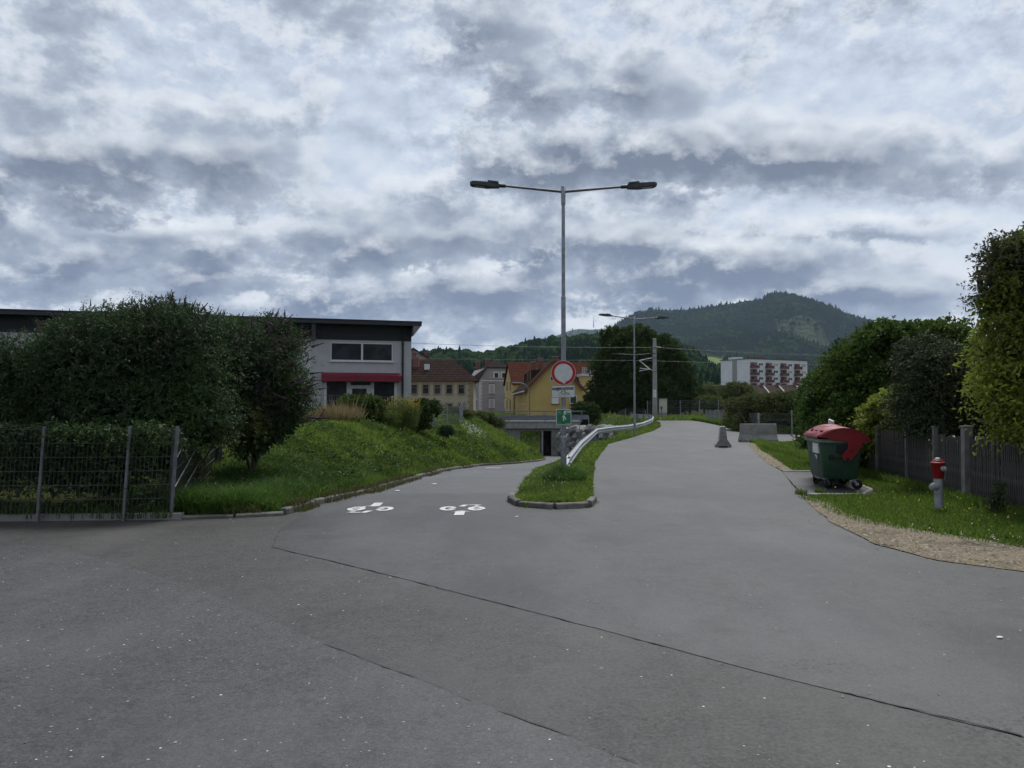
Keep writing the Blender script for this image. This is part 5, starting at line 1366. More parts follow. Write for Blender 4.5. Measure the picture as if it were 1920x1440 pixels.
for (dx_, dz_) in ((.0,-.05),(.0,-.12),(.012,-.2),(.02,-.26)):
    mb = MB(); mb.tube(e+Vector((dx_-.055,-.05,dz_)), e+Vector((dx_+.03,-.02,dz_)), .014, .014, 8); mb.build('bolt', M['bolt'], g)

# ------------------------------------------------------------------ waste containers
def rrect(x0, x1, y0, y1, r, n=4):
    pts = []
    for cx_, cy_, a0 in ((x1-r,y1-r,0),(x0+r,y1-r,90),(x0+r,y0+r,180),(x1-r,y0+r,270)):
        for k in range(n+1):
            a = R(a0+90*k/n); pts.append((cx_+math.cos(a)*r, cy_+math.sin(a)*r))
    return pts
def make_bin(loc, rz, label, pink):
    t = thing('waste_container', label, 'waste container', loc, rz, 'wheeled waste containers on the pad')
    Wd, Ln = .80, 1.30
    mb = MB(); v, f = [], []
    lev = [(.20,.10,.10),(.23,.075,.07),(.6,.035,.03),(.93,.0,.0),(.96,.0,.0)]
    for (z, ix, iy) in lev: v += [(a,b,z) for a, b in rrect(ix, Wd-ix*.9, iy, Ln-iy, .07)]
    n = 20
    for i in range(len(lev)-1):
        for k in range(n): f.append((i*n+k, i*n+(k+1) % n, (i+1)*n+(k+1) % n, (i+1)*n+k))
    mb.add(v, f, 0, True); mb.add(v[:n], [tuple(range(n))[::-1]])
    # shallow ribs on the long front
    for y in (.30, .98): mb.box((-.004+.03,y,.26),(.022,y+.016,.92))
    mb.build('body', M['bin_green'], t)
    mb = MB()
    a, b = rrect(-.045, Wd+.045, -.04, Ln+.04, .09), rrect(.0, Wd, .0, Ln, .07)
    v = [(x,y,.925) for x, y in a]+[(x,y,.985) for x, y in a]+[(x,y,.985) for x, y in b]+[(x,y,.925) for x, y in b]
    f = []
    for i in range(4):
        for k in range(n): f.append((i*n+k, i*n+(k+1) % n, ((i+1) % 4)*n+(k+1) % n, ((i+1) % 4)*n+k))
    mb.add(v, f, 0, False); mb.build('rim', M['bin_rim'], t)
    arc = [(-.035,1.03),(.03,1.075),(.11,1.125),(.20,1.165),(.32,1.195),(.44,1.205),(.56,1.195),(.67,1.165),(.77,1.11),(.85,1.04),(.905,.985)]
    mb = MB(); v, f = [], []
    ys = [.015,.10,.42,.44,.86,.88,Ln-.10,Ln-.015]
    for j, y in enumerate(ys):
        k = .012 if 3 <= j <= 4 else 0.0
        v += [(x,y,z+k+(0 if 0 < j < 7 else -.006)) for x, z in arc]
    m_ = len(arc)
    for j in range(len(ys)-1):
        for i in range(m_-1): f.append((j*m_+i, j*m_+i+1, (j+1)*m_+i+1, (j+1)*m_+i))
    mb.add(v, [x[::-1] for x in f], 0, True)
    lid = mb.build('lid', M['bin_red'], t); md = lid.modifiers.new('wall', 'SOLIDIFY'); md.thickness = .02; md.offset = -1
    mb = MB(); mb.prism([(-.05,.06,1.0),(-.06,.06,1.045),(-.03,.06,1.05),(-.01,.06,1.0)], (0,Ln-.12,0)); mb.build('lid_front_edge', M['bin_red'], lid)
    for y in (.22, .62, 1.02): mb = MB(); mb.box((.06,y,1.10),(.14,y+.07,1.155)); mb.build('lid_grip', M['rubber'], lid)
    side = [(1534,818.5),(1545,812),(1558,806),(1572,802.7),(1590,803),(1604,808),(1616,815.5),(1624.5,824),(1616,827),(1610,830),(1606,840),(1598,851),(1590,861),(1584,865.5),(1576,863),(1572.5,856),(1577,848),(1583,841),(1583.5,832),(1580,828),(1570,826.5),(1556,826),(1549,822.5),(1536,820.5)]
    prof = [((px-1537)/94.7, (918-py)/94.7) for px, py in side]
    for y0, y1 in ((-.075,-.05),(Ln+.05,Ln+.075)):
        mb = MB(); mb.prism([(x,y0,z) for x, z in prof], (0,y1-y0,0))
        # raised welt and hinge boss
        sgn = -1 if y0 < 0 else 1; ye = y0 if y0 < 0 else y1
        for i in range(1, 7): mb.bar((prof[i][0]*.97+.01,ye+sgn*.004,prof[i][1]-.025),(prof[i+1][0]*.97+.01,ye+sgn*.004,prof[i+1][1]-.025), .012,.012,up=(0,1,0))
        sd_ = mb.build('lid_side', M['bin_red'], lid)
        mb = MB(); mb.lathe([(.0,ye+sgn*.02),(.035,ye+sgn*.02),(.035,ye)], 12, (.465,0,.61) if False else (0,0,0), axis='Y')
        o = mb.build('hinge', M['rubber'], lid); o.location = (.475,0,.61)
        mb = MB(); mb.bar((.53,ye+sgn*.003,.74),(.60,ye+sgn*.003,.80),.012,.028,up=(0,1,0)); mb.build('slot', M['rubber'], lid)
    mb = MB(); mb.box((.16,-.045,.60),(.25,.02,.68)); mb.tube((.22,-.035,.64),(.47,-.035,.61), .012); mb.box((.30,-.02,.72),(.52,.015,.88))
    mb.build('handle', M['rubber'], t)
    # long front (facing the road): label, upright lifting bars
    mb = MB()
    if pink: mb.box((-.006,.10,.74),(.02,.34,.91)); mb.build('label_plate', M['pink'], t)
    else: mb.box((-.012,.18,.70),(.03,.62,.90)); mb.build('label_plate', M['print_white'], t)
    mb = MB(); mb.lathe([(.0,-.008),(.02,-.008),(.02,.02)], 8, (0,0,0), axis='X'); o = mb.build('sticker', M['print_white'], t); o.location = (.016,.50,.64)
    mb = MB(); mb.box((.0,.35,.585),(.02,.39,.655)); mb.build('sticker', M['print_white'], t)
    for i, (x, y, a) in enumerate(((.14,.16,.5),(.66,.16,-.3),(.14,1.14,.9),(.66,1.14,.2))):
        ca, sa = math.cos(a), math.sin(a)
        T = Matrix.Translation((x,y,0)) @ Matrix.Rotation(a, 4, 'Z')
        mb = MB(T); mb.box((-.05,-.04,.195),(.05,.04,.21))
        mb.prism([(-.045,-.034,.20),(.03,-.034,.20),(.075,-.034,.09),(.045,-.034,.085)], (0,.008,0)); mb.prism([(-.045,.026,.20),(.03,.026,.20),(.075,.026,.09),(.045,.026,.085)], (0,.008,0))
        w_ = mb.build('caster', M['galv'], t)
        mb = MB(T); mb.lathe([(.03,-.025),(.095,-.024),(.10,-.012),(.10,.012),(.095,.024),(.03,.025)], 18, (.055,0,.10), axis='Y'); mb.build('wheel', M['rubber'], w_)
    mb = MB(); mb.tube((.10,.5,.17),(.10,.9,.17),.02); mb.bar((.12,.16,.19),(.12,1.14,.19),.04,.03); mb.bar((.66,.16,.19),(.66,1.14,.19),.04,.03); mb.build('base_frame', M['galv_dark'], t)
    return t
bx, by = 6.10, 15.0
make_bin((bx, by, .008), R(-9), 'nearer green waste container with a red curved lid and white label', False)
make_bin((6.50, 16.55, .008), R(-20), 'farther green waste container, mostly hidden behind the nearer one, with a pink label', True)
bpy.context.view_layer.update()
c = at(1559, 793, 17.0)
mb = MB(); mb.add([(-.05,-.03,-.08),(.06,-.02,-.09),(.05,.05,-.085),(-.06,.04,-.075),(-.08,-.02,.06),(.03,-.04,.02),(.08,.05,.03),(-.02,.06,.08)], [(3,2,1,0),(4,5,6,7),(0,1,5,4),(1,2,6,5),(2,3,7,6),(3,0,4,7)])
o = mb.build('paper_bag', M['white_scrap']); o.location = (c.x, 17.0, 1.285); tag(o, 'crumpled white paper bag lying on the farther red container lid', 'litter')

# ------------------------------------------------------------------ hydrant
hx, hy = gd(1758, 962)
hz = tz(hx, hy)
t = thing('hydrant', 'pillar fire hydrant with a red head on a leaning grey post in the grass', 'hydrant', (hx, hy, hz))
t.rotation_euler = (0, R(-1.2), R(8))
S = 1.0
mb = MB(); mb.lathe([(.066,-.2),(.064,.30),(.060,.52)], 18); mb.build('post', M['hyd_grey'], t)
mb = MB(); mb.lathe([(.0,.515),(.072,.515),(.075,.525),(.094,.73),(.099,.735),(.103,.745),(.105,.758),(.094,.768),(.078,.770),(.074,.79),(.068,.80),(.0,.805)], 24); mb.build('head', M['hyd_red'], t)
mb = MB(); mb.lathe([(.044,.80),(.042,.825),(.03,.832),(.0,.832)], 6); mb.build('spindle_cap', M['alu'], t)
mb = MB(); mb.tube((.02,-.07,.67),(.023,-.120,.67),.043,.040,14); mb.tube((.022,-.11,.67),(.024,-.140,.67),.024,.024,6); mb.build('outlet_cap', M['alu'], t)
mb = MB(); mb.tube((.03,-.125,.65),(.032,-.105,.50),.004,.004,5); mb.build('chain', M['galv'], t)
mb = MB(); mb.tube((-.05,-.03,.40),(-.15,-.05,.395),.060,.052,14); mb.tube((-.13,-.045,.395),(-.17,-.055,.395),.045,.038,10); mb.tube((-.16,-.052,.395),(-.185,-.058,.395),.02,.02,6); mb.build('outlet_cap', M['hyd_grey'], t)

# ------------------------------------------------------------------ concrete barriers
def make_barrier(loc, rz, L, label, arrows=False):
    t = thing('concrete_barrier', label, 'concrete barrier', loc, rz, 'concrete barriers closing the side road')
    mb = MB(); pr = [(-.30,0),(-.30,.09),(-.15,.30),(-.09,.78),(-.075,.80),(.075,.80),(.09,.78),(.15,.30),(.30,.09),(.30,0)]
    def sec(x, k=1.0): return [(x, a*k, b) for a, b in pr]
    xs = [-L/2,-L/2+.02,-L/4-.12,-L/4+.12,L/4-.12,L/4+.12,L/2-.02,L/2]; v, f = [], []; n = len(pr)
    for i, x in enumerate(xs):
        for (yy, zz) in pr:
            v.append((x, yy*(.97 if i in (0,7) else 1), zz))
    for i in range(len(xs)-1):
        for j in range(n-1): f.append((i*n+j, i*n+j+1, (i+1)*n+j+1, (i+1)*n+j))
    f += [tuple(range(n)), tuple(range(7*n, 8*n))[::-1]]
    mb.add(v, [x[::-1] for x in f]); mb.build('body', M['concrete'], t)
    mb = MB()
    for x in (-L/4, L/4): mb.box((x-.10,-.302,.0),(x+.10,.302,.055))
    mb.box((-L/2-.003,-.17,0),(-L/2+.01,.17,.05)); mb.box((L/2-.01,-.17,0),(L/2+.003,.17,.05))
    mb.build('notch_shade', M['rubber'], t)  # solid black blocks paint the shade of the open forklift notches
    mb = MB(); mb.box((-.06,-.01,.80),(.06,.01,.83)); mb.build('lifting_eye', M['galv_dark'], t)
    if arrows:
        mb = MB(); x = -L/2-.004
        for z in (.36,.50,.64):
            for s in (-1,1): mb.add([(x,0,z),(x,0,z+.05),(x,s*.085,z-.03),(x,s*.085,z-.08)], [(0,1,2,3)])
        mb.build('painted_chevron', M['concrete_pale'], t)
    return t
x, y = gd(1362, 839)
make_barrier((x, y+.55, .004), R(77), 1.1, 'narrow concrete barrier seen end on with faint white chevrons, standing alone on the road', True)
x, y = gd(1427, 829)
make_barrier((x, y+.45, .004), R(4), 1.62, 'longer weathered concrete barrier seen broadside in front of the hedge')

# ------------------------------------------------------------------ right-hand paling fence
pf = thing('paling_fence', 'weathered grey fence of narrow upright palings behind the hydrant', 'fence', (0,0,0))
F0, F1 = Vector((7.15, 8.8, 0)), Vector((8.40, 18.2, 0))
fd = (F1-F0).normalized(); fn_ = Vector((fd.y, -fd.x, 0)); FL = (F1-F0).length
rg = np.random.default_rng(5)
mb = MB(); mb.add([(-.019,-.008,0),(.019,-.008,0),(.014,.012,0),(-.014,.012,0),(-.019,-.008,1.05),(.019,-.008,1.05),(.014,.012,1.05),(-.014,.012,1.05)], [(3,2,1,0),(4,5,6,7),(0,1,5,4),(1,2,6,5),(2,3,7,6),(3,0,4,7)])
pale0 = mb.build('paling', M['wood'], pf)
s = 0.0; first = True
while s < FL:
    p = F0 + fd*s - fn_*.03; z = max(tz(p.x, p.y), -.02)+.03
    o = pale0 if first else share(pale0, pf); first = False
    o.location = (p.x, p.y, z - .02*rg.random()); o.rotation_euler = (R((rg.random()-.5)*1.6), R((rg.random()-.5)*1.2), math.atan2(fd.y, fd.x)+R((rg.random()-.5)*8)); o.scale = (1, 1, 1+.04*(rg.random()-.5))
    s += .062 + .006*(rg.random()-.5)
for zr in (.22, .86):
    mb = MB(); mb.bar(F0+fn_*.02+Vector((0,0,zr+.03)), F1+fn_*.02+Vector((0,0,zr+.03)), .05, .07); mb.build('rail', M['wood'], pf)
for (Y, wd, h) in ((12.7,.135,1.24),(10.15,.12,1.16),(13.95,.075,1.20),(15.3,.06,1.18),(17.0,.08,1.13)):
    k = (Y-F0.y)/fd.y; p = F0+fd*k - fn_*.05; z = tz(p.x, p.y)
    mb = MB(); mb.bar((p.x,p.y,z-.2),(p.x,p.y,z+h), wd, wd, up=fd); mb.bar((p.x,p.y,z+h),(p.x,p.y,z+h+.025), wd+.03, wd+.03, up=fd); mb.build('post', M['post_conc'], pf)

# ------------------------------------------------------------------ wire fences
def wire_fence(name, label, pts, h, post_every, dz=.2, dx=.10, r=.004, m=None, mp=None, double=True, post=(.06,.04), zfun=None, base=.05, lean=None, cat='fence', top_extra=.04):
    """posts and one mesh panel per bay along pts"""
    m = m or M['wire']; mp = mp or M['wire']
    t = thing(name, label, cat, (0,0,0))
    zfun = zfun or tz
    P = [Vector((p[0], p[1], 0)) for p in pts]; cum = [0]
    for i in range(len(P)-1): cum.append(cum[-1]+(P[i+1]-P[i]).length)
    stops = []
    for i in range(len(P)-1):
        L = cum[i+1]-cum[i]; n = max(1, round(L/post_every)); stops += [cum[i]+L*k/n for k in range(n)]
    stops.append(cum[-1])
    def pt(s): return Vector((np.interp(s, cum, [p.x for p in P]), np.interp(s, cum, [p.y for p in P]), 0))
    for s in stops:
        p = pt(s); z = zfun(p.x, p.y); ln = (lean or 0)*1.0
        mb = MB(); mb.bar((p.x,p.y,z-.2),(p.x+ln,p.y,z+base+h+top_extra), post[0], post[1], up=(0,1,0)); mb.build('post', mp, t)
    for a, b in zip(stops[:-1], stops[1:]):
        p, q_ = pt(a), pt(b); zl, zr_ = zfun(p.x,p.y)+base, zfun(q_.x,q_.y)+base; d = (q_-p).normalized(); nn = Vector((-d.y,d.x,0))
        mb = MB(); L = (q_-p).length; n = max(2, round(L/dx))
        ln = Vector(((lean or 0),0,0))
        def W_(u, v_): return p.lerp(q_, u) + Vector((0,0,zl+(zr_-zl)*u + v_*h)) + ln*v_
        for i in range(n+1):
            u = i/n; A_, B_ = W_(u, 0), W_(u, 1); s_ = d*r
            mb.add([A_-s_, A_+nn*r, A_+s_, A_-nn*r, B_-s_, B_+nn*r, B_+s_, B_-nn*r], [(0,1,5,4),(1,2,6,5),(2,3,7,6),(3,0,4,7)])
        k = max(2, round(h/dz))
        for j in range(k+1):
            for o_ in ((-1, 1) if double else (0,)):
                off = nn*(o_*r*2.0); mb.bar(W_(0,j/k)+off, W_(1,j/k)+off, r*2, r*2)
        mb.build('mesh_panel', m, t)
    return t
wf = wire_fence('wire_fence', 'dark double wire mesh fence in front of the left shrub, along the plaza edge', [(-11.9,10.72),(-9.45,10.86),(-6.86,10.98),(-5.66,11.06),(-5.02,11.18)], 1.22, 9, .2, .062, .0036, M['wire'], M['galv_dark'], post=(.036,.036), lean=.09, zfun=lambda x, y: 0.06)
wf2 = wire_fence('side_wire_fence', 'short wire mesh fence panel turning back from the corner toward the concrete post', [(-5.06,11.26),(-6.1,15.6)], 1.15, 9, .2, .075, .0034, M['wire'], M['wire'], post=(.03,.03), lean=.03)
for a, b in (((-5.06,11.4,.45),(-5.5,13.4,1.05)),((-5.04,11.3,.15),(-5.75,14.5,.98)),((-5.1,11.5,.85),(-5.3,12.4,1.15))):
    mb = MB(); mb.tube(a, b, .012, .012, 6); mb.build('brace', M['galv'], wf2)
mb = MB()
for i in range(5):
    a, b = -12.6+i*1.55, -12.6+(i+1)*1.55-.012
    mb = MB(); ya, yb = 10.68+(a+12.6)*.062, 10.68+(b+12.6)*.062
    mb.add([(a,ya,-.1),(b,yb,-.1),(b,yb+.12,-.1),(a,ya+.12,-.1),(a,ya,.085),(b,yb,.085),(b,yb+.12,.09),(a,ya+.12,.09)], [(3,2,1,0),(4,5,6,7),(0,1,5,4),(1,2,6,5),(2,3,7,6),(3,0,4,7)])
    mb.build('base_plinth', M['concrete'], wf)
q0 = at(405, 850, 15.7)
t = thing('gate_post', 'pale concrete fence post standing in the grass at the right of the big shrub', 'post', (q0.x, 15.7, tz(q0.x,15.7)))
mb = MB(); mb.box((-.09,-.08,-.3),(.09,.08,1.15)); mb.build('post', M['concrete_pale'], t)
mb = MB(); mb.box((.10,-.06,-.3),(.15,.0,1.22)); mb.build('steel_upright', M['galv'], t)
wire_fence('bank_fence', 'grey wire mesh fence on top of the grass bank before the modern building', [(-11.5,29.5),(-7.6,30.2),(-4.9,31.0),(-3.6,34.5),(-2.75,40.0),(-2.9,46)], 1.05, 2.5, .2, .10, .004, M['wire_pale'], M['galv'])
wire_fence('rail_fence', 'wire mesh fence along the railway right of the bridge', [(7.3,77.3),(9.6,78.2),(14.0,79.5)], 1.05, 2.1, .2, .13, .006, M['wire_pale'], M['galv'])
wire_fence('tall_rail_fence', 'tall wire mesh fence with pale posts closing the end of the road', [(14.2,79.5),(18.0,81.0),(24.5,82.5),(31,82)], 2.0, 2.5, .25, .14, .006, M['wire_pale'], M['galv'])
wire_fence('garden_wire_fence', 'wire mesh fence on the grass edge left of the hedge by the barriers', [(18.2,71),(16.3,58),(15.35,52.5),(14.5,46.2),(14.15,43.4)], 1.05, 3.2, .2, .12, .005, M['wire_pale'], M['galv'])
# slim posts beside the path in front of the rubble wall
for px, py0, py1 in ((1087,781,803),(1104,781,804),(1067,800,830)):
    p = at(px, py0, 66); z = tz(p.x, 66)
    o = MB().tube((0,0,-.3),(0,0,p.z-z),.035,.035,8).build('marker_post', M['galv']); o.location = (p.x, 66, z)
    tag(o, {1087:'thin galvanised post on the slope directly right of the bridge parapet',1104:'thin galvanised post on the slope, right of the other slope post',1067:'short galvanised post at the left end of the boulder wall'}[px], 'post', 'thin posts by the boulder wall')
# gate beside the hedge
gt = thing('garden_gate', 'dark mesh garden gate between steel posts below the overgrown hedge', 'gate', (15.55, 42.0, 0))
for x in (-1.9, -.05, .35):
    MB().bar((x,0,-.2),(x,0,1.35 if x > -1 else 1.2),.07,.07,up=(0,1,0)).build('post', M['galv'], gt)
mb = MB()
for i in range(19): mb.bar((-1.8+i*.095,.02,.1),(-1.8+i*.095,.02,1.15),.012,.012,up=(0,1,0))
for z in (.1,.45,.8,1.15): mb.bar((-1.85,.02,z),(-.1,.02,z),.02,.03)
mb.build('mesh_panel', M['wire'], gt)

# ------------------------------------------------------------------ rubble wall: each boulder a piece
rw = thing('boulder_wall', 'dry wall of rough grey boulders holding the slope right of the underpass', 'boulder wall', (0,0,0))
def boulder(name, c, s, seed, parent, m):
    bm = bmesh.new(); bmesh.ops.create_icosphere(bm, subdivisions=2, radius=1.0); rg = np.random.default_rng(seed)
    for v in bm.verts:
        k = .72 + .55*float(fbm(v.co.x*1.1+seed, v.co.y*1.1, v.co.z*1.1+seed*3, s=seed, o=3))
        v.co = Vector((max(-.82, min(.82, v.co.x*k)), max(-.82, min(.82, v.co.y*k)), max(-.8, min(.8, v.co.z*k))))
    me = bpy.data.meshes.new(name); bm.to_mesh(me); bm.free()
    o = finish(name, me, m, parent); o.location = c; o.scale = s; o.rotation_euler = (rg.random()*.6, rg.random()*.6, rg.random()*6)
    return o
rg = np.random.default_rng(8)
for r_ in range(4):
    for i in range(8):
        u = (i + .5*(r_ % 2))/8
        x = 4.75 + u*5.0; Y = 71 - u*13 + r_*.35
        z = -2.75 + r_*.62 + u*.55 + .12*(rg.random()-.5)
        if z > terrain(x, Y)+1.6: pass
        boulder('boulder', (x, Y, z), (.62+.25*rg.random(), .55+.2*rg.random(), .42+.15*rg.random()), 100+r_*10+i, rw, M['boulder'])

# ------------------------------------------------------------------ grass
def blades(name, x, y, z, h, w_, m, seed, label, cat='grass', lean=.45, root_col=None):
    rg = np.random.default_rng(seed); n = len(x)
    a = rg.random(n)*6.28; ca, sa = np.cos(a), np.sin(a)
    b = rg.random(n)*6.28; ln = h*lean*(.3+rg.random(n)); lx, ly = np.cos(b)*ln, np.sin(b)*ln
    V = np.zeros((n,5,3))
    V[:,0] = np.stack([x-ca*w_/2, y-sa*w_/2, z-.02], 1); V[:,1] = np.stack([x+ca*w_/2, y+sa*w_/2, z-.02], 1)
    V[:,2] = np.stack([x+ca*w_*.4+lx*.35, y+sa*w_*.4+ly*.35, z+h*.6], 1); V[:,3] = np.stack([x-ca*w_*.4+lx*.35, y-sa*w_*.4+ly*.35, z+h*.6], 1)
    V[:,4] = np.stack([x+lx, y+ly, z+h*(.98-.25*rg.random(n))], 1)
    i = np.arange(n)[:,None]*5
    o = mesh_np(name, V.reshape(-1,3), [i+np.array([[0,1,2,3]]), i+np.array([[3,2,4]])], m, kind='stuff')
    return tag(o, label, cat)
rg = np.random.default_rng(77)
def ysample(n, a, b, p=1.5):
    u = rg.random(n); q_ = 1-p
    return (a**q_ + u*(b**q_-a**q_))**(1/q_)
# bank
n = 150000
Y = ysample(n, 11.35, 72, 1.35); s = rg.random(n)*(5.2+.02*Y)
X = xk(Y) - .10 - s
keep = ~((X < -5.25) & (Y < 15)); X, Y = X[keep], Y[keep]
pn = fbm(X*.5, Y*.4, s=61); h = (.13+.22*pn*rg.random(len(X))+.08*rg.random(len(X)))*np.clip(.75+.012*Y, .8, 1.5); w_ = .007+.00075*Y
edge = sst(xk(Y)-X, .05, .9); h = h*(.55+.45*edge)
blades('bank_grass', X, Y, terrain(X, Y), h, w_, M['gr_bank'], 1, 'bright green grass covering the long bank left of the path')
# long grass at the foot of the fence corner
n = 16000; Y = 11.4+rg.random(n)**1.4*5.5; X = xk(Y)-.08-rg.random(n)*(1.6+.35*(Y-11.4)); keep = ~((X < -5.05-.25*(Y-11.3))); X, Y = X[keep], Y[keep]
pn = fbm(X*1.2, Y*1.2, s=5); h = (.16+.50*pn*rg.random(len(X)))*(.45+.55*sst(xk(Y)-X, .0, .9))
blades('tall_grass', X, Y, terrain(X, Y), h, .011+0*X, M['gr_long'], 2, 'tall dark overhanging grass beside the corner of the wire fence', lean=1.15)
# broad-leaved weeds among the bank grass
n = 2600; Yw = ysample(n, 12.2, 50, 1.3); Xw = xk(Yw)-.35-rg.random(n)*4.6; kk = (fbm(Xw*.6+4, Yw*.6, s=91) > .52) & ~((Xw < -5.2) & (Yw < 16)); Xw, Yw = Xw[kk], Yw[kk]; m_ = len(Xw)
rgw = np.random.default_rng(17); Pw = np.repeat(np.stack([Xw, Yw, terrain(Xw, Yw)], 1), 9, 0); Pw[:,0] += rgw.normal(size=len(Pw))*.09; Pw[:,1] += rgw.normal(size=len(Pw))*.09; Pw[:,2] += .05+.26*rgw.random(len(Pw))
dw = rgw.normal(size=Pw.shape); dw[:,2] = np.abs(dw[:,2])*.5; dw /= np.linalg.norm(dw, axis=1)[:,None]; WEEDS = (Pw, dw, rgw)
# island and verge
n = 62000; Y = ysample(n, 12.35, 62, 1.7); a, b = xr(Y), xl(Y); X = a + (b+.06-a)*rg.random(n)
k = (X > a+.07) & (X < b+.02+.10*(fbm(X*3, Y*3, s=8)-.5)) & (Y > 12.3+.25*np.abs(X-.75)**2); X, Y = X[k], Y[k]
h = (.07+.20*fbm(X*.9, Y*.9, s=15)*rg.random(len(X)))*np.clip(.8+.010*Y, .9, 1.4)*(.55+.45*sst(xl(Y)-X, .0, .6)); w_ = .007+.00065*Y
blades('verge_grass', X, Y, terrain(X, Y), h, w_, M['gr_bank'], 3, 'green grass on the kerbed island and verge round the guardrail')
# tussock round the lamp
n = 2600; r_ = np.sqrt(rg.random(n))*.42; a = rg.random(n)*6.28; X = LX-.02+r_*np.cos(a); Y = LY-.5+r_*np.sin(a)*1.9
o = blades('grass_tussock', X, Y, terrain(X, Y), (.28+.28*rg.random(n))*(1-.5*r_/.42), .014+0*X, M['gr_long'], 4, 'dark tussock of long grass at the foot of the near street lamp', lean=.9)
# lawns on the right
n = 120000; Y = ysample(n, 6.5, 33.2, 1.6); lo = np.interp(Y, [6.5,6.9,7.6,8.3,8.8,9.35,10.0,10.9,11.9,12.9,14.06,14.1], [14,12,9,7.2,6.35,6.0,5.55,5.22,5.22,5.45,5.4,6.8]); lo = np.where(Y > 14.1, np.interp(Y, [14.1,15,18.9], [6.86,7.12,7.8]), lo)
lo = np.where(Y > 19.0, np.interp(Y, [19.0,19.3,21.3,24.5,27.5,32.2], [6.9,7.15,7.55,8.35,8.95,10.3]), lo)
X = lo + (np.maximum(lo+1.2, 8.6+.16*(Y-10)) - lo)*rg.random(n)
pn = fbm(X*.8, Y*.8, s=31); k = rg.random(n) < sst(X-lo, -.05, .35)+.25*(pn-.3); X, Y = X[k], Y[k]
fdist = np.abs((X-F0.x)*fd.y-(Y-F0.y)*fd.x)
h = (.045+.10*fbm(X*.8, Y*.8, s=31)*rg.random(len(X))+.16*(fdist < .35)*rg.random(len(X)))*np.clip(.8+.02*Y, .9, 1.5)
blades('lawn_grass', X, Y, terrain(X, Y), h, .006+.00055*Y, M['gr_lawn'], 5, 'short green lawn along the paling fence round the hydrant and bins')
n = 1500; Y = 6.8+rg.random(n)*7; lo = np.interp(Y, [6.9,7.6,8.3,8.8,9.35,10.0,10.9,11.9,12.9,14.06], [12,9,7.2,6.35,6.0,5.55,5.22,5.22,5.45,5.4]); X = lo-.28*rg.random(n)**2
blades('weeds', X, Y, 0*X+.01, .03+.06*rg.random(n), .012+0*X, M['gr_lawn'], 6, 'sparse weeds creeping over the gravel edge')
n = 5200; Y = 11.5+(rg.random(n)**1.6)*28; X = xk(Y)-.16+.30*rg.random(n)**1.3; k = fbm(X*.1, Y*.7, s=4) > .44+.12*sst(Y, 13, 20); X, Y = X[k], Y[k]
blades('kerb_weeds', X, Y, zp(Y)+.10*(X < xk(Y)), .04+.09*rg.random(len(X)), .014+0*X, M['gr_edge'], 7, 'brownish weeds growing along the foot of the granite kerb')
n = 30000; Y = 76+rg.random(n)*24; X = -6+rg.random(n)*40; k = (Y > 82.5) | (X > 8); X, Y = X[k], Y[k]
blades('rail_grass', X, Y, terrain(X, Y), .25+.3*rg.random(len(X)), .07+0*X, M['gr_bank'], 8, 'rough grass on the slopes round the railway bridge')
n = 14000; Y = 42.5+rg.random(n)*35; X = np.interp(Y, [42, 52, 60, 73, 80], [13.9, 15.1, 16.5, 18.1, 18.3])+rg.random(n)**2*2.6
blades('roadside_grass', X, Y, terrain(X, Y), .15+.35*rg.random(n), .045+0*X, M['gr_lawn'], 9, 'grass strip under the wire fence right of the road bend')
n = 9000; Y = 77.5+rg.random(n)*2; X = 12+rg.random(n)*14
blades('rail_foot_grass', X, Y, terrain(X, Y), .15+.30*rg.random(n), .06+0*X, M['gr_bank'], 10, 'grass along the foot of the tall fence behind the road end')

def specks(name, x, y, z, s, m, label, cat, seed):
    rg2 = np.random.default_rng(seed); n = len(x); d1 = rg2.normal(size=(n,3)); d1 /= np.linalg.norm(d1, axis=1)[:,None]; d2 = np.cross(d1, rg2.normal(size=(n,3))); d2 /= np.linalg.norm(d2, axis=1)[:,None]
    c = np.stack([x,y,z],1); s = s[:,None]
    V = np.stack([c+d1*s, c+d2*s*.7, c-d1*s, c-d2*s*.7], 1)
    return tag(mesh_np(name, V.reshape(-1,3), np.arange(4*n).reshape(n,4), m, kind='stuff'), label, cat)
n = 320; Y = 40+rg.normal(size=n)*1.3; X = at(889,824,40).x+rg.normal(size=n)*.32
specks('daisies', X, Y, terrain(X, Y)+.28+.1*rg.random(n), .018+.02*rg.random(n), M['fl_white'], 'patch of white daisies flowering on the far part of the bank', 'flowers', 3)
n = 150; Y = ysample(n, 12, 55, 1.3); X = xk(Y)-.3-rg.random(n)*4
specks('clover_flowers', X, Y, terrain(X, Y)+.22+.08*rg.random(n), .006+.005*rg.random(n)+.0002*Y, M['fl_white'], 'scattered small white flowers in the bank grass', 'flowers', 4)
n = 150; Y = ysample(n, 8, 16, 1.3); X = 5.9+rg.random(n)*1.9
specks('dandelions', X, Y, terrain(X, Y)+.10+.06*rg.random(n), .012+.007*rg.random(n), M['fl_yellow'], 'small yellow flowers in the lawn near the paling fence', 'flowers', 5)
n = 130; Y = 6.9+rg.random(n)*4.2; lo = np.interp(Y, [6.9,7.6,8.3,8.8,9.35,10.0,10.9], [12,9,7.2,6.35,6.0,5.55,5.22]); X = lo+(rg.random(n)-.35)*.55
specks('fallen_petals', X, Y, terrain(X, Y)+.035+.02*rg.random(n), .008+.009*rg.random(n), M['fl_white'], 'pale fallen leaves lying where gravel meets lawn', 'leaves', 6)
n = 240; Y = ysample(n, 12.5, 45, 1.5); X = xr(Y)+.15+(xl(Y)-xr(Y)-.3)*rg.random(n)
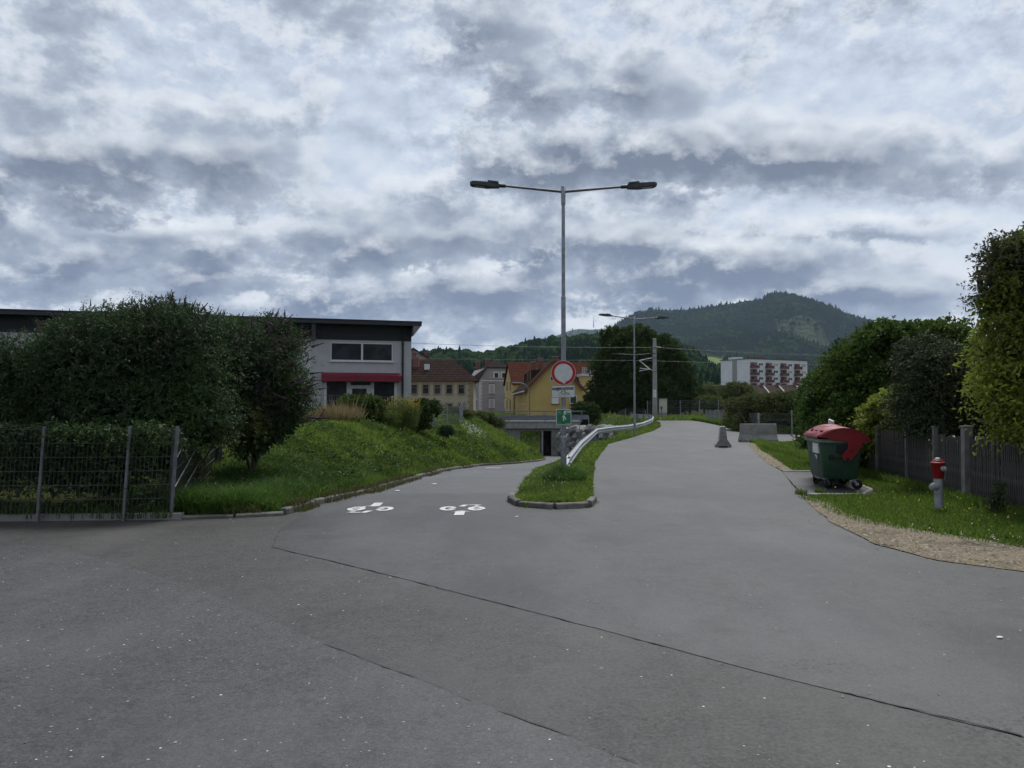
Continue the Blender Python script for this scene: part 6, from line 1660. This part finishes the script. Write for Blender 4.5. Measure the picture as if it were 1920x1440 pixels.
specks('verge_flowers', X, Y, terrain(X, Y)+.2+.1*rg.random(n), .006+.0003*Y, M['fl_white'], 'small white flowers in the grass round the guardrail', 'flowers', 7)
for (px, py, s_, lb) in ((683,951,.05,'white crumpled scrap lying at the kerb left of the bicycle symbols'),(746,917,.06,'white litter scrap lying in the gutter halfway along the kerb'),(815,898,.07,'white litter scrap lying farthest along the kerb'),(1867,1194,.026,'single pale leaf lying on the asphalt at the right'),(969,969,.028,'small white scrap on the asphalt before the island')):
    x, y = gd(px, py); mb = MB(); a = s_
    mb.add([(-a,-a*.5,.0),(a*.2,-a*.7,.004),(a,0,.002),(a*.3,a*.6,.006),(-a*.6,a*.5,.003),(0,0,.010)], [(0,1,5),(1,2,5),(2,3,5),(3,4,5),(4,0,5)])
    o = mb.build('litter_scrap', M['white_scrap']); o.location = (x, y, .012 if y < 14 else float(zp(y))+.02); tag(o, lb, 'litter')

# ------------------------------------------------------------------ leaves, shoots, crowns
def norm(v): return v/np.maximum(np.linalg.norm(v, axis=-1, keepdims=True), 1e-9)
def leaf_mesh(name, pos, d, L, Wd, m, parent, rgx, fold=.12, MI=None, kind=None):
    n = len(pos); nr = rgx.normal(size=(n,3)); nr[:,2] += .9; sd_ = norm(np.cross(d, nr)); up = norm(np.cross(sd_, d))
    L = L[:,None]; Wd = Wd[:,None]
    V = np.stack([pos, pos+d*L*.45+sd_*Wd*.5+up*L*fold, pos+d*L-np.array([0,0,1])*L*.12, pos+d*L*.45-sd_*Wd*.5+up*L*fold], 1)
    pr = {'kind': kind} if kind else {}
    return mesh_np(name, V.reshape(-1,3), np.arange(4*n).reshape(n,4), m, parent, MI=MI, **pr)
def crown(name, blobs, m, parent, seed, shoots=900, per=12, shoot=.5, L=.10, Wd=.03, fill=3000, fill_L=.18, up=.45, droop=.35, spread=.9, zmin=None, outward=.8, jag=.30, front=None, clip=None):
    """blobs: (cx,cy,cz,rx,ry,rz). Leafy shoots over the blob surfaces and looser leaves inside. Returns (object, shoot tips, directions)"""
    rgx = np.random.default_rng(seed); B = np.array(blobs, float)
    area = (B[:,3]*B[:,4]+B[:,4]*B[:,5]+B[:,3]*B[:,5]); pick = rgx.choice(len(B), shoots, p=area/area.sum())
    dv = norm(rgx.normal(size=(shoots,3))); dv[:,2] = np.where(dv[:,2] < -.55, -dv[:,2], dv[:,2])
    if front is not None:
        bk = (dv @ np.array(front, float)) < -.55; dv[bk] = -dv[bk]*np.array([1,1,-1])
    c, r_ = B[pick,:3], B[pick,3:]
    lump = 1-jag*.75+jag*1.5*(fbm(c[:,0]+dv[:,0]*2.3+seed, c[:,1]+dv[:,1]*2.3, c[:,2]+dv[:,2]*2.3, s=seed, o=4)-.08)
    tip = c + dv*r_*lump[:,None]
    sdv = norm(dv*outward + np.array([0,0,up]) + rgx.normal(size=(shoots,3))*.38)
    sl = shoot*(.5+.7*rgx.random(shoots)+.9*rgx.random(shoots)**5)
    base = tip - sdv*sl[:,None]*.55
    t = (np.arange(per)+.5)/per
    P = base[:,None]+sdv[:,None]*(sl[:,None]*t)[:,:,None] - np.array([0,0,1])*(droop*sl[:,None]*t**2)[:,:,None]
    ld = norm(sdv[:,None]*.55 + rgx.normal(size=(shoots,per,3))*spread - np.array([0,0,.25])*droop)
    LL = L*(.65+.7*rgx.random((shoots,per)))*(1.05-.45*t)[None]
    P, ld, LL = P.reshape(-1,3), ld.reshape(-1,3), LL.ravel()
    # inner leaves
    pk = rgx.choice(len(B), fill, p=(B[:,3]*B[:,4]*B[:,5])/(B[:,3]*B[:,4]*B[:,5]).sum()); q_ = norm(rgx.normal(size=(fill,3)))*(rgx.random(fill)**.45)[:,None]*.74
    fp = B[pk,:3]+q_*B[pk,3:]; fdv = norm(rgx.normal(size=(fill,3))); fl_ = fill_L*(.6+.8*rgx.random(fill))
    P = np.concatenate([P, fp]); ld = np.concatenate([ld, fdv]); ww = np.concatenate([LL*Wd/L, fl_*.6]); LL = np.concatenate([LL, fl_])
    k = np.ones(len(P), bool)
    if zmin is not None: k &= P[:,2] > zmin
    if clip is not None: k &= clip(P)
    o = leaf_mesh(name, P[k], ld[k], LL[k], ww[k], m, parent, rgx)
    return o, tip + sdv*sl[:,None]*.45 - np.array([0,0,1])*(droop*sl*.9)[:,None], sdv
def stems(parent, base, ends, r0, m, name='stem', n=6):
    for e in ends:
        b, e = Vector(base), Vector(e); mid = b.lerp(e, .5)+Vector((random.uniform(-.1,.1),random.uniform(-.1,.1),.12*(e-b).length))
        MB().path([b, b.lerp(mid,.5)+Vector((0,0,.05)), mid, e], [r0, r0*.8, r0*.6, r0*.25], n).build(name, m, parent)
def spike_mesh(name, m, L=.22, r=.022, seed=1):
    rgx = np.random.default_rng(seed); mb = MB(); pr = []
    pr.append((.003, 0.0)); pr.append((.003, L*.22))
    for k in range(11):
        t = k/10; pr.append((max(.003, r*(1-.70*t)*(1.15 if k % 2 else .72) if k else r*.5), L*(.25+.75*t)))
    mb.lathe(pr, 6); return mb, name
def spikes(parent, pts, dirs, m, n, seed, L=.22, r=.022, name='flower_spike'):
    mb, _ = spike_mesh(name, m, L, r, seed); first = None; rgx = np.random.default_rng(seed)
    sel = rgx.choice(len(pts), min(n, len(pts)), replace=False)
    for i in sel:
        if first is None: o = mb.build(name, m, parent); first = o
        else: o = first.copy(); COL.objects.link(o); o.parent = parent
        dd = Vector(dirs[i])*1.1+Vector((rgx.normal()*.35,rgx.normal()*.35,.0)); o.location = Vector(pts[i])-dd.normalized()*L*.5; o.rotation_euler = dd.to_track_quat('Z','Y').to_euler(); s_ = .6+.7*rgx.random(); o.scale = (s_, s_, s_)

Pw, dw, rgw = WEEDS
o = leaf_mesh('bank_weeds', Pw, dw, (.06+.07*rgw.random(len(Pw)))*(1+.015*Pw[:,1]), (.028+.03*rgw.random(len(Pw)))*(1+.015*Pw[:,1]), M['lf_hazel'], None, rgw, kind='stuff'); tag(o, 'broad leaved weeds in patches among the bank grass', 'weeds')
# big butterfly bush on the left, three plants grown together
def bush(name, label, base, blobs, m, seed, group=None, cat='shrub', stem=.035, **kw):
    """blobs are given in world metres; the plant's Empty stands at base"""
    t = thing(name, label, cat, base, 0, group)
    bl = [(b[0]-base[0], b[1]-base[1], b[2]-base[2], *b[3:]) for b in blobs]
    if kw.get('zmin') is not None: kw['zmin'] -= base[2]
    o, tips, dirs = crown('foliage', bl, m, t, seed, **kw)
    stems(t, (0,0,-.1), [(b[0], b[1], b[2]+.2*b[5]) for b in bl[:5]], stem, M['bark'])
    return t, tips, dirs
BUD = dict(shoot=.50, L=.095, Wd=.027, per=14, droop=.30, up=.5, spread=.75, jag=.34)
t, tips, dirs = bush('butterfly_bush', 'big dark butterfly bush with faded flower spikes behind the wire fence, tallest of the group', (-6.7,12.9,.25),
   [(-6.75,12.8,2.35,1.35,1.0,.95),(-5.75,13.1,2.35,1.05,.95,1.0),(-6.2,12.6,1.45,1.6,.9,.9),(-7.6,12.9,2.0,.9,.8,.85),(-5.9,13.2,1.5,.95,.8,.75),(-6.9,12.4,.75,1.6,.55,.7),(-6.2,13.4,2.9,.9,.8,.62),(-5.35,14.1,2.75,.7,.7,.6)], M['lf_bud'], 21, 'butterfly bushes behind the fence',
   shoots=4300, fill=9000, front=(0,-1,0), zmin=.1, **BUD)
TW = dict(per=15, L=.055, Wd=.017, fill=60, fill_L=.06, droop=.30, up=.75, spread=.7, jag=.5, front=(0,-1,0))
crown('overhanging_leaves', [(.2,-1.75,1.02,1.3,.22,.20),(1.25,-1.55,.95,.5,.25,.30),(-1.2,-1.85,1.05,1.0,.22,.2)], M['lf_bud'], t, 213, shoots=330, per=12, shoot=.35, L=.095, Wd=.028, fill=500, fill_L=.10, droop=.8, up=.0, spread=.8, jag=.6, front=(0,-1,0))
crown('arching_twigs', [(-.05,-.1,2.45,1.25,.8,.62),(.75,.1,2.5,.95,.75,.7),(.5,.4,2.85,.8,.6,.45)], M['lf_bud'], t, 211, shoots=480, shoot=1.05, **TW)
up = np.array([i for i in range(len(tips)) if tips[i][2] > 2.2]); spikes(t, tips[up], dirs[up], M['fl_spike'], 140, 3, .22, .017)
t, tips, dirs = bush('butterfly_bush', 'lower butterfly bush at the left edge of the photo, behind the wire fence', (-9.3,13.0,.25),
   [(-9.2,12.9,1.75,1.2,.9,1.05),(-8.4,12.8,2.0,.9,.8,.85),(-10.2,13.1,1.6,1.1,.9,1.2),(-9.0,12.4,.8,1.5,.6,.75),(-8.1,12.6,1.2,.8,.7,.9)], M['lf_bud'], 22, 'butterfly bushes behind the fence',
   shoots=2600, fill=6000, front=(0,-1,0), zmin=.1, **BUD)
up = np.array([i for i in range(len(tips)) if tips[i][2] > 1.9]); spikes(t, tips[up], dirs[up], M['fl_spike'], 45, 4, .22, .018)
t, tips, dirs = bush('butterfly_bush', 'butterfly bush with violet spikes leaning out over the grass bank, rightmost of the group', (-5.2,15.2,.35),
   [(-5.15,15.0,2.3,1.0,.95,.95),(-4.75,15.4,1.75,.75,.8,.85),(-5.4,14.6,1.5,.85,.7,.8),(-5.0,15.6,2.95,.75,.7,.55),(-4.75,15.2,1.1,.65,.6,.6),(-5.7,15,2.7,.8,.8,.7),(-4.95,15.3,.75,.6,.6,.5),(-5.0,14.9,1.0,.5,.6,.5)], M['lf_bud'], 23, 'butterfly bushes behind the fence',
   shoots=2900, fill=6000, front=(.35,-1,0), zmin=.30, clip=lambda P: P[:,2] > .38+.62*(P[:,0]-.05), **BUD)
crown('arching_twigs', [(.05,-.2,2.1,.95,.85,.9),(.2,.4,2.75,.7,.6,.45),(.45,.2,1.5,.6,.6,.8)], M['lf_bud'], t, 212, shoots=380, shoot=.95, **TW)
up = np.array([i for i in range(len(tips)) if tips[i][2] > .9 and tips[i][0] > .05]); spikes(t, tips[up], dirs[up], M['fl_violet'], 110, 5, .26, .019)
up = np.array([i for i in range(len(tips)) if tips[i][2] > .7 and tips[i][0] > .45]); spikes(t, tips[up], dirs[up]+np.array([.7,0,-.15]), M['fl_spike'], 75, 15, .28, .021)
up = np.array([i for i in range(len(tips)) if tips[i][2] > 2.3]); spikes(t, tips[up], dirs[up], M['fl_spike'], 60, 6, .20, .016)
bush('climbing_vine', 'yellowish climbing vine hanging over the concrete post right of the shrub', (-5.75,13.6,.2),
   [(-5.5,13.6,1.35,.5,.5,.5),(-5.1,14.2,1.50,.40,.5,.4),(-5.75,13.2,.75,.28,.4,.6)], M['lf_vine'], 24, None, 'climber', .02, shoots=420, fill=900, shoot=.45, L=.10, Wd=.08, per=9, droop=.9, up=.1, front=(.2,-1,0), zmin=.05)

# bank-top plants
bush('bramble_bush', 'round dark green bramble bush on the bank top before the shop door', (-5.75,28.6,.85),
   [(-6.05,28.6,1.45,.62,.6,.62),(-5.35,28.6,1.5,.55,.6,.58),(-5.75,28.3,1.1,.8,.6,.5)], M['lf_hazel'], 31, None, 'shrub', .03, shoots=750, fill=1500, shoot=.35, L=.11, Wd=.075, per=9, droop=.5)
bush('ivy_bush', 'dark ivy covered bush right of the goldenrod on the bank top', (-3.78,32.0,.8),
   [(-3.75,31.8,1.35,.42,.5,.62),(-3.35,32.2,1.5,.40,.45,.40),(-3.8,31.6,.95,.40,.4,.4)], M['lf_tree'], 32, None, 'shrub', .03, shoots=480, fill=1000, shoot=.3, L=.11, Wd=.08, per=8, droop=.5)
bush('low_shrub', 'small dark shrub growing alone on the far slope of the bank', (at(837,805,32).x,32.0,.3), [(at(837,805,32).x,32.0,.55,.32,.3,.24)], M['lf_dark'], 33, None, 'shrub', .02, shoots=130, fill=200, shoot=.2, L=.09, Wd=.05, per=8)
bush('crest_shrub', 'loose grey green shrub on the bank crest before the bridge', (at(855,780,44).x,44.0,.8), [(at(850,775,44).x,44.0,1.15,.55,.5,.4),(at(872,777,44).x,44.3,1.0,.5,.5,.35)], M['lf_hedge'], 34, None, 'shrub', .02, shoots=260, fill=400, shoot=.35, L=.12, Wd=.06, per=9)
bush('crest_shrub', 'rough green shrub at the end of the bank beside the bridge abutment', (at(922,795,62).x,62.0,.2), [(at(912,785,62).x,62.0,.55,.8,.7,.5),(at(930,800,62).x,62.3,.1,.8,.7,.5),(at(895,783,60).x,60,.75,.8,.6,.4)], M['lf_hedge'], 35, None, 'shrub', .03, shoots=420, fill=700, shoot=.5, L=.17, Wd=.08, per=9)
def wand_plant(name, label, base, n, h, rad, m, seed, cat='plant', flower=None, lean=.25, width=.012, leaf=.12):
    t = thing(name, label, cat, base); rgx = np.random.default_rng(seed)
    a = rgx.random(n)*6.28; r_ = rad*np.sqrt(rgx.random(n)); x, y = r_*np.cos(a), r_*np.sin(a)
    hh = h*(.55+.45*rgx.random(n))*(1-.35*r_/rad)
    mb = []
    V = np.zeros((n,5,3)); b = np.arctan2(y, x)+rgx.normal(size=n)*.6; lx, ly = np.cos(b)*hh*lean*rgx.random(n)*1.6, np.sin(b)*hh*lean*rgx.random(n)*1.6; w_ = width
    V[:,0] = np.stack([x-w_/2, y, 0*x-.05],1); V[:,1] = np.stack([x+w_/2, y, 0*x-.05],1); V[:,2] = np.stack([x+w_*.4+lx*.4, y+ly*.4, hh*.6],1); V[:,3] = np.stack([x-w_*.4+lx*.4, y+ly*.4, hh*.6],1); V[:,4] = np.stack([x+lx, y+ly, hh],1)
    i = np.arange(n)[:,None]*5
    o = mesh_np('stems', V.reshape(-1,3), [i+np.array([[0,1,2,3]]), i+np.array([[3,2,4]])], m, t); o['kind'] = 'stuff'
    if leaf:
        k = 9; tt = .25+.7*rgx.random((n,k)); P = np.stack([x[:,None]+lx[:,None]*tt**1.5, y[:,None]+ly[:,None]*tt**1.5, hh[:,None]*tt], 2).reshape(-1,3)
        d = norm(rgx.normal(size=P.shape)*.8+np.array([0,0,.5])); o = leaf_mesh('foliage', P, d, leaf*(.6+.6*rgx.random(len(P))), .028+0*P[:,0], m, t, rgx)
    if flower is not None:
        sel = rgx.choice(n, n//9, replace=False); k = 12; P = V[sel,4][:,None]+rgx.normal(size=(len(sel),k,3))*np.array([.05,.05,.06])
        P = P.reshape(-1,3); leaf_mesh('flowers', P, norm(rgx.normal(size=P.shape)), .05+.03*rgx.random(len(P)), .04+0*P[:,0], flower, t, rgx)
    return t
wand_plant('ornamental_grass', 'tuft of dry straw coloured grass on the bank top beside the violet spikes', (-6.3,27.0,.85), 1500, 1.15, .85, M['gr_dry'], 41, 'grass', None, .5, .018, 0)
wand_plant('ornamental_grass', 'smaller paler tuft of dry grass left of the tall dry tuft', (-7.3,26.4,.85), 700, .75, .7, M['gr_dry'], 42, 'grass', None, .5, .016, 0)
wand_plant('reed_stalks', 'few tall feathery stalks rising before the dark shop window', (-5.9,27.4,.85), 26, 1.75, .55, M['gr_dry'], 43, 'grass', None, .3, .022, 0)
wand_plant('goldenrod', 'yellow green goldenrod clump in bloom on the bank top', (-4.25,29.8,.85), 300, 1.45, .55, M['lf_gold'], 44, 'plant', M['fl_gold'], .2, .012, .14)
wand_plant('goldenrod', 'browner low goldenrod clump left of the blooming one', (-4.65,28.9,.85), 160, .95, .4, M['lf_gold'], 45, 'plant', None, .2, .012, .12)

# far side: big dark tree and neighbours
def tree(name, label, base, h, trunk_r, blobs, m, seed, group=None, **kw):
    t = thing(name, label, 'tree', base, 0, group)
    o, _, _ = crown('crown', blobs, m, t, seed, **kw)
    mb = MB(); mb.path([(0,0,-.5),(0.05,0,h*.25),(-.05,.1,h*.5),(0,0,h*.7)], [trunk_r,trunk_r*.8,trunk_r*.55,trunk_r*.25], 8); tr_ = mb.build('trunk', M['bark'], t)
    for b in blobs[:6]: MB().path([(0,0,h*.28),(b[0]*.5,b[1]*.5,(h*.3+b[2])*.5+.2),(b[0],b[1],b[2])],[trunk_r*.45,trunk_r*.3,trunk_r*.1],6).build('limb', M['bark'], tr_)
    return t
ty = 100.0; cx0 = at(1197, 700, ty).x
def tb(px, py, rx, rz, dy=0.0): 
    p = at(px, py, ty); return (p.x-cx0, dy, p.z, rx, rx*.9, rz)
tree('round_tree', 'big dark round tree behind the second street lamp', (cx0, ty, 0), 11, .45,
  [tb(1165,655,3.0,2.9),tb(1235,665,3.2,2.8),tb(1200,640,2.6,2.2),tb(1140,690,2.6,2.8,-1),tb(1258,700,2.6,3.0,-1),tb(1196,690,3.4,3.2,-2),tb(1130,730,2.3,2.2,-1),tb(1210,735,3.8,2.6,-2.5),tb(1265,735,2.6,2.4,-1),tb(1160,735,3.0,2.4,-2),tb(1145,632,1.6,1.4),tb(1285,725,1.6,1.8),tb(1125,752,2.4,1.6,-1.5),tb(1165,757,2.8,1.5,-2),tb(1210,757,3.0,1.6,-2.5),tb(1258,757,2.8,1.6,-2)],
  M['lf_tree'], 51, shoots=3600, per=9, shoot=1.0, L=.42, Wd=.26, fill=9000, fill_L=.9, droop=.3, jag=.42, front=(0,-1,0), zmin=.3)
def simple_tree(name, label, px, Y, pz, rx, rz, m, seed, group=None, n=700, L=.35, cat=None, extra=()):
    p = at(px, pz, Y); b = [(0,0,p.z,rx,rx,rz)]+[(e[0],e[1],p.z+e[2],e[3],e[3],e[4]) for e in extra]
    return tree(name, label, (p.x, Y, tz(p.x, Y)), max(p.z, 1), .16, b, m, seed, group, shoots=n, per=9, shoot=.8*rx*.4+.2, L=L, Wd=L*.55, fill=n*2, fill_L=L*1.6, droop=.3, jag=.4, front=(0,-1,0))
simple_tree('bushy_tree', 'low dark bushy tree before the yellow gable, left of the big round tree', 1092, 88, 748, 1.5, 1.5, M['lf_tree'], 52, n=420, extra=((-.9,-.3,-.6,1.0,1.0),(.9,0,.2,1.2,1.2)))
simple_tree('bushy_tree', 'dark bushy tree directly right of the big round tree', 1293, 104, 742, 1.9, 2.2, M['lf_tree'], 53, n=460, extra=((1.5,0,-.8,1.6,1.4),))
for i, (px, Y, py, rx, rz, lb) in enumerate(((1320,112,742,2.2,1.5,'dull green tree behind the tall fence, left of the terraced roofs'),(1352,118,742,2.0,1.6,'dull green tree under the first chimney of the terraced houses'),(1385,100,738,2.2,1.5,'olive green tree under the terraced roofs right of the fence corner'),(1330,96,757,2.0,1.0,'low dark shrub tree right behind the tall fence'))):
    simple_tree('garden_tree', lb, px, Y, py, rx, rz, M['lf_hedge'], 60+i, n=340, L=.32, group='trees behind the railway fence')

# overgrown hedge behind the barriers
t = thing('overgrown_hedge', 'broad overgrown hedge with dark lower half behind the longer barrier', 'hedge', (13.9,44.5,0))
def hb(px, py, Y, rx, rz): p = at(px, py+14, Y); return (p.x-13.9, Y-44.5, p.z, rx, 1.2, rz)
o, _, _ = crown('foliage', [hb(1385,750,49,.95,.75),(hb(1412,745,47,1.0,.8)),hb(1440,743,45.5,.9,.75),hb(1468,742,44.5,.85,.8),hb(1492,742,44,.8,.85),hb(1400,780,47,.9,.8),hb(1445,785,45,1.0,.9),hb(1480,785,44.2,.9,1.0),hb(1505,775,43.8,.6,1.0),hb(1375,775,50,.8,.6)], M['lf_hedge'], t, 71, shoots=1700, per=10, shoot=.5, L=.15, Wd=.075, fill=4200, fill_L=.24, droop=.5, jag=.3, front=(-.2,-1,0), zmin=.0)
stems(t, (0,0,-.1), [(.5,0,1.4),(-.6,.3,1.4),(1.2,-.2,1.5)], .05, M['bark'])

# right-hand shrubs behind the paling fence
HZ = dict(shoot=.65, L=.15, Wd=.085, per=11, droop=.55, up=.35, spread=.8, jag=.50, front=(-.4,-1,0))
def wb(px, py, Y, rx, rz, ry=None): p = at(px, py, Y); return (p.x, Y, p.z, rx, ry or rx, rz)
bush('hazel_shrub', 'tall bright green hazel shrub rising behind the red lidded containers', (9.6,20.6,.0),
   [wb(1660,660,20,1.05,1.0),wb(1610,700,20.5,1.0,1.0),wb(1720,665,20,1.1,1.05),wb(1570,745,21.5,.9,.9),wb(1655,740,19.6,1.2,1.0),wb(1610,790,19.8,1.0,.9),wb(1690,790,19.0,.9,.9),wb(1770,655,20,.95,.9),wb(1545,775,21.5,.65,.8)], M['lf_hazel'], 81, 'shrubs behind the paling fence', 'shrub', .05, shoots=2300, fill=6000, zmin=.0, **HZ)
bush('hazel_shrub', 'drooping light green hazel branches hanging over the far end of the paling fence', (8.9,17.6,.0),
   [wb(1668,775,17.3,.62,.55),wb(1692,755,17.4,.6,.5),wb(1645,815,17.6,.5,.5)], M['lf_elder'], 82, 'shrubs behind the paling fence', 'shrub', .03, shoots=420, fill=700, zmin=.5, **HZ)
bush('dark_shrub', 'dark purplish shrub drooping over the paling fence above the hydrant', (9.4,15.0,.0),
   [wb(1765,705,15,.85,.75,.8),wb(1735,755,15,.75,.6,.7),wb(1800,745,14.6,.75,.75,.7),wb(1770,790,14.6,.9,.42,.6),wb(1730,670,15.5,.6,.5,.6)], M['lf_dark'], 83, 'shrubs behind the paling fence', 'shrub', .04, shoots=1300, fill=3200, zmin=.85, shoot=.5, L=.10, Wd=.030, per=13, droop=.45, up=.3, spread=.8, jag=.3, front=(-.4,-1,0))
bush('undergrowth_shrub', 'dark leafy undergrowth at the ground right of the containers', (8.6,18.3,.0),
   [wb(1630,845,18.2,.55,.75),wb(1655,860,18.0,.45,.5),wb(1615,870,18.8,.5,.5)], M['lf_tree'], 84, 'shrubs behind the paling fence', 'shrub', .03, shoots=520, fill=1100, zmin=.0, shoot=.4, L=.13, Wd=.08, per=9, droop=.6, front=(-.4,-1,0))
bush('slim_conifer', 'slim upright evergreen poking above the left end of the hazel shrub', (at(1581,740,24).x,24,.0), [wb(1581,660,24,.33,.45),wb(1581,700,24,.45,.6),wb(1582,750,24,.6,.9)], M['lf_conifer'], 85, None, 'tree', .05, shoots=420, fill=600, shoot=.35, L=.10, Wd=.04, per=10, up=.9, droop=.1, front=(-.4,-1,0))
wall_h = thing('ivy_hedge', 'dark leafy hedge wall behind the containers, left of the hazel', 'hedge', (11.2,27.5,0))
o, _, _ = crown('foliage', [(p[0]-11.2,p[1]-27.5,p[2],*p[3:]) for p in (wb(1528,760,29,.75,1.0),wb(1545,740,28,.9,1.0),wb(1530,800,28,.8,.9),wb(1560,790,26,1.0,1.1),wb(1540,830,26,.8,.6))], M['lf_hazel'], wall_h, 86, shoots=900, per=10, shoot=.5, L=.14, Wd=.085, fill=2600, fill_L=.22, droop=.6, jag=.28, front=(-.4,-1,0), zmin=.0)
stems(wall_h, (0,0,-.1), [(-.4,0,1.4),(.4,.2,1.5),(0,-.4,1.2)], .05, M['bark'])
# elder tree at the right edge
et = thing('elder_tree', 'yellow green leafy tree at the right edge, hanging over the paling fence', 'tree', (9.7,12.4,0))
eb = [(p[0]-9.7,p[1]-12.4,p[2],*p[3:]) for p in (wb(1912,545,12,.50,.42),wb(1868,565,12.1,.34,.30),wb(1915,620,11.7,.52,.38),wb(1862,655,11.8,.42,.26),wb(1905,695,11.5,.55,.34),wb(1872,735,11.4,.36,.28),
   wb(1905,765,11.2,.42,.26),wb(1925,480,12.2,.55,.45),wb(1960,560,12.3,.9,.9),wb(1985,680,11.8,1.0,.9),wb(1892,800,11.1,.30,.16),wb(2030,480,12.4,1.0,1.0),wb(1890,610,12.4,.5,.5),wb(1890,690,12.4,.55,.5))]
crown('crown', eb, M['lf_elder'], et, 91, shoots=2100, per=11, shoot=.50, L=.115, Wd=.055, fill=1700, fill_L=.15, droop=.8, up=.25, spread=.85, jag=.72, front=(-.6,-1,0), zmin=.98)
tb_ = [(p[0]-9.7,p[1]-12.4,p[2],*p[3:]) for p in (wb(1900,480,12.2,.45,.40),wb(1862,540,12.2,.36,.40),wb(1880,505,12.3,.3,.3))]
crown('top_twigs', tb_, M['elder_top'], et, 92, shoots=330, per=10, shoot=.5, L=.10, Wd=.045, fill=120, fill_L=.1, droop=.35, up=.6, spread=.8, jag=.5, front=(-.6,-1,0))
mb = MB(); mb.path([(.2,0,-.2),(.1,0,1.0),(.25,.1,2.2),(.1,0,3.4)], [.13,.11,.08,.04], 8); tk = mb.build('trunk', M['bark'], et)
for b in eb[:7]: MB().path([(.1,0,1.2),(b[0]*.5,b[1]*.5,(1.4+b[2])*.5),(b[0],b[1],b[2])],[.05,.035,.012],6).build('limb', M['bark'], tk)
# leaves poking through the left wire fence
n_ = 900; rgx = np.random.default_rng(9); P = np.stack([-10+4.9*rgx.random(n_), 11.05+.5*rgx.random(n_), .1+.9*rgx.random(n_)**1.5], 1)
o = leaf_mesh('hedge_leaves', P, norm(rgx.normal(size=P.shape)), .09+.05*rgx.random(n_), .05+0*P[:,0], M['lf_bud'], None, rgx, kind='stuff'); tag(o, 'sparse leafy shoots growing behind the dark wire fence at the left', 'leaves')
o = blades('fence_foot_weeds', -10+5*rgx.random(500), 11.0+.25*rgx.random(500), 0*rgx.random(500)+.05, .08+.2*rgx.random(500), .014+0*rgx.random(500), M['gr_long'], 61, 'weeds along the foot of the dark wire fence')
n = 420; X = -5.0+1.6*rgx.random(n); Y = 11.20+.24*(X+5)+.10*rgx.random(n); k = fbm(X*2.5, 0*X, s=19) > .42; X, Y = X[k], Y[k]
blades('corner_weeds', X, Y, 0*X+.01+.06*rgx.random(len(X)), .05+.10*rgx.random(len(X)), .013+0*X, M['gr_edge'], 63, 'weeds growing over the low kerb stones at the grass corner', lean=1.0)
# small kerb-side tufts on the pad edge
for (px, py, s_, lb) in ((1500,926,.12,'tuft of grass at the near left corner of the bin pad'),(1536,925,.10,'small yellowish weed on the near edge of the bin pad')):
    x, y = gd(px, py); n = 120; a = rgx.random(n)*6.28; r_ = np.sqrt(rgx.random(n))*s_
    blades('grass_tuft', x+r_*np.cos(a), y+r_*np.sin(a), 0*r_+.01, .05+.08*rgx.random(n), .012+0*r_, M['gr_lawn'], 62, lb, 'grass')
# weedy sapling by the fence
bush('garden_shrub', 'dark garden shrub filling the gap behind the right end of the paling fence', (10.2,11.6,.0), [(9.6,10.6,.9,.8,1.2,.75),(10.0,12.2,1.1,.9,1.2,.9),(10.6,13.6,1.3,.9,1.0,1.0),(10.8,11.2,1.4,.9,1.3,.9)], M['lf_tree'], 97, 'shrubs behind the paling fence', 'shrub', .03, shoots=700, fill=2600, zmin=.0, shoot=.4, L=.12, Wd=.07, per=9, droop=.5, front=(-.7,-.7,0))
bush('garden_hedge', 'dark hedge deep in the garden, glimpsed between the paling fence and yellow green tree', (14.2,21.5,.0), [(12.4,18.5,.9,.9,1.0,.9),(13.6,20.0,1.0,.9,1.0,1.0),(14.8,21.5,1.0,.9,1.0,1.0),(16.0,23.0,1.0,.9,1.0,1.0),(17.2,24.5,1.0,.9,1.0,1.0),(18.4,26.0,1.0,.9,1.0,1.0)], M['lf_tree'], 98, 'shrubs behind the paling fence', 'hedge', .04, shoots=900, fill=4200, zmin=.0, shoot=.4, L=.16, Wd=.10, per=8, droop=.4, front=(-.7,-.7,0))
bush('undergrowth_shrub', 'dark undergrowth behind the paling fence under the yellow green tree', (8.6,11.2,.0), [(8.5,10.2,.45,.5,1.2,.5),(8.7,11.8,.45,.5,1.2,.55),(8.8,13.2,.5,.5,1.0,.5)], M['lf_dark'], 96, 'shrubs behind the paling fence', 'shrub', .02, shoots=600, fill=1600, zmin=.0, shoot=.4, L=.12, Wd=.06, per=8, droop=.5, front=(-1,-.3,0))
bush('fence_weed', 'thin weed growing up the paling fence right of the thick post', (at(1872,955,11.2).x,11.2,.05), [wb(1872,925,11.2,.10,.22),wb(1868,945,11.2,.14,.12)], M['lf_dark'], 95, None, 'plant', .01, shoots=40, fill=20, shoot=.25, L=.06, Wd=.03, per=7)
